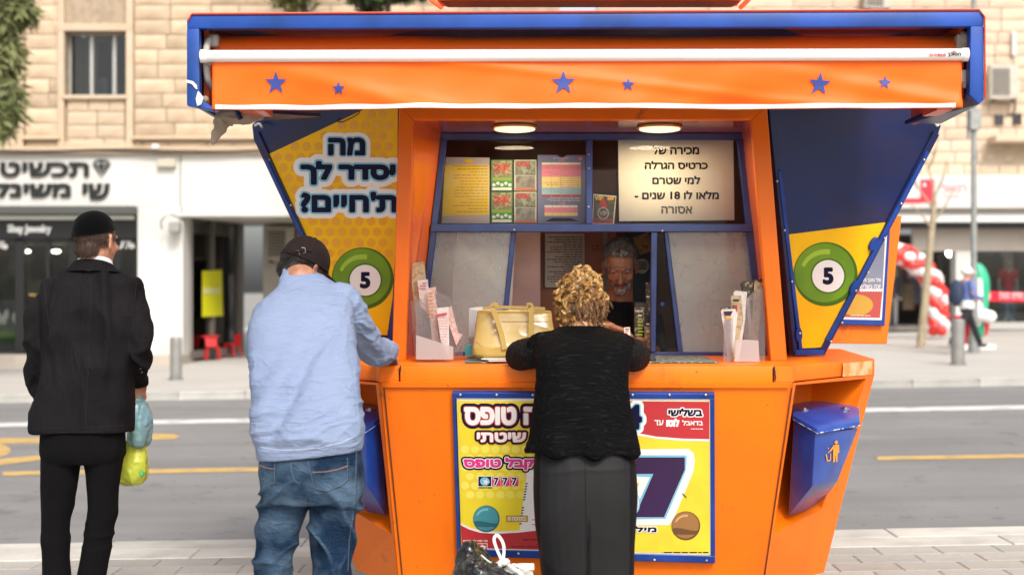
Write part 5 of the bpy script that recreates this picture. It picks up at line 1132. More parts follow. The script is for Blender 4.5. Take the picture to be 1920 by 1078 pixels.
def pile(t, pts, D, m, n=5, sp=.004, nm='form_stack'):
    geo = []
    for i in range(n): dx = random.uniform(-.6, .6); geo.append(g_prism([P(x+dx+i*.5, y-i*.6+random.uniform(-1, 1), D+i*sp) for x, y in pts], (0, .0012, 0)))
    return obj(nm, geo, m, t)
lh = acry('form_holder', 'clear stepped plastic holder of betting slips at the left end of the counter', [
    ([(780, 562), (790, 560), (842, 672), (780, 672)], 6.30, 6.30, ACR), ([(770, 565), (776, 565), (868, 640), (868, 668), (778, 668)], 6.42, 6.42, ACR), ([(780, 628), (850, 650), (850, 674), (780, 674)], 6.22, 6.22, ACR2), ([(815, 545), (842, 556), (872, 640), (846, 674)], 6.36, 6.36, ACR)], 6.3, 6.5, 820)
pile(lh, [(774, 495), (793, 492), (796, 525), (791, 608), (781, 609), (772, 530)], 6.46, FT); pile(lh, [(783, 527), (800, 526), (811, 640), (797, 641)], 6.42, FW); pile(lh, [(800, 543), (815, 541), (824, 655), (812, 656)], 6.36, FPK); pile(lh, [(818, 580), (840, 577), (841, 668), (830, 672)], 6.30, FW); pile(lh, [(833, 582), (846, 575), (858, 625), (866, 628), (855, 648)], 6.34, FPK, 3)
hs_ = flat(6.29); poly('form_heading', hs_, [(819, 589), (838, 586), (838, 590), (820, 593)], FR_, lh, 0); words('form_boxes', hs_, (821, 596, 839, 662), 13, FR_, lh, lift=.001, fill=.12, wmin=.9, wmax=1)
hs_ = flat(6.355); words('form_boxes', hs_, (802, 548, 813, 600), 8, mat('form_orange', (.7, .35, .05), .6), lh, lift=.001, fill=.3, wmin=.3, wmax=.4); hs_ = flat(6.415); words('form_boxes', hs_, (785, 530, 799, 545), 3, FR_, lh, lift=.001, fill=.4)
rh = acry('form_holder', 'clear stepped plastic holder of betting slips at the right end of the counter', [
    ([(1358, 600), (1374, 596), (1376, 678), (1356, 678)], 6.24, 6.24, ACR), ([(1378, 636), (1422, 638), (1424, 678), (1378, 678)], 6.20, 6.20, ACR2), ([(1395, 560), (1435, 536), (1435, 677), (1395, 677)], 6.38, 6.38, ACR)], 6.2, 6.5, 1395)
pile(rh, [(1352, 582), (1377, 580), (1382, 590), (1372, 676), (1365, 676)], 6.26, FW, 4); hs_ = flat(6.25); poly('form_picture', hs_, [(1356, 584), (1374, 583), (1370, 592), (1360, 592)], PURPLE, rh, .001); poly('form_picture', hs_, [(1360, 592), (1371, 592), (1370, 600), (1362, 600)], mat('form_amber', (.65, .40, .06), .6), rh, .001)
pile(rh, [(1350, 578), (1378, 574), (1372, 600), (1358, 600)], 6.31, FDK, 4); pile(rh, [(1371, 556), (1388, 556), (1392, 600), (1376, 676)], 6.34, FT, 4); pile(rh, [(1376, 548), (1399, 550), (1396, 600), (1384, 678), (1376, 676)], 6.37, FW, 5)
hs_ = flat(6.33); poly('form_picture', hs_, [(1373, 572), (1383, 572), (1382, 584), (1375, 584)], CR, rh, .0); words('form_boxes', hs_, (1374, 561, 1386, 565), 1, BLK, rh, lift=.001, fill=1, wmin=.15, wmax=.2)
pile(rh, [(1391, 530), (1427, 525), (1420, 575), (1400, 575)], 6.44, FDK, 6); pile(rh, [(1415, 528), (1429, 532), (1418, 640), (1408, 640)], 6.42, FT, 6, .005); pile(rh, [(1398, 560), (1404, 560), (1412, 640), (1407, 640)], 6.43, FW, 3)
def fan(t, cx, cy, r0, r1, a0, a1, n, D, m):
    geo = []
    for i in range(n):
        a_ = a0+(a1-a0)*i/(n-1); geo.append(g_prism([P(cx+r*math.sin(a_+s_), cy-r*math.cos(a_+s_), D+i*.003) for r, s_ in ((r0, -.02), (r1, -.022), (r1, .022), (r0, .02))], (0, .001, 0)))
    obj('form_stack', geo, m, t)
fan(rh, 1412, 640, 30, 112, -.20, .14, 14, 6.45, FDK); fan(lh, 786, 620, 20, 124, -.08, .06, 7, 6.48, FT)
# carton behind the bag
cb = P(885, 0, 6.45); cb.z = ZC+.007
ct = thing('carton', 'white and teal cardboard box standing behind the cream handbag', 'box', cb)
s_ = flat(6.42); g = [P(879, 578, 6.42), P(905, 575, 6.5), P(940, 590, 6.5), P(940, 662, 6.5), P(880, 664, 6.42)]
obj('box_body', g_hull(g+[v+Vector((0, .12, 0)) for v in g]), mat('carton_white', (.55, .55, .58), .6), ct, bevel=.003)
poly('teal_band', s_, [(872, 648), (893, 646), (893, 666), (872, 667)], mat('teal_carton', (.05, .42, .46), .5), ct, .004)
words('carton_print', s_, (878, 632, 888, 645), 5, BLK, ct, lift=.005, fill=.3, wmin=.2, wmax=.5)
# newspapers under the bag
nw = obj('papers', [g_box(Vector((P(940, 0, 6.15).x, 6.16, ZC+.012)), (.13, .10, .004), Matrix.Rotation(.2, 3, 'Z')), g_box(Vector((P(930, 0, 6.15).x, 6.17, ZC+.018)), (.12, .09, .003), Matrix.Rotation(-.1, 3, 'Z'))], FW); tag(nw, 'white folded papers on the counter below the handbag', 'papers')
# handbag
CRM = mat('cream_leather', (.50, .35, .09), .25, coat=.25, n1=(6, (.44, .30, .08), .4, .7), bump=(35, .12)); CRD = mat('cream_leather_seam', (.38, .28, .10), .5)
hb0 = P(960, 676, 6.27); hb0.z = ZC+.008
hb = thing('handbag', 'glossy cream leather handbag with two straps standing on the kiosk counter', 'handbag', hb0)
def hring(y, x0, x1, D, hd): return ring((x0+x1)/2, y, D, (x1-x0)/2, hd, n=32, e=5)
bag, bt = garment('bag_body', [g_rings([hring(*r) for r in ((671, 893, 1038, 6.28, .055), (664, 886, 1042, 6.28, .066), (650, 886, 1042, 6.28, .068), (620, 890, 1039, 6.29, .060), (590, 894, 1035, 6.30, .045), (582, 896, 1033, 6.30, .034))])], CRM, hb, voxel=.004, it=6, disp=lambda c, n: .004*(vn(c*14, 5)-.5)+.003*(fold(c, 8, 8, 20, 9)-.3))
seam('seam', bt, [(905, 650), (892, 640), (889, 648), (896, 671)], CRD, hb, r=.002); seam('seam', bt, [(940, 603), (1030, 603)], CRD, hb, r=.0022); seam('seam', bt, [(896, 585), (1033, 585)], CRM, hb, r=.004)
def strap(pts, D, wpx=9):
    pts = smooth_path([list(p) for p in pts], 4); vs = []; fs = []
    for i, (x, y) in enumerate(pts):
        tx, ty = np.array(pts[min(i+1, len(pts)-1)])-np.array(pts[max(i-1, 0)]); l = math.hypot(tx, ty); nx_, ny_ = -ty/l*wpx/2, tx/l*wpx/2
        a_, b_ = P(x+nx_, y+ny_, D), P(x-nx_, y-ny_, D); vs += [a_, b_, b_+Vector((0, .006, 0)), a_+Vector((0, .006, 0))]
    for i in range(len(pts)-1):
        for k in range(4): fs.append((4*i+k, 4*i+(k+1) % 4, 4*i+4+(k+1) % 4, 4*i+4+k))
    fs += [(0, 3, 2, 1), (len(vs)-4, len(vs)-3, len(vs)-2, len(vs)-1)]
    return vs, fs
obj('handle', strap([(946, 655), (940, 625), (932, 600), (925, 580), (923, 574), (928, 571), (933, 576)], 6.20, 9.5), CRM, hb, smooth=True, bevel=.0015); obj('handle', strap([(995, 638), (996, 600), (996, 578), (994, 572), (988, 574)], 6.20, 10), CRM, hb, smooth=True, bevel=.0015)
obj('buckle', [g_cyl(P(926, 603, 6.205), .006, .006, 12, axis='y'), g_cyl(P(929, 619, 6.205), .0045, .006, 12, axis='y')], STEEL, hb, smooth=True)
obj('top_flap', strap([(905, 578), (935, 576), (985, 577), (1022, 579)], 6.26, 6), CRM, hb)
# little goods at the hatch
gd = P(1205, 0, 6.9); gd.z = ZC+.004
G = thing('ticket_dispenser', 'tall stack of black scratch card dispensers inside the hatch by the blue bar', 'dispenser', gd)
obj('pillar', [g_box(P(1203, 612, 6.98), (.085, .12, .24))], mat('dispenser_black', (.02, .018, .016), .3), G, bevel=.006)
ds = flat(6.915)
for (x0, y0, x1, y1, m_) in ((1190, 576, 1208, 640, FDK), (1211, 530, 1219, 590, FDK), (1200, 612, 1219, 655, SCR)): poly('card_face', ds, rect(x0, y0, x1, y1), m_, G, .001)
text('lettering', 'WINNER', (1192, 581, 1206, 585), ds, PRW, G, bold=.02, lift=.003)
for i in range(7): poly('card_mark', ds, rect(1194+random.random()*4, 590+6*i, 1203+random.random()*4, 593+6*i), random.choice([YEL3, PRW, mat('lime_mark', (.4, .5, .05), .5)]), G, .003)
for y in (555, 606, 620): poly('card_mark', ds, rect(1212, y, 1218, y+3), PRW, G, .003)
st_ = obj('stapler', g_hull([Vector((P(x, 0, 6.2).x, y_, ZC+.008+z)) for x, y_, z in ((1212, 6.2, 0), (1232, 6.2, 0), (1212, 6.3, 0), (1232, 6.3, 0), (1214, 6.22, .03), (1228, 6.22, .022), (1214, 6.28, .03))]), DARK, bevel=.004); tag(st_, 'small black stamp lying on the counter beside the right sleeve', 'stamp')
# ------------------------------------------------------------------ people
SKIN = mat('skin', (.52, .27, .17), .5, sub=.25, n1=(30, (.46, .21, .13), .4, .7), bump=(220, .12)); SKIN2 = mat('skin_tan', (.42, .20, .12), .5, sub=.2, n1=(30, (.30, .12, .07), .4, .7), bump=(180, .2))
def rotm(yaw, pitch=0, roll=0): return Matrix.Rotation(yaw, 3, 'Z') @ Matrix.Rotation(pitch, 3, 'X') @ Matrix.Rotation(roll, 3, 'Y')
def head_geoms(c, Rm, s=1.0, neck=None, nr=.058):
    c = Vector(c); q = lambda x, y, z: c+Rm @ Vector((x, y, z))*s
    E_ = lambda p, r, rot=None: g_ell(q(*p), [k*s for k in r], Rm if rot is None else Rm @ rot, 24, 16)
    g = [E_((0, -.014, .035), (.074, .094, .082)), E_((0, .028, -.02), (.062, .066, .085)), E_((0, .052, -.082), (.038, .036, .032)), E_((0, .03, -.07), (.052, .05, .04)),
         g_tube([q(0, .088, .012), q(0, .104, -.012), q(0, .114, -.032)], [.007*s, .010*s, .014*s], 10, round_ends=True), E_((.012, .100, -.034), (.009, .010, .007)), E_((-.012, .100, -.034), (.009, .010, .007)),
         g_tube([q(-.045, .070, .022), q(-.02, .090, .026), q(.02, .090, .026), q(.045, .070, .022)], [.008*s, .010*s, .010*s, .008*s], 8, round_ends=True),
         E_((0, .086, -.056), (.024, .012, .0055)), E_((0, .084, -.064), (.020, .012, .006)), E_((.040, .062, -.025), (.020, .022, .02)), E_((-.040, .062, -.025), (.020, .022, .02))]
    for sx in (-1, 1):
        er = Matrix.Rotation(sx*.35, 3, 'Z') @ Matrix.Rotation(-.15, 3, 'X')
        g.append(E_((sx*.078, -.008, -.012), (.0065, .018, .031), er)); g.append(g_tube([q(sx*.074, .004, -.03), q(sx*.083, -.012, -.018), q(sx*.087, -.022, .004), q(sx*.084, -.014, .02), q(sx*.076, .002, .02)], .0052*s, 8, round_ends=True, k=3))
    if neck is not None: g.append(g_tube([c+Rm @ Vector((0, -.012, -.02))*s, (c+Rm @ Vector((0, -.02, -.08))*s)*.5+Vector(neck)*.5, Vector(neck)], [nr*.95, nr, nr*1.12], 20, round_ends=True, k=3))
    return g
def face_disp(c, Rm, s):
    c = np.array(c); A = np.array(Rm)
    def f_(co, no):
        l = (co-c) @ A / s; d_ = np.zeros(len(co))
        for sx in (-1, 1): d_ -= .0085*np.exp(-(((l[:, 0]-sx*.031)/.014)**2+((l[:, 2]-.006)/.009)**2))*(l[:, 1] > .04)
        d_ -= .003*np.exp(-((l[:, 0]/.022)**2+((l[:, 2]+.060)/.0018)**2))*(l[:, 1] > .06)
        return d_*s
    return f_
def hand_geoms(w, dirv, palm_n, s=1.0, curl=.5, side=1):
    """palm and five bent fingers; w wrist, dirv towards the fingers, palm_n out of the palm, side = which way the thumb leaves"""
    w = Vector(w); d_ = Vector(dirv).normalized(); n = Vector(palm_n); n = (n-d_*n.dot(d_)).normalized(); b = d_.cross(n)*side; q = lambda x, y, z: w+(d_*x+b*y+n*z)*s
    g = [g_tube([q(-.03, 0, 0), q(.01, 0, 0)], [.026*s, .027*s], 14, ell=.75, round_ends=True)]
    Rm = Matrix((d_, b, n)).transposed()
    g += [g_ell(q(.045, 0, .0), (.050*s, .040*s, .015*s), Rm, 18, 12)]
    for k, (y, L, r) in enumerate(((.030, .070, .0085), (.010, .078, .009), (-.010, .073, .0085), (-.029, .058, .0075))):
        a_ = curl*(1+.12*k); p = [q(.06, y*.85, 0)]; x, z, t = .085, 0, 0; p.append(q(x, y, z))
        for seg in (.42, .32, .26): t += a_*.9; x += L*seg*math.cos(t); z += L*seg*math.sin(t); p.append(q(x, y*(1-.05*t), z))
        g.append(g_tube(p, [r*s*1.05, r*s*1.08, r*s, r*s*.93, r*s*.75], 10, round_ends=True))
    g.append(g_tube([q(.012, .025, .004), q(.035, .045, .012), q(.058, .052, .024), q(.076, .046, .036)], [.013*s, .0115*s, .0098*s, .0078*s], 10, round_ends=True))
    return g
def hair_tufts(name, tree, seeds, mat_, parent, L=.02, r=.0007, flow=(0, 0, -1), jit=.5, n=5):
    """short strands growing out of a scalp surface at the given points/normals"""
    V = []; Fc = []
    for p, nn in seeds:
        d_ = (Vector(nn)*.55+Vector(flow)*.9+Vector([random.gauss(0, jit) for _ in range(3)])*.5).normalized(); s_ = d_.orthogonal().normalized(); q = Vector(p)
        pts = [q]
        for k in range(1, n): q = q+d_*(L/n)*random.uniform(.8, 1.2); d_ = (d_+Vector(flow)*.22).normalized(); pts.append(q)
        o = len(V); 
        for k, p_ in enumerate(pts):
            w_ = r*(1-k/(n))+.0001; V += [p_-s_*w_, p_+s_*w_]
        for k in range(n-1): Fc.append((o+2*k, o+2*k+1, o+2*k+3, o+2*k+2))
    o = obj(name, (V, Fc), mat_, parent, recalc=False); o['kind'] = 'stuff'; return o
def surf_seeds(o, n, keep=lambda p, nn: True):
    me = o.data; off = origin_of(o.parent)+o.location; out = []; polys = me.polygons; k = 0
    while len(out) < n and k < n*12:
        k += 1; p = polys[random.randrange(len(polys))]; c = p.center+off; nn = p.normal
        if keep(c, nn): out.append((c+Vector([random.uniform(-.002, .002) for _ in range(3)]), nn.copy()))
    return out
def hairmat(name, c1, c2, sc=60, rough=.45):
    return mat(name, c1, rough, n1=(sc, c2, .38, .66, 4, (1, 1, .25)), bump=(260, .6, (1, 1, .15)), spec=.5)
def joint_chain(pts): return pts
def body_mesh(parent, head, neck, torso, arms, legs, skin, voxel=.006, disp=None, extra=()):
    g = list(head)+[body_loft(torso, 2)]+[g_tube(p, r, 14, round_ends=True, k=3) for p, r in list(arms)+list(legs)]+list(extra)
    return garment('body', g, skin, parent, voxel=voxel, it=2, disp=disp)
# ================= man in the black suit
SD = 5.93
sb_ = Vector((P(150, 0, SD).x, SD, 0)); sb_.z = gz(sb_.x)
man = thing('person', 'man in a black suit and black velvet skullcap seen from behind, carrying plastic bags', 'person', sb_)
hc = P(181, 452, SD); hR = rotm(R(-22), R(-3))
hg = head_geoms(hc, hR, 1.0, neck=P(176, 505, SD), nr=.056)
gzs = sb_.z
fl, fr2 = Vector((P(107, 0, SD).x, SD, gzs)), Vector((P(165, 0, SD).x, SD+.02, gzs))
wr_ = P(262, 716, 6.10)
hand = hand_geoms(P(259, 712, 6.08), (0.05, .15, -1), (-.8, .5, 0), 1.0, 1.1, 1)
lh_ = hand_geoms(P(84, 748, 6.18), (0.3, .6, -.8), (.9, .2, 0), 1.0, .8, -1)
body_mesh(man, hg, None, [(172, 520, SD, 42, .06), (171, 560, SD, 74, .085), (168, 640, SD, 72, .09), (160, 720, SD, 68, .09), (156, 800, SD, 72, .10), (156, 850, SD, 60, .08)],
          [([P(100, 560, SD), P(72, 655, SD+.02), P(82, 745, 6.16)], [.034, .030, .026]), ([P(240, 560, SD), P(255, 650, SD+.02), P(256, 708, 6.06)], [.034, .030, .026])],
          [([P(118, 845, SD), P(106, 1000, SD), fl+Vector((0, 0, .09))], [.062, .040, .03]), ([P(195, 845, SD), P(186, 1000, SD), fr2+Vector((0, 0, .09))], [.062, .038, .03])], SKIN, .005, face_disp(hc, hR, 1.0), hand+lh_)
HB = hairmat('dark_brown_hair', (.035, .018, .010), (.085, .045, .025))
hq = lambda x, y, z: hc+hR @ Vector((x, y, z))
mh, mht = garment('hair', [g_ell(hq(0, -.024, .030), (.076, .088, .070), hR, 24, 16), g_ell(hq(0, -.062, -.028), (.055, .036, .046), hR, 20, 12), g_ell(hq(.056, .012, .03), (.019, .03, .034), hR), g_ell(hq(-.056, .012, .03), (.019, .03, .034), hR)], HB, man, .004, 3, lambda c, n: .002*(vn(c*180, 3)-.5))
hair_tufts('hair_strands', mht, surf_seeds(mh, 3800, lambda p, n: p.z < hc.z+.035), HB, man, .016, .0006, flow=tuple(hR @ Vector((0, -.1, -1))))
VEL = mat('black_velvet', (.002, .002, .0025), .95, sheen=.04, bump=(400, .2), spec=.05)
kc = hq(0, -.024, .048)
kR = hR @ Matrix.Rotation(R(14), 3, 'X')
def dome(c, Rm, rx, ry, rz, cut, th=.004, n=40, m=12):
    rings = []
    for i in range(m+1):
        a_ = (math.pi/2-cut)*(1-i/m)+.02*(i == m) if False else None
    V = []
    for k, off in enumerate((0, -th)):
        for i in range(m+1):
            ph = math.pi/2*(i/m)*(1-.0)+0; z = math.cos(ph); rad = math.sin(ph)
            V.append([Vector(c)+Rm @ Vector(((rx+off)*rad*math.cos(2*math.pi*j/n), (ry+off)*rad*math.sin(2*math.pi*j/n), (rz+off)*z-cut*(i/m)**3)) for j in range(n)])
    return V[0:m+1], V[m+1:]
o_, i_ = dome(kc, kR, .080, .099, .076, .010)
for r_ in (o_, i_):
    r_[0] = [sum(r_[0], Vector())/len(r_[0])+(p-sum(r_[0], Vector())/len(r_[0]))*.01+Rv for p, Rv in zip(r_[1], [Vector()]*len(r_[1]))] if False else r_[0]
obj('skullcap', g_rings(o_+list(reversed(i_)), cap=False), VEL, man, smooth=True, sharp=60)
obj('skullcap_rim', g_tube(o_[-1]+[o_[-1][0]], .0032, 8), VEL, man, smooth=True)
SUIT = mat('black_suit_cloth', (.0078, .0068, .0080), .80, n1=(4, (.013, .0115, .0135), .4, .7), bump=(650, .3), crease=((9, 9, 2.2), .30), spec=.10)
def jdisp(co, no):
    p = co; x = p[:, 0]; z = p[:, 2]; cx = P(165, 0, SD).x; back = np.clip(-no[:, 1]*1.4, 0, 1); u = (x-cx)
    d_ = .010*(fold(co, 9, 3, 1.6, 21, .8, 2.2)-.35)*(back+.3)
    d_ += .012*(np.exp(-((np.abs(u+.00)-.085-.03*np.sin(z*6))/.020)**2)-.4*np.exp(-((np.abs(u)-.125)/.02)**2))*back*np.clip((z-1.0)*2.5, 0, 1)
    arm = np.clip((np.abs(u+.012)-.185)/.03, 0, 1)
    q = co.copy(); q[:, 2] += np.abs(u)*1.1
    d_ += arm*.013*(fold(q, 5, 5, 15, 31, .8, 2)-.35)
    d_ -= .006*np.exp(-(u/.004)**2)*back*.35
    d_ += .004*(vn(co*20, 8)-.5)
    return d_*1.8-.003
jk, jt = garment('jacket', [body_loft([(172, 500, SD, 34, .062), (172, 508, SD, 54, .075), (171, 517, SD, 76, .092), (171, 528, SD, 91, .105), (170, 545, SD, 95, .112), (170, 565, SD, 94, .118), (168, 610, SD, 90, .122), (166, 660, SD, 84, .118), (162, 720, SD, 87, .122), (157, 770, SD, 93, .132), (154, 800, SD, 95, .137), (154, 810, SD, 94, .135)], 3, e=2.7),
     g_tube([P(100, 556, SD), P(78, 596, SD), P(69, 660, SD+.01), P(72, 712, 6.02), P(80, 748, 6.14)], [.056, .057, .053, .050, .043], 22, round_ends=True, k=4),
     g_tube([P(242, 556, SD), P(254, 596, SD), P(258, 650, SD), P(256, 690, 6.0), P(257, 712, 6.07)], [.056, .056, .053, .049, .041], 22, round_ends=True, k=4)], SUIT, man, .006, 7, jdisp)
# collar, white shirt band, vent, sleeve buttons
def band(cx, D, rows, m, nm, e=2.2):
    return obj(nm, g_rings([ring(cx, y, D, hw, hd, 36, e, ty=ty) for y, hw, hd, ty in rows], cap=False), m, man, smooth=True)
SHW = mat('white_shirt', (.78, .78, .80), .7)
band(178, SD, [(503, 34, .066, -.25), (489, 31.5, .064, -.25), (487, 30, .062, -.25), (492, 29, .059, -.25)], SHW, 'shirt_collar')
band(174, SD, [(513, 58, .084, -.15), (504, 44, .078, -.2), (494, 35.5, .071, -.22), (493, 34, .069, -.22), (499, 33, .064, -.22)], SUIT, 'jacket_collar')
seam('back_seam', jt, [(171, 520), (169, 600), (165, 700), (161, 770), (160, 805)], mat('suit_seam', (.004, .004, .004), .9), man, r=.0014)
seam('sleeve_seam', jt, [(82, 530), (86, 560), (92, 610)], MATS['suit_seam'], man, r=.0016); seam('sleeve_seam', jt, [(256, 528), (252, 560), (246, 600)], MATS['suit_seam'], man, r=.0016)
seam('hem_line', jt, [(62, 803), (110, 802), (160, 801), (246, 797)], MATS['suit_seam'], man, r=.0012)
for (x, y) in ((264, 690), (266, 697)):
    h_ = hit(jt, x, y, .002)
    if h_ is not None: obj('sleeve_button', g_cyl(h_, .005, .003, 12, axis='y'), DARK, man)
def tdisp(co, no):
    z = co[:, 2]; d_ = .008*(fold(co, 10, 8, 3.0, 41, .9, 2)-.35)
    kn = np.exp(-((z-.50)/.10)**2)+np.exp(-((z-.12)/.12)**2)*1.3
    return d_+kn*.012*(fold(co, 4, 4, 22, 43, .9, 2)-.35)
tr_, tt = garment('trousers', [body_loft([(156, 780, SD, 74, .110), (156, 830, SD, 77, .114), (156, 852, SD, 77, .108), (156, 866, SD, 70, .09)], 2, e=2.6),
     g_tube([P(118, 838, SD), P(112, 900, SD), P(107, 960, SD), P(105, 1020, SD), P(106, 1080, SD), P(107, 1150, SD), P(107, 1196, SD)], [.085, .075, .062, .057, .060, .059, .062], 22, k=4),
     g_tube([P(195, 838, SD), P(193, 900, SD), P(191, 960, SD), P(182, 1020, SD), P(172, 1080, SD), P(168, 1150, SD), P(165, 1196, SD)], [.086, .068, .056, .059, .060, .058, .062], 22, k=4)], mat('black_trousers', (.0035, .0032, .0038), .88, bump=(650, .3), spec=.12), man, .006, 5, tdisp)
SHOE = mat('black_shoe', (.01, .01, .01), .3, coat=.4)
def shoe(c, yaw, parent, m=SHOE, s=1.0, sole=DARK):
    c = Vector(c); Rm = Matrix.Rotation(yaw, 3, 'Z'); q = lambda x, y, z: c+Rm @ Vector((x, y, z))*s
    o, _t = garment('shoe', [g_ell(q(0, -.02, .045), (.037*s, .065*s, .045*s), Rm), g_ell(q(0, .10, .035), (.045*s, .09*s, .034*s), Rm), g_ell(q(0, .04, .05), (.040*s, .09*s, .042*s), Rm)], m, parent, .006, 3, lambda co, no: np.stack([co[:, 0]*0, co[:, 1]*0, np.maximum(0, c.z+.012-co[:, 2])], 1))
    obj('shoe_sole', g_prism([q(x, y, .0) for x, y in ell2(0, .045, .046, .148, 24)], (0, 0, .016*s)), sole, parent)
shoe(fl, R(5), man); shoe(fr2, R(-8), man)
# carried bags
BLUEBAG = film('pale_blue_plastic', (.46, .76, .86), .70, .25, .55); YBAG = film('yellow_green_plastic', (.95, .98, .12), .84, .25, .45)
BGD = 6.10
def crumple(k, a_): return lambda c, n: a_*(fold(c, k, k, k*.5, 61, 1.0, 2)-.35)+a_*.4*(vn(c*k*3, 5)-.5)
bb = P(260, 836, BGD)
pb = thing('plastic_bag', 'pale blue plastic carrier bag hanging from the hand of the man in the suit', 'bag', bb)
garment('bag_body', [g_rings([ring(*r, n=24) for r in smooth_path([(259, 728, BGD, 5, .012), (260, 745, BGD, 11, .03), (262, 762, BGD, 18, .05), (262, 785, BGD, 21, .06), (260, 812, BGD, 21, .065), (259, 829, BGD, 19, .06), (258, 836, BGD, 14, .045)], 3)])], BLUEBAG, pb, .0045, 3, crumple(26, .014))
obj('bag_handle', g_tube([P(257, 742, BGD), P(258, 722, BGD-.01), P(262, 714, 6.06), P(265, 725, BGD+.02), P(263, 745, BGD)], .005, 8, k=4), BLUEBAG, pb, smooth=True)
yb = P(249, 905, BGD+.02)
yp = thing('plastic_bag', 'translucent yellow green plastic bag with round cups, below the blue bag', 'bag', yb)
garment('bag_body', [g_rings([ring(*r, n=24, e=3.2) for r in smooth_path([(256, 800, BGD+.03, 8, .02), (255, 826, BGD+.02, 15, .04), (253, 845, BGD+.02, 20, .05), (250, 868, BGD+.02, 25, .06), (248, 890, BGD+.02, 25.5, .06), (247, 901, BGD+.02, 21, .05), (246, 906, BGD+.02, 13, .035)], 3)])], YBAG, yp, .0045, 2, crumple(24, .012))
for x, y, r in ((240, 887, .035), (265, 886, .018), (252, 884, .022)): obj('cup', [g_cyl(P(x, y, BGD-.0), r, .05, 20, axis='y'), g_cyl(P(x, y, BGD-.03), r*.6, .01, 16, axis='y')], mat('green_cup', (.12, .42, .12), .4), yp, smooth=True)
# ================= man in the blue shirt
bm0 = Vector((P(560, 0, 5.0).x, 5.0, 0)); bm0.z = gz(bm0.x)
blu = thing('person', 'man in a pale blue shirt, jeans and dark cap leaning over the kiosk corner', 'person', bm0)
hc2 = P(571, 504, 5.60); hR2 = rotm(R(-42), R(-28), R(6)); h2 = lambda x, y, z: hc2+hR2 @ Vector((x, y, z))
hg2 = head_geoms(hc2, hR2, 1.0, neck=P(563, 528, 5.47), nr=.062)
hand2 = hand_geoms(P(706, 664, 5.90), (.55, .8, -.15), (0, 0, -1), 1.0, .45, 1); hand3 = hand_geoms(P(560, 678, 5.95), (.3, .9, 0), (0, 0, -1), 1.0, .4, -1)
bl1, bl2 = Vector((P(500, 0, 5.0).x, 5.0, gz(-.8))), Vector((P(618, 0, 5.0).x, 5.03, gz(-.6)))
def g_at(v, z): return Vector((v.x, v.y, z))
body_mesh(blu, hg2, None, [(575, 545, 5.44, 46, .06), (572, 600, 5.3, 70, .10), (570, 700, 5.12, 80, .12), (580, 840, 5.0, 76, .12), (583, 900, 5.0, 72, .10)],
          [([P(522, 598, 5.38), P(500, 665, 5.5), P(556, 676, 5.9)], [.036, .034, .028]), ([P(644, 578, 5.4), P(684, 655, 5.62), P(704, 662, 5.88)], [.045, .04, .028])],
          [([P(538, 920, 5.0), P(512, 1060, 5.0), g_at(bl1, .09)], [.060, .042, .032]), ([P(628, 920, 5.0), P(621, 1060, 5.0), g_at(bl2, .09)], [.060, .042, .032])], SKIN2, .0055, face_disp(hc2, hR2, 1.0), hand2+hand3)
HBK = hairmat('black_hair', (.010, .009, .008), (.035, .028, .022))
bh, bht = garment('hair', [g_ell(h2(0, -.024, .024), (.078, .088, .066), hR2, 24, 16), g_ell(h2(0, -.062, -.030), (.060, .038, .040), hR2, 20, 12), g_ell(h2(.066, -.01, .005), (.016, .03, .04), hR2)], HBK, blu, .004, 2, lambda c, n: .003*(vn(c*160, 3)-.5))
hair_tufts('hair_strands', bht, surf_seeds(bh, 3000, lambda p, n: (p-hc2).dot(hR2 @ Vector((0, 0, 1))) < .022), HBK, blu, .018, .0007, flow=tuple(hR2 @ Vector((0, -.3, -1))))
CAP = mat('brown_black_cap', (.013, .007, .007), .85, n1=(8, (.020, .011, .010), .4, .7), bump=(500, .4), spec=.2)
cc2 = h2(0, -.012, .040); cR = hR2 @ Matrix.Rotation(R(4), 3, 'X')
o_, i_ = dome(cc2, cR, .086, .105, .086, .020)
obj('cap_crown', g_rings(o_+list(reversed(i_)), cap=False), CAP, blu, smooth=True, sharp=60)
obj('cap_band', g_tube(o_[-1]+[o_[-1][0]], .004, 8), CAP, blu, smooth=True)
brim = []
for th_, z0 in ((0, -.020), (0, -.024)):
    row1 = []; row2 = []
    for k in range(17):
        a_ = R(20+140*k/16); row1.append(cc2+cR @ Vector((.084*math.cos(a_), .100*math.sin(a_), z0-.004*abs(math.cos(a_))))); row2.append(cc2+cR @ Vector((.083*math.cos(a_)*(1.0), .110*math.sin(a_)+.075*math.sin(a_)**.7, z0-.012-.014*math.cos(a_)**2)))
    brim += [row1, row2]
obj('cap_brim', g_rings([brim[0], brim[1], brim[3], brim[2], brim[0]], cap=False, closed=False), mat('cap_brim_black', (.003, .003, .003), .8, spec=.2), blu, smooth=True)
for k in range(6):
    a_ = R(60*k+30); obj('cap_seam', g_tube([cc2+cR @ Vector((.0858*math.sin(t)*math.cos(a_), .1038*math.sin(t)*math.sin(a_), .0865*math.cos(t)-.020*(t/1.571)**3)) for t in np.linspace(.05, 1.55, 12)], .0010, 5), mat('cap_thread', (.015, .01, .01), .9), blu)
obj('cap_button', g_ell(cc2+cR @ Vector((0, 0, .087)), (.007, .007, .004), cR), CAP, blu, smooth=True)
capt = BVHTree.FromPolygons([tuple(p) for r_ in o_ for p in r_], g_rings(o_, cap=False)[1])
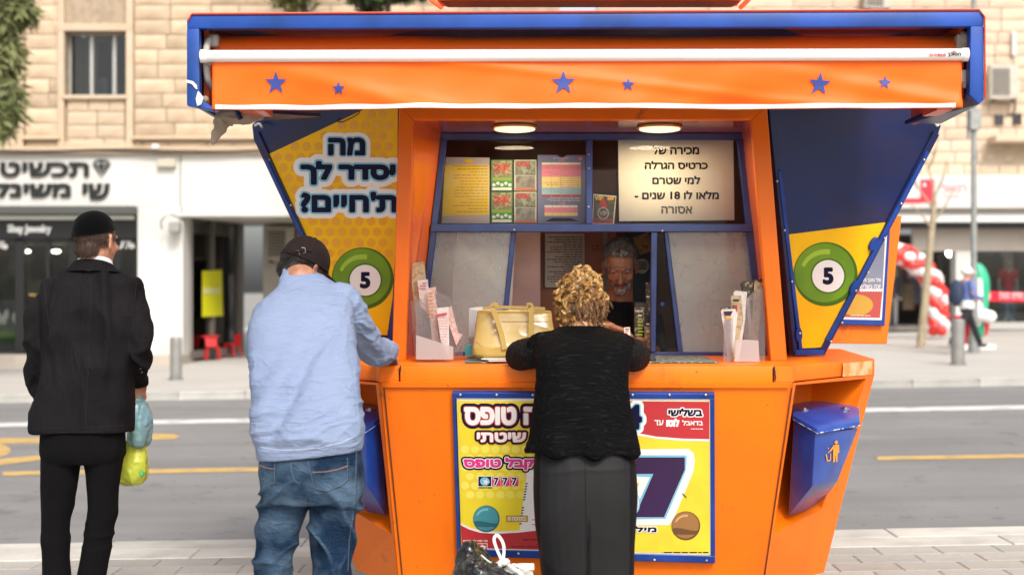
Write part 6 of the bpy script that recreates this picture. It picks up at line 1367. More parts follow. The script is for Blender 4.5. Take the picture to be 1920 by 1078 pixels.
def cap_bits():
    def patch(nm, pts, m, th=.003):
        ps = [hit(capt, x, y, .004) for x, y in pts]
        if all(p is not None for p in ps): obj(nm, g_prism(ps, Vector((0, .003, 0))), m, blu, bevel=.0006)
    patch('cap_buckle', [(550, 472), (560, 470), (562, 478), (552, 480)], WHITE); patch('cap_red_tag', [(529, 472), (537, 470), (537, 474), (530, 476)], mat('cap_red', (.5, .03, .03), .6))
    s_ = seam('cap_strap', capt, [(527, 482), (540, 477), (556, 473), (572, 470), (584, 472)], CAP, blu, r=.004, lift=.002)
    pts = [hit(capt, x, y, .006) for x, y in ((566, 466), (571, 466), (573, 474), (568, 475))]
    if all(p is not None for p in pts): obj('cap_loop', g_tube(pts, .0012, 6), STEEL, blu)
cap_bits()
SHIRT = mat('blue_chambray', (.210, .262, .395), .85, n1=(2.5, (.24, .292, .42), .4, .7), bump=(900, .3), crease=((3.2, 3.2, 20), .30), streak=(240, (.25, .305, .43), (1, 1, .2), .55, .8), spec=.12)
def sdisp(co, no):
    x, y, z = co.T; back = np.clip(-no[:, 1]*1.5, 0, 1)
    low = np.clip((1.28-z)/.35, 0, 1)
    q = co.copy(); q[:, 2] += .18*(q[:, 0]+.75)*np.sin(z*5)
    d_ = (.25+low)*.010*(fold(q, 2.0, 3, 21, 51, 1.3, 3.4)-.2)*back+(.1+low)*.005*(fold(q, 3.5, 3, 46, 54, 1.6, 2.4)-.25)*back
    q2 = co.copy(); q2[:, 2] += .9*(q2[:, 0]+.72)
    d_ += .005*(fold(q2, 2, 3, 13, 52, 1.3, 3.2)-.2)*low*back*.8
    q3 = co.copy(); q3[:, 2] -= .8*(q3[:, 0]+.72)
    d_ += .003*(fold(q3, 2, 3, 15, 56, 1.3, 3.2)-.2)*low*back
    # pull folds from the right armpit
    ax, az = P(655, 600, 5.3).x, P(655, 600, 5.3).z; r_ = np.hypot(x-ax, z-az); an = np.arctan2(z-az, x-ax)
    d_ += .0045*np.exp(-((r_-.13)/.10)**2)*(np.abs(np.sin(an*5.5+r_*9+co[:, 2]*7))**4-.3)*back
    # diagonal hollow down the back
    t_ = (x-P(590, 0, 5.25).x)-.42*(z-1.20); d_ -= .018*np.exp(-(t_/.035)**2)*np.clip((1.38-z)*4, 0, 1)*back; d_ += .008*np.exp(-((t_+.075)/.04)**2)*np.clip((1.38-z)*4, 0, 1)*back
    arm = np.clip((x-P(665, 0, 5.35).x)/.03, 0, 1)
    q4 = co.copy(); q4[:, 2] += 1.0*(q4[:, 0]); q4[:, 0] *= .3
    d_ += arm*.007*(fold(q4, 6, 6, 26, 57, .9, 2.2)-.3)
    fade = np.clip((z-P(0, 846, 5.0).z)/.07, .12, 1); d_ = d_*fade
    return d_*1.6+.0025*(vn(co*30, 9)-.5)+.003*(fold(co, 9, 9, 30, 58, 1.2, 2)-.3)
hemrow = lambda y, hw, D, hd, tx: (582, y, D, hw, hd, tx)
rings_ = []
for r in smooth_path([(582, 851, 5.0, 96, .150, .10), (581, 838, 5.0, 98.5, .152, .10), (579, 800, 5.0, 101, .150, .04), (575, 750, 5.04, 101, .145, 0), (571, 700, 5.11, 101, .145, 0), (567, 650, 5.20, 100, .150, 0), (567, 600, 5.29, 96, .150, 0), (575, 570, 5.36, 88, .140, 0), (581, 551, 5.40, 75, .120, 0), (580, 536, 5.44, 57, .095, 0), (570, 522, 5.47, 44, .080, 0), (567, 514, 5.49, 36, .070, 0)], 3):
    rings_.append(ring(r[0], r[1], r[2], r[3], r[4], 36, 2.6, tx=r[5]))
sh, sht = garment('shirt', [g_rings(rings_), g_tube([P(507, 590, 5.38), P(493, 625, 5.42), P(491, 670, 5.50), P(530, 690, 5.75)], [.066, .058, .054, .045], 22, round_ends=True, k=4),
     g_tube([P(640, 566, 5.40), P(662, 600, 5.46), P(690, 646, 5.60), P(704, 660, 5.68), P(722, 659, 5.84), P(730, 657, 5.90)], [.075, .066, .058, .055, .048, .044], 22, round_ends=True, k=4)], SHIRT, blu, .005, 4, sdisp)
SEAMB = mat('shirt_seam', (.24, .32, .52), .9); SEAMW = mat('shirt_hem_light', (.55, .62, .80), .9)
# collar stands up round the neck
def cband(cx, rows, m, nm, e=2.2):
    return obj(nm, g_rings([[p for p in ring(c_, y, D, hw, hd, 36, e, tx=tx, ty=ty)] for c_, y, D, hw, hd, tx, ty in rows], cap=False), m, blu, smooth=True)
cband(566, [(567, 527, 5.47, 42, .082, -.15, .10), (566, 518, 5.48, 37, .076, -.15, .12), (565, 509, 5.49, 34, .072, -.15, .12), (565, 508, 5.49, 32, .069, -.15, .12), (566, 516, 5.48, 31, .064, -.15, .12)], SHIRT, 'shirt_collar')
seam('collar_seam', sht, [(530, 527), (560, 522), (595, 524), (615, 530)], SEAMB, blu, r=.0012); seam('yoke_seam', sht, [(482, 558), (530, 552), (580, 549), (640, 552)], SEAMB, blu, r=.0010)
seam('hem_seam', sht, [(489, 838), (520, 843), (560, 843), (600, 839), (640, 829), (662, 820)], SEAMW, blu, r=.0009); seam('side_seam', sht, [(664, 690), (668, 740), (672, 800), (674, 812)], SEAMB, blu, r=.0012)
seam('sleeve_seam', sht, [(640, 548), (632, 580), (636, 610), (650, 640)], SEAMB, blu, r=.0012)
cuffc = P(724, 658, 5.90); cd_ = (P(735, 656, 5.95)-P(712, 660, 5.78)).normalized()
obj('cuff', g_tube([cuffc-cd_*.06, cuffc, cuffc+cd_*.012, cuffc+cd_*.010, cuffc-cd_*.03], [.050, .047, .045, .041, .038], 24), SHIRT, blu, smooth=True)
JEAN = mat('blue_denim', (.007, .022, .052), .88, n1=(4.2, (.090, .145, .215), .47, .68, 5, (1, 1, 1.7)), worn=((.065, .115, .18), .51, .58), crease=((7, 7, 16), .45), streak=(330, (.03, .06, .10), (1, 1, .12), .52, .9), bump=(800, .5), spec=.12)  # fading mixed with painted fold contrast: pale ridges, dark creases
def ndisp(co, no):
    x, y, z = co.T; th_ = np.exp(-((z-.66)/.12)**2); kn = np.clip((.62-z)/.15, 0, 1)
    q = co.copy(); sgn = np.sign(x-P(583, 0, 5).x); q[:, 2] += sgn*(q[:, 0]-P(583, 0, 5).x)*1.0
    d_ = th_*.020*(fold(q, 3, 4, 14, 71, .9, 2.2)-.33)
    d_ += kn*.017*(fold(co, 5, 5, 13, 72, 1.3, 1.8)-.35)
    return d_*1.8+.004*(vn(co*22, 4)-.5)
je, jet = garment('jeans', [body_loft([(583, 806, 5.0, 92, .128), (583, 850, 5.0, 94, .135), (584, 885, 5.0, 96, .142), (584, 915, 5.0, 94, .135), (585, 940, 5.0, 88, .115)], 3, e=2.9),
     g_tube([P(538, 915, 5.0), P(532, 945, 5.0), P(520, 1000, 5.0), P(508, 1078, 5.0), P(503, 1180, 5.0), P(498, 1290, 5.0), P(498, 1318, 5.0)], [.086, .080, .066, .060, .060, .058, .060], 24, k=4),
     g_tube([P(630, 915, 5.0), P(629, 945, 5.0), P(625, 1000, 5.0), P(620, 1078, 5.0), P(619, 1180, 5.02), P(618, 1290, 5.03), P(618, 1318, 5.03)], [.090, .086, .074, .065, .062, .058, .060], 24, k=4)], JEAN, blu, .006, 4, ndisp)
THR = mat('orange_thread', (.34, .17, .08), .8); THP = mat('pale_thread', (.095, .125, .17), .8); JD = mat('dark_denim_edge', (.010, .022, .05), .9)
for l_ in ([(577, 856), (580, 875), (590, 915), (612, 920), (640, 909), (652, 898), (651, 858)], [(487, 870), (489, 895), (505, 908), (515, 905), (515, 855)]):
    seam('pocket_seam', jet, l_, THP, blu, r=.0011); seam('pocket_edge', jet, [(x+1.4, y+1.4) for x, y in l_], JD, blu, r=.0013)
seam('pocket_stitch', jet, [(586, 885), (610, 884), (632, 880), (652, 873)], THR, blu, r=.0012); seam('pocket_stitch', jet, [(488, 872), (500, 877), (514, 879)], THR, blu, r=.0012)
seam('yoke_seam', jet, [(546, 856), (546, 880), (552, 900), (562, 906)], THP, blu, r=.001); seam('back_seam', jet, [(566, 905), (572, 925), (580, 938)], JD, blu, r=.002)
seam('yoke_seam', jet, [(575, 856), (610, 850), (652, 832)], THP, blu, r=.001); seam('side_seam', jet, [(669, 825), (667, 880), (664, 950), (655, 1010), (652, 1070)], THP, blu, r=.001)
seam('side_seam', jet, [(672, 825), (670, 880), (667, 950), (657, 1010)], JD, blu, r=.0012)
shoe(bl1, R(2), blu); shoe(bl2, R(-6), blu)
# ================= woman at the hatch
wb = Vector((P(1095, 0, 5.5).x, 5.5, 0)); wb.z = gz(wb.x)
wo_ = thing('person', 'blonde curly haired woman in black lace top and grey skirt leaning on the counter', 'person', wb)
hc3 = P(1090, 569, 5.87); hR3 = rotm(R(-6), R(-16)); h3 = lambda x, y, z: hc3+hR3 @ Vector((x, y, z))
hg3 = head_geoms(hc3, hR3, .96, neck=P(1092, 622, 5.78), nr=.05)
wl1, wl2 = Vector((wb.x-.085, 5.5, wb.z)), Vector((wb.x+.085, 5.52, wb.z))
ha = hand_geoms(P(1125, 640, 6.24), (-.9, .3, .1), (0, .3, -1), .9, .5, 1); hb_ = hand_geoms(P(1068, 650, 6.24), (.8, .5, 0), (0, .3, -1), .9, .5, -1)
body_mesh(wo_, hg3, None, [(1093, 630, 5.75, 56, .07), (1094, 700, 5.6, 68, .10), (1092, 800, 5.52, 72, .11), (1095, 900, 5.5, 76, .11), (1096, 960, 5.5, 60, .09)],
          [([P(1032, 645, 5.74), P(968, 668, 6.0), P(1010, 655, 6.14), P(1058, 650, 6.22)], [.05, .044, .036, .028]), ([P(1160, 645, 5.74), P(1196, 665, 6.02), P(1168, 645, 6.12), P(1130, 636, 6.2)], [.05, .044, .038, .028])],
          [([P(1060, 940, 5.5), P(1068, 1100, 5.5), wl1+Vector((0, 0, .07))], [.07, .05, .034]), ([P(1132, 940, 5.5), P(1128, 1100, 5.5), wl2+Vector((0, 0, .07))], [.07, .05, .034])], SKIN, .0055, face_disp(hc3, hR3, .96), ha+hb_)
LACE = mat('black_lace_knit', (.0035, .0034, .0038), .85, n1=(110, (.010, .010, .011), .56, .70, 2, (.16, 1, 1)), bump=(85, .8, (.15, 1, 1.2), 3), spec=.06)
def wdisp(co, no):
    d_ = .004*(fold(co, 3, 3, 40, 81, .8, 1.5)-.4)+.008*(fold(co, 7, 5, 2, 82, .6, 2)-.3)
    z = co[:, 2]; x = co[:, 0]; fl_ = np.clip((.98-z)/.12, 0, 1); return d_+fl_*.012*np.sin(x*42+1)
bl, blt = garment('blouse', [body_loft([(1091, 848, 5.5, 107, .165), (1091, 832, 5.5, 103, .160), (1091, 800, 5.52, 97, .150), (1090, 750, 5.54, 89, .140), (1091, 700, 5.58, 86, .135), (1093, 665, 5.63, 90, .135), (1095, 643, 5.68, 88, .125), (1094, 630, 5.72, 78, .11), (1092, 620, 5.76, 58, .09), (1092, 612, 5.79, 38, .07)], 3, e=2.7),
     g_tube([P(1040, 648, 5.71), P(1015, 650, 5.76)], [.060, .060], 18, round_ends=True), g_tube([P(1145, 648, 5.71), P(1165, 650, 5.76)], [.060, .060], 18, round_ends=True)], LACE, wo_, .006, 4, wdisp)
LACE2 = film('lace_sleeve', (.012, .010, .012), .86, .5, .2)
def lace_mat():
    m = bpy.data.materials.new('open_lace'); m.use_nodes = True; t = m.node_tree; b = t.nodes['Principled BSDF']; b.inputs['Roughness'].default_value = .7; N, K_ = t.nodes.new, t.links.new
    tc = N('ShaderNodeTexCoord'); v = N('ShaderNodeTexVoronoi'); v.feature = 'DISTANCE_TO_EDGE'; v.inputs['Scale'].default_value = 62; K_(tc.outputs['Object'], v.inputs['Vector'])
    n = N('ShaderNodeTexNoise'); n.inputs['Scale'].default_value = 16; n.inputs['Detail'].default_value = 3; K_(tc.outputs['Object'], n.inputs['Vector'])
    a_ = N('ShaderNodeMath'); a_.operation = 'MULTIPLY'; K_(v.outputs[0], a_.inputs[0]); K_(n.outputs[0], a_.inputs[1])
    r_ = N('ShaderNodeMapRange'); r_.inputs[1].default_value = .085; r_.inputs[2].default_value = .15; K_(a_.outputs[0], r_.inputs[0])
    mx = N('ShaderNodeMix'); mx.data_type = 'RGBA'; mx.inputs[6].default_value = (.008, .008, .009, 1); mx.inputs[7].default_value = (.024, .019, .018, 1); b.inputs['Specular IOR Level'].default_value = .1; K_(r_.outputs[0], mx.inputs[0]); K_(mx.outputs[2], b.inputs['Base Color'])
    bp = N('ShaderNodeBump'); bp.invert = True; bp.inputs['Strength'].default_value = .8; bp.inputs['Distance'].default_value = .004; K_(r_.outputs[0], bp.inputs['Height']); K_(bp.outputs[0], b.inputs['Normal']); return m
OL = lace_mat()
for pts, rr_ in (([P(1030, 650, 5.72), P(1003, 660, 5.80), P(980, 665, 5.90), P(975, 666, 5.99)], [.060, .066, .066, .058]), ([P(1158, 650, 5.73), P(1178, 662, 5.82), P(1188, 666, 5.92), P(1189, 666, 6.0)], [.058, .064, .066, .060])):
    garment('lace_sleeve', [g_tube(pts, rr_, 24, round_ends=True, k=4)], OL, wo_, .005, 3, lambda c, n: .006*(fold(c, 9, 9, 9, 84, .8, 2)-.3)+.003*(vn(c*60, 2)-.5))
garment('neck_trim', [g_tube([P(1092+36*math.cos(a_), 616+3*math.sin(a_), 5.785-.065*math.sin(a_)) for a_ in np.linspace(0, 2*math.pi, 25)], .009, 10)], LACE, wo_, .004, 1)
for x0 in (1002, 1183): obj('red_lining', g_prism([P(x0-4, 838, 5.44), P(x0+5, 838, 5.44), P(x0, 850, 5.44)], (0, .05, 0)), mat('red_lining', (.55, .01, .02), .7), wo_)
SK = mat('grey_skirt', (.008, .008, .0086), .62, n1=(3, (.014, .014, .015), .4, .7), bump=(500, .2), spec=.25); SKB = mat('black_skirt_side', (.004, .004, .0045), .8, spec=.2)
def kdisp(co, no):
    x, y, z = co.T; cx = P(1096, 0, 5.5).x
    d_ = .004*(fold(co, 5, 4, 5, 91, .8, 2)-.3)+.006*(fold(co, 2, 2, 14, 92, .9, 2.5)-.2)*np.exp(-((z-.83)/.05)**2)
    d_ -= .010*np.exp(-((x-cx-.004)/.008)**2)*np.clip((.62-z)/.05, 0, 1)*(no[:, 1] < 0)
    return d_
sk, skt = garment('skirt', [body_loft([(1095, 815, 5.5, 84, .125), (1095, 845, 5.5, 90, .135), (1096, 880, 5.5, 95, .148), (1097, 930, 5.5, 97, .150), (1098, 990, 5.5, 93, .142), (1101, 1060, 5.5, 87, .130), (1102, 1130, 5.5, 82, .12), (1102, 1190, 5.5, 82, .12)], 3, e=2.9)], SK, wo_, .006, 5, kdisp)
for me_ in (sk.data,):
    me_.materials.append(SKB); cx = P(1094, 0, 5.5).x-wb.x; n_ = len(me_.polygons); cen = np.empty(n_*3); me_.polygons.foreach_get('center', cen); cen = cen.reshape(-1, 3)
    wv = .170-.0*cen[:, 2]; mi = ((np.abs(cen[:, 0]-cx) > wv) | (cen[:, 1] > .02)).astype(np.int32); me_.polygons.foreach_set('material_index', mi)
seam('back_seam', skt, [(1097, 860), (1098, 940), (1099, 1005)], SKB, wo_, r=.0010); seam('vent_edge', skt, [(1103, 1008), (1102, 1040), (1101, 1078)], SKB, wo_, r=.003)
for v_ in (wl1, wl2): shoe(v_, 0, wo_, s=.88)
# curly hair: a soft base volume and several hundred loose locks of several strands
HG = mat('golden_curls', (.64, .34, .085), .34, n1=(40, (.20, .08, .022), .42, .64, 3), spec=.6); HG2 = mat('light_curls', (.92, .64, .27), .32, n1=(40, (.58, .31, .09), .42, .64, 3), spec=.6); HG3 = mat('brown_shade_hair', (.17, .08, .032), .42, n1=(60, (.36, .21, .09), .5, .66, 3), spec=.5)  # brown hair also paints the shade between the curls
hbse, hbt = garment('hair', [g_ell(h3(0, -.02, .045), (.082, .094, .084), hR3, 24, 16), g_ell(h3(0, -.05, -.03), (.072, .062, .060), hR3, 24, 14), g_ell(h3(-.05, -.01, .01), (.05, .07, .07), hR3), g_ell(h3(.05, -.01, .0), (.045, .07, .07), hR3), g_ell(h3(0, -.060, -.108), (.056, .032, .040), hR3)], HG3, wo_, .005, 2, lambda c, n: .008*(fold(c, 30, 30, 30, 95, 1, 1.5)-.4))
def locks(nm, seeds, m, L0, L1, rad, turns, strands=5, n=16, r=.0011, flow=Vector((0, 0, -1)), out=.5, jit=.45, drop=.15):
    V = []; Fc = []
    for p, nn in seeds:
        nn = Vector(nn); t = (flow-nn*flow.dot(nn)+Vector([random.gauss(0, jit) for _ in range(3)])); t = (t.normalized()*1.0+nn*out).normalized(); side = t.cross(nn).normalized(); up = side.cross(t)
        L = random.uniform(L0, L1); R0 = rad*random.uniform(.6, 1.3); ph = random.uniform(0, 6.28); tn = turns*random.uniform(.6, 1.3)*random.choice((-1, 1)); bend = random.uniform(.4, 1.1)
        for s_ in range(strands):
            ps = []; dph = random.uniform(-.75, .75); dr = random.uniform(.7, 1.25); o3 = Vector([random.gauss(0, .0018) for _ in range(3)])
            for k in range(n):
                u = k/(n-1); rr_ = R0*dr*min(1, u*3)*(1-.35*u); a_ = ph+dph+tn*u*6.28
                c_ = Vector(p)+o3+t*(L*u)-nn*(L*bend*.5*u*u)+flow*(L*drop*u*u); ps.append(c_+(side*math.cos(a_)+up*math.sin(a_))*rr_)
            o = len(V); w0 = r*random.uniform(.7, 1.3)
            for k, q in enumerate(ps):
                tt_ = (ps[min(k+1, n-1)]-ps[max(k-1, 0)]).normalized(); a1 = tt_.orthogonal().normalized(); a2 = tt_.cross(a1); w_ = w0*(1-.75*(k/(n-1))**3)
                V += [q+a1*w_, q+(a2*.87-a1*.5)*w_, q+(-a2*.87-a1*.5)*w_]
            for k in range(n-1):
                for j in range(3): Fc.append((o+3*k+j, o+3*k+(j+1) % 3, o+3*k+3+(j+1) % 3, o+3*k+3+j))
    me = bpy.data.meshes.new(nm); off = origin_of(wo_); me.from_pydata([tuple(v-off) for v in V], [], Fc); me.polygons.foreach_set('use_smooth', [True]*len(Fc)); me.materials.append(m); o = link(nm, me, wo_); o['kind'] = 'stuff'; return o
upv = hR3 @ Vector((0, 0, 1)); crown = h3(.01, -.075, .02)
hs1 = surf_seeds(hbse, 210, lambda p, n: p.z > hc3.z-.02 or p.x < hc3.x-.04)
locks('curl_locks', hs1, HG, .026, .046, .0130, .9, strands=40, n=14, r=.0006, out=.08, jit=1.3, drop=0)
hs2 = surf_seeds(hbse, 130, lambda p, n: (p.z > hc3.z+.02 or p.x < hc3.x-.05) and n.y < .3)
locks('light_locks', hs2, HG2, .026, .046, .0135, 1.0, strands=32, n=14, r=.0006, out=.12, jit=1.3, drop=0)
hs3 = surf_seeds(hbse, 420, lambda p, n: p.z < hc3.z+.03 and n.y < .4 and p.x > hc3.x-.05)
locks('nape_locks', hs3, HG3, .04, .065, .004, .4, strands=10, n=9, r=.0008, out=.10)
hs4 = surf_seeds(hbse, 110, lambda p, n: p.z < hc3.z-.02 and n.y < .4); locks('nape_light_locks', hs4, HG, .04, .06, .004, .4, strands=8, n=9, r=.0008, out=.15)
GOLD = mat('gold', (.8, .55, .2), .25, 1); PRL = mat('pearl', (.85, .82, .75), .2, coat=.6)
for x, y, D in ((1060, 614, 5.80), (1132, 612, 5.80)):
    obj('earring', [g_tube([P(x+3*math.cos(a_), y-2+3.4*math.sin(a_), D) for a_ in np.linspace(0, 6.28, 14)], .0012, 6)], GOLD, wo_, smooth=True); obj('pearl', g_ell(P(x, y+5, D), (.0055, .0055, .006)), PRL, wo_, smooth=True)
# ================= vendor inside
VDp = 7.12
vb_ = Vector((P(1160, 0, VDp+.1).x, VDp+.12, .2))
ve = thing('person', 'grey haired moustached vendor in a black shirt behind the hatch, looking down', 'person', vb_)
vs_ = 1.06; hc4 = P(1163, 500, VDp); hR4 = rotm(R(180-4), R(-24)); h4 = lambda x, y, z: hc4+hR4 @ Vector((x, y, z))*vs_
hg4 = head_geoms(hc4, hR4, vs_, neck=P(1162, 568, VDp+.10), nr=.066)
vh = hand_geoms(P(1142, 612, 6.72), (.85, -.45, -.25), (0, -.2, -1), 1.05, .55, 1); vh2 = hand_geoms(P(1196, 640, 6.9), (-.6, -.6, 0), (0, 0, -1), 1.0, .5, -1)
vbd, vbt = body_mesh(ve, hg4, None, [(1162, 575, VDp+.1, 44, .07), (1162, 600, VDp+.1, 60, .10), (1162, 700, VDp+.1, 60, .11), (1162, 900, VDp+.12, 55, .11)], [([P(1110, 600, VDp+.1), P(1100, 655, 7.0), P(1138, 614, 6.78)], [.05, .045, .032]), ([P(1214, 600, VDp+.1), P(1222, 660, 7.1), P(1200, 642, 6.92)], [.05, .042, .03])],
          [([P(1135, 880, 7.24), P(1135, 1000, 7.2), Vector((P(1135, 0, 7.2).x, 7.2, .3))], [.08, .06, .05]), ([P(1190, 880, 7.24), P(1190, 1000, 7.2), Vector((P(1190, 0, 7.2).x, 7.2, .3))], [.08, .06, .05])], SKIN2, .0045, face_disp(hc4, hR4, vs_), vh+vh2)
HGR = hairmat('grey_hair', (.10, .095, .09), (.42, .41, .39), 70)
vhr, vht = garment('hair', [g_ell(h4(0, -.028, .050), (.081, .092, .078), hR4, 24, 16), g_ell(h4(.058, .000, .022), (.022, .030, .034), hR4), g_ell(h4(-.058, .000, .022), (.022, .030, .034), hR4), g_ell(h4(0, .045, .088), (.052, .03, .024), hR4)], HGR, ve, .004, 2, lambda c, n: .005*(vn(c*90, 3)-.5))
hair_tufts('hair_strands', vht, surf_seeds(vhr, 2600), HGR, ve, .024, .0009, flow=tuple(hR4 @ Vector((0, .5, .2))), jit=.6)
obj('moustache', [g_tube([h4(-.030, .090, -.052), h4(-.012, .103, -.046), h4(.012, .103, -.046), h4(.030, .090, -.052)], [.004, .008, .008, .004], 8, round_ends=True, k=3)], mat('moustache', (.05, .04, .035), .8, n1=(150, (.2, .18, .16), .45, .6), bump=(400, .8)), ve, smooth=True)
sd_ = surf_seeds(vbd, 2200, lambda p, n: (p-h4(0, .06, -.09)).length < .055 and n.y < .2 and p.z > P(0, 556, VDp).z)
hair_tufts('stubble', vbt, sd_, HGR, ve, .010, .0007)
garment('beard', [g_ell(h4(0, .062, -.092), (.034, .034, .030), hR4), g_ell(h4(.030, .050, -.070), (.022, .034, .026), hR4), g_ell(h4(-.030, .050, -.070), (.022, .034, .026), hR4)], HGR, ve, .004, 2, lambda c, n: .006*(vn(c*160, 3)-.6))
for sx in (-1, 1):
    obj('eye', g_ell(h4(sx*.031, .069, .006), (.013, .012, .012)), mat('eye_white', (.6, .57, .53), .2), ve, smooth=True); obj('iris', g_ell(h4(sx*.031, .0795, .001), (.005, .003, .005)), mat('iris', (.03, .018, .01), .2), ve, smooth=True)
    obj('eyelid', g_tube([h4(sx*.018, .077, .006), h4(sx*.031, .083, .009), h4(sx*.044, .074, .006)], .0035, 8, round_ends=True, k=3), SKIN2, ve, smooth=True)
    obj('eyebrow', g_tube([h4(sx*.014, .099, .024), h4(sx*.032, .094, .030), h4(sx*.048, .078, .026)], [.0032, .0042, .002], 8, round_ends=True, k=3), HGR, ve, smooth=True)
VSH = mat('black_tee', (.006, .006, .007), .85, spec=.2)
garment('shirt', [body_loft([(1162, 566, VDp+.10, 30, .085), (1162, 575, VDp+.1, 52, .10), (1162, 590, VDp+.1, 66, .12), (1162, 640, VDp+.1, 68, .14), (1162, 760, VDp+.12, 66, .14), (1162, 850, VDp+.12, 64, .13)], 3), g_tube([P(1112, 596, VDp+.1), P(1098, 630, VDp+.03), P(1098, 655, 7.02)], [.075, .07, .065], 16, k=3), g_tube([P(1213, 596, VDp+.1), P(1223, 630, VDp+.06), P(1224, 655, 7.12)], [.075, .07, .065], 16, k=3)], VSH, ve, .008, 4, lambda c, n: .008*(fold(c, 8, 8, 6, 97, .9, 2)-.3))
garment('trousers', [body_loft([(1162, 840, VDp+.12, 62, .13), (1162, 900, VDp+.12, 62, .13)], 2)]+[g_tube([P(x, 880, 7.24), P(x, 1000, 7.2), Vector((P(x, 0, 7.2).x, 7.2, .26))], [.09, .08, .075], 16) for x in (1135, 1190)], VSH, ve, .01, 3)
for x in (1135, 1190): shoe(Vector((P(x, 0, 7.2).x, 7.18, .19)), math.pi, ve)
tk = obj('ticket_slip', g_prism([P(1170, 614, 6.62), P(1181, 613, 6.62), P(1182, 629, 6.58), P(1171, 631, 6.58)], (0, .001, 0)), mat('slip_white', (.72, .68, .66), .6)); tag(tk, 'small white and red lottery slip held out in the vendor hand', 'ticket')
tsf = Surf(P(1170, 614, 6.62), P(1181, 613, 6.62), P(1171, 631, 6.58)); text('slip_print', 'D', (1173, 619, 1179, 627), tsf, CR, tk, bold=.04, lift=.001); poly('slip_frame', tsf, rect(1172, 616, 1180, 618), PURPLE, tk, .001)
# ================= black rubbish bag with white tie, in front of the poster
GD = 5.35
BB = mat('black_bin_liner', (.010, .010, .011), .25, coat=.5, bump=(45, .6), n1=(30, (.03, .028, .026), .52, .6))
gb = Vector((P(920, 0, GD).x, GD, gz(P(920, 0, GD).x)))
bag_ = thing('rubbish_bag', 'shiny black rubbish bag knotted with white plastic, standing left of the woman', 'bag', gb)
def bcr(c, n): return .022*(fold(c, 16, 16, 16, 101, 1.0, 1.6)-.4)+.008*(fold(c, 45, 45, 45, 103, 1.0, 1.5)-.4)
garment('bag_body', [g_rings([ring(*r, n=28, e=2.1) for r in smooth_path([(880, 1020, GD, 5, .02), (882, 1032, GD, 17, .05), (890, 1050, GD, 32, .08), (905, 1075, GD, 50, .12), (922, 1110, GD, 70, .16), (930, 1180, GD, 80, .18), (930, 1240, GD, 76, .18), (930, 1268, GD, 60, .15)], 3)])], BB, bag_, .006, 1, bcr)
WP = mat('white_plastic_tie', (.74, .73, .69), .35, n1=(18, (.58, .56, .52), .45, .65), bump=(40, .3), coat=.3); GP_ = mat('grey_white_plastic', (.42, .40, .37), .4, n1=(14, (.55, .53, .5), .45, .6), bump=(30, .4))
def rib_(pts, wpx, m, nm, D=GD-.03): return obj(nm, strap(pts, D, wpx), m, bag_, smooth=True)
rib_([(941, 1050), (932, 1030), (927, 1015), (927, 1007), (932, 1003), (938, 1008), (944, 1020), (945, 1035), (943, 1050)], 5.5, WP, 'tie_loop')
garment('tie_knot', [g_ell(P(945, 1053, GD-.03), (.018, .016, .014)), g_tube([P(925, 1064, GD-.03), P(936, 1058, GD-.03), P(950, 1052, GD-.03)], [.012, .013, .012], 12, round_ends=True)], WP, bag_, .003, 1, lambda c, n: .004*(fold(c, 90, 60, 90, 7, .5, 1.5)-.4))
rib_([(906, 1056), (916, 1060), (928, 1064)], 7, WP, 'tie_tail'); rib_([(902, 1040), (914, 1050), (928, 1060)], 2.2, WP, 'tie_string'); rib_([(952, 1056), (966, 1066), (980, 1078)], 5, WP, 'tie_tail')
garment('white_flap', [g_hull([P(x, y, D) for x, y, D in ((955, 1056, GD-.02), (975, 1058, GD), (1002, 1056, GD+.02), (1003, 1068, GD+.02), (985, 1072, GD), (975, 1066, GD), (985, 1058, GD+.04))])], WP, bag_, .004, 1, lambda c, n: .006*(fold(c, 60, 60, 60, 12, .5, 1.5)-.4))
garment('grey_flap', [g_hull([P(x, y, D) for x, y, D in ((930, 1070, GD-.02), (950, 1060, GD), (985, 1070, GD), (1000, 1066, GD+.02), (998, 1100, GD+.02), (960, 1120, GD), (930, 1090, GD), (960, 1080, GD+.08))])], GP_, bag_, .004, 1, lambda c, n: .008*(fold(c, 40, 40, 40, 13, .5, 1.5)-.4))
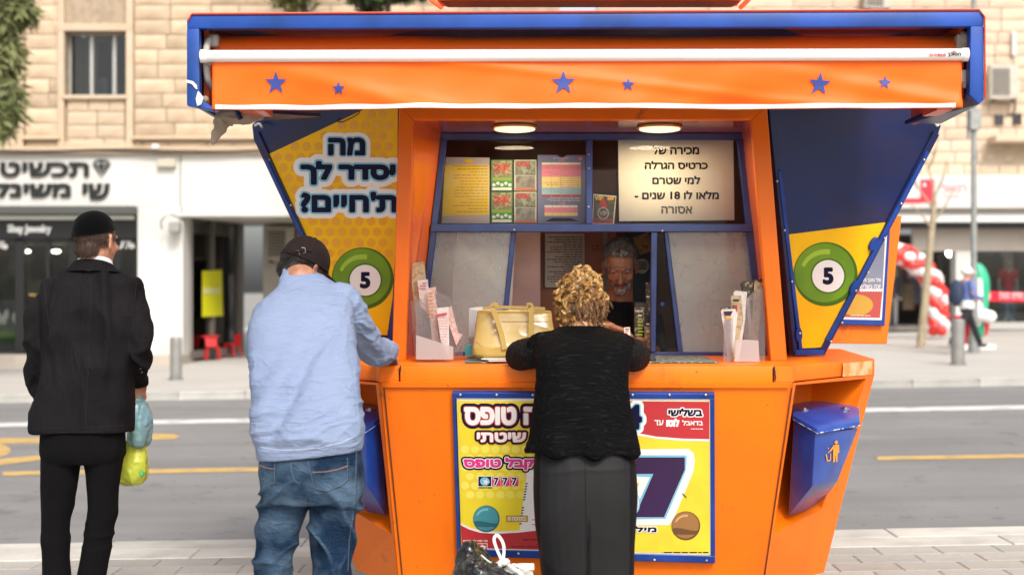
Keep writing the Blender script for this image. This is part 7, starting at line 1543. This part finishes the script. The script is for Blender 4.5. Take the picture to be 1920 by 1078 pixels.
# ================= pedestrian and shop figures, far across the street
def far_person(name, cat, label, x, yfeet, ytop, D, cols, stride=0.0, yaw=0.0, shirt_sleeve=True, arms='down', group=None, base=None, skin=SKIN):
    b = P(x, yfeet, D) if base is None else base; h = (yfeet-ytop)*D/F; s_ = h/1.75; t = thing(name, label, cat, b, group); Rm = Matrix.Rotation(yaw, 3, 'Z')
    q = lambda a_, c_, z: b+Rm @ Vector((a_, c_, z))*s_
    hcx = q(0, .02, 1.60); g = head_geoms(hcx, Rm, s_*1.0, neck=q(0, 0, 1.42), nr=.055*s_)
    st = stride
    if arms == 'down': A1 = [q(-.20, 0, 1.40), q(-.25, -.02, 1.12), q(-.24, .04, .88)]; A2 = [q(.20, 0, 1.40), q(.25, -.02, 1.12), q(.24, .04, .88)]
    else: A1 = [q(-.20, 0, 1.40), q(-.22, .05, 1.12), q(-.08, .28, 1.10)]; A2 = [q(.20, 0, 1.40), q(.24, .04, 1.12), q(.12, .30, 1.06)]
    g += [g_tube(a_, [.05*s_, .042*s_, .03*s_], 10, round_ends=True, k=3) for a_ in (A1, A2)]
    g += [g_ell(A1[-1]+Vector((0, 0, -.05*s_)), (.03*s_, .045*s_, .07*s_)), g_ell(A2[-1]+Vector((0, 0, -.05*s_)), (.03*s_, .045*s_, .07*s_))]
    Lg = [[q(-.09, 0, .90), q(-.10, st*.5, .5), q(-.10, st*.9, .09)], [q(.09, 0, .90), q(.10, -st*.35, .5), q(.10, -st*1.0, .10+abs(st)*.12)]]
    g += [g_tube(l, [.07*s_, .05*s_, .035*s_], 10, round_ends=True) for l in Lg]+[g_tube([q(0, 0, .9), q(0, 0, 1.4)], [.10*s_, .11*s_], 12, round_ends=True)]
    garment('body', g, skin, t, .014, 1)
    tor = g_rings([[q(.5*0+rx*math.cos(a_), ry*math.sin(a_), z) for a_ in np.linspace(0, 2*math.pi, 20, endpoint=False)] for z, rx, ry in ((.82, .17, .13), (.95, .165, .12), (1.15, .165, .12), (1.32, .19, .12), (1.42, .17, .09), (1.47, .08, .07))])
    sl = [g_tube([a_[0], a_[0]*.45+a_[1]*.55] if not shirt_sleeve else a_, [.07*s_, .062*s_] if not shirt_sleeve else [.07*s_, .06*s_, .045*s_], 12, round_ends=True) for a_ in (A1, A2)]
    garment('top', [tor]+sl, cols[0], t, .014, 2, lambda c, n: .012*(vn(c*9, 3)-.5))
    garment('trousers', [g_rings([[q(rx*math.cos(a_), .12*math.sin(a_), z) for a_ in np.linspace(0, 2*math.pi, 20, endpoint=False)] for z, rx in ((.98, .15), (.85, .18), (.76, .17))])]+[g_tube([l[0], l[1], l[2]+(l[1]-l[2])*.05], [.10*s_, .075*s_, .06*s_], 12, round_ends=True) for l in Lg], cols[1], t, .014, 2, lambda c, n: .010*(vn(c*9, 3)-.5))
    for k, l in enumerate(Lg): obj('shoe', g_ell(l[2]+Rm @ Vector((0, .06*s_, -.045*s_)), (.05*s_, .13*s_, .045*s_), Rm), cols[2], t, smooth=True)
    return t, q, s_, Rm
PD2 = 28.2
ped, q, s_, Rm = far_person('person', 'person', 'pedestrian in white cap and blue top with backpack on the far pavement', 1812, 652, 500, PD2, (mat('blue_hoodie', (.13, .18, .42), .8), mat('ped_trousers', (.012, .012, .014), .8), mat('ped_shoe', (.05, .05, .05), .6)), stride=.42, yaw=R(-78), arms='front')
garment('cap', [g_ell(q(0, .0, 1.66), (.115, .125, .10), Rm), g_ell(q(0, .13, 1.63), (.08, .09, .015), Rm)], WHITE, ped, .012, 1)
garment('backpack', [g_ell(q(0, -.24, 1.18), (.17, .13, .27), Rm)], mat('backpack', (.03, .045, .09), .8), ped, .014, 1)
garment('shirt_tail', [g_rings([[q(rx*math.cos(a_), .15*math.sin(a_), z) for a_ in np.linspace(0, 2*math.pi, 20, endpoint=False)] for z, rx in ((1.02, .18), (.90, .20), (.84, .19))])], PRW, ped, .014, 1)
obj('red_trim', g_tube([q(-.16, .02, 1.33), q(-.2, .06, 1.15), q(-.1, .18, 1.0)], .03, 8), SRED, ped)
FGR = mat('figure_green', (.02, .42, .22), .4, coat=.3); 
fb = P(1836, 640, 30.5); fb.z = gz(fb.x)
fg = thing('inflatable_column', 'tall green and white inflatable column in a red and white base beside the pedestrian', 'inflatable', fb)
def FX(x, y): return P(x, y, 30.5)
garment('tube', [g_tube([FX(1836, 620), FX(1838, 570), FX(1838, 530), FX(1833, 505), FX(1826, 500)], [.16, .17, .20, .15, .08], 16, round_ends=True, k=3)], FGR, fg, .02, 2)
garment('white_front', [g_tube([FX(1826, 600)+Vector((0, -.08, 0)), FX(1828, 560)+Vector((0, -.1, 0)), FX(1832, 528)+Vector((0, -.1, 0))], [.16, .14, .11], 14, round_ends=True)], PRW, fg, .02, 2)
obj('balloon_foot', [g_ell(FX(1834, 590)+Vector((0, -.3, 0)), (.16, .14, .14)), g_ell(FX(1846, 593)+Vector((0, -.3, 0)), (.15, .14, .14)), g_ell(FX(1826, 590)+Vector((0, -.3, 0)), (.12, .12, .12))], PRW, fg, smooth=True)
obj('red_base', [g_tube([FX(1842, 602), Vector((FX(1840, 0).x, 30.5, gz(fb.x)+.3))], [.16, .13], 16), g_box(Vector((FX(1815, 0).x, 30.9, gz(fb.x)+.35)), (.35, .3, .7))], SRED, fg, smooth=True)
obj('white_plinth', g_box(Vector((FX(1828, 0).x, 30.7, gz(fb.x)+.03)), (.8, .7, .12)), PRW, fg, bevel=.02)
DENIMF = mat('mannequin_jeans', (.10, .17, .30), .8); MSK = mat('mannequin_skin', (.40, .30, .24), .5)
far_person('mannequin', 'mannequin', 'shop window mannequin in a red T-shirt and blue jeans behind the red tape', 1890, 604, 485, DR+.55, (mat('red_tee', (.50, .012, .025), .8), DENIMF, WHITE), shirt_sleeve=False, yaw=math.pi, skin=MSK)
far_person('mannequin', 'mannequin', 'mannequin in dark clothes in the shop entrance left of the balloon arch', 1672, 614, 500, DR+1.2, (mat('dark_top', (.03, .03, .035), .8), mat('grey_trousers', (.20, .19, .19), .8), DARK), yaw=math.pi, skin=MSK)
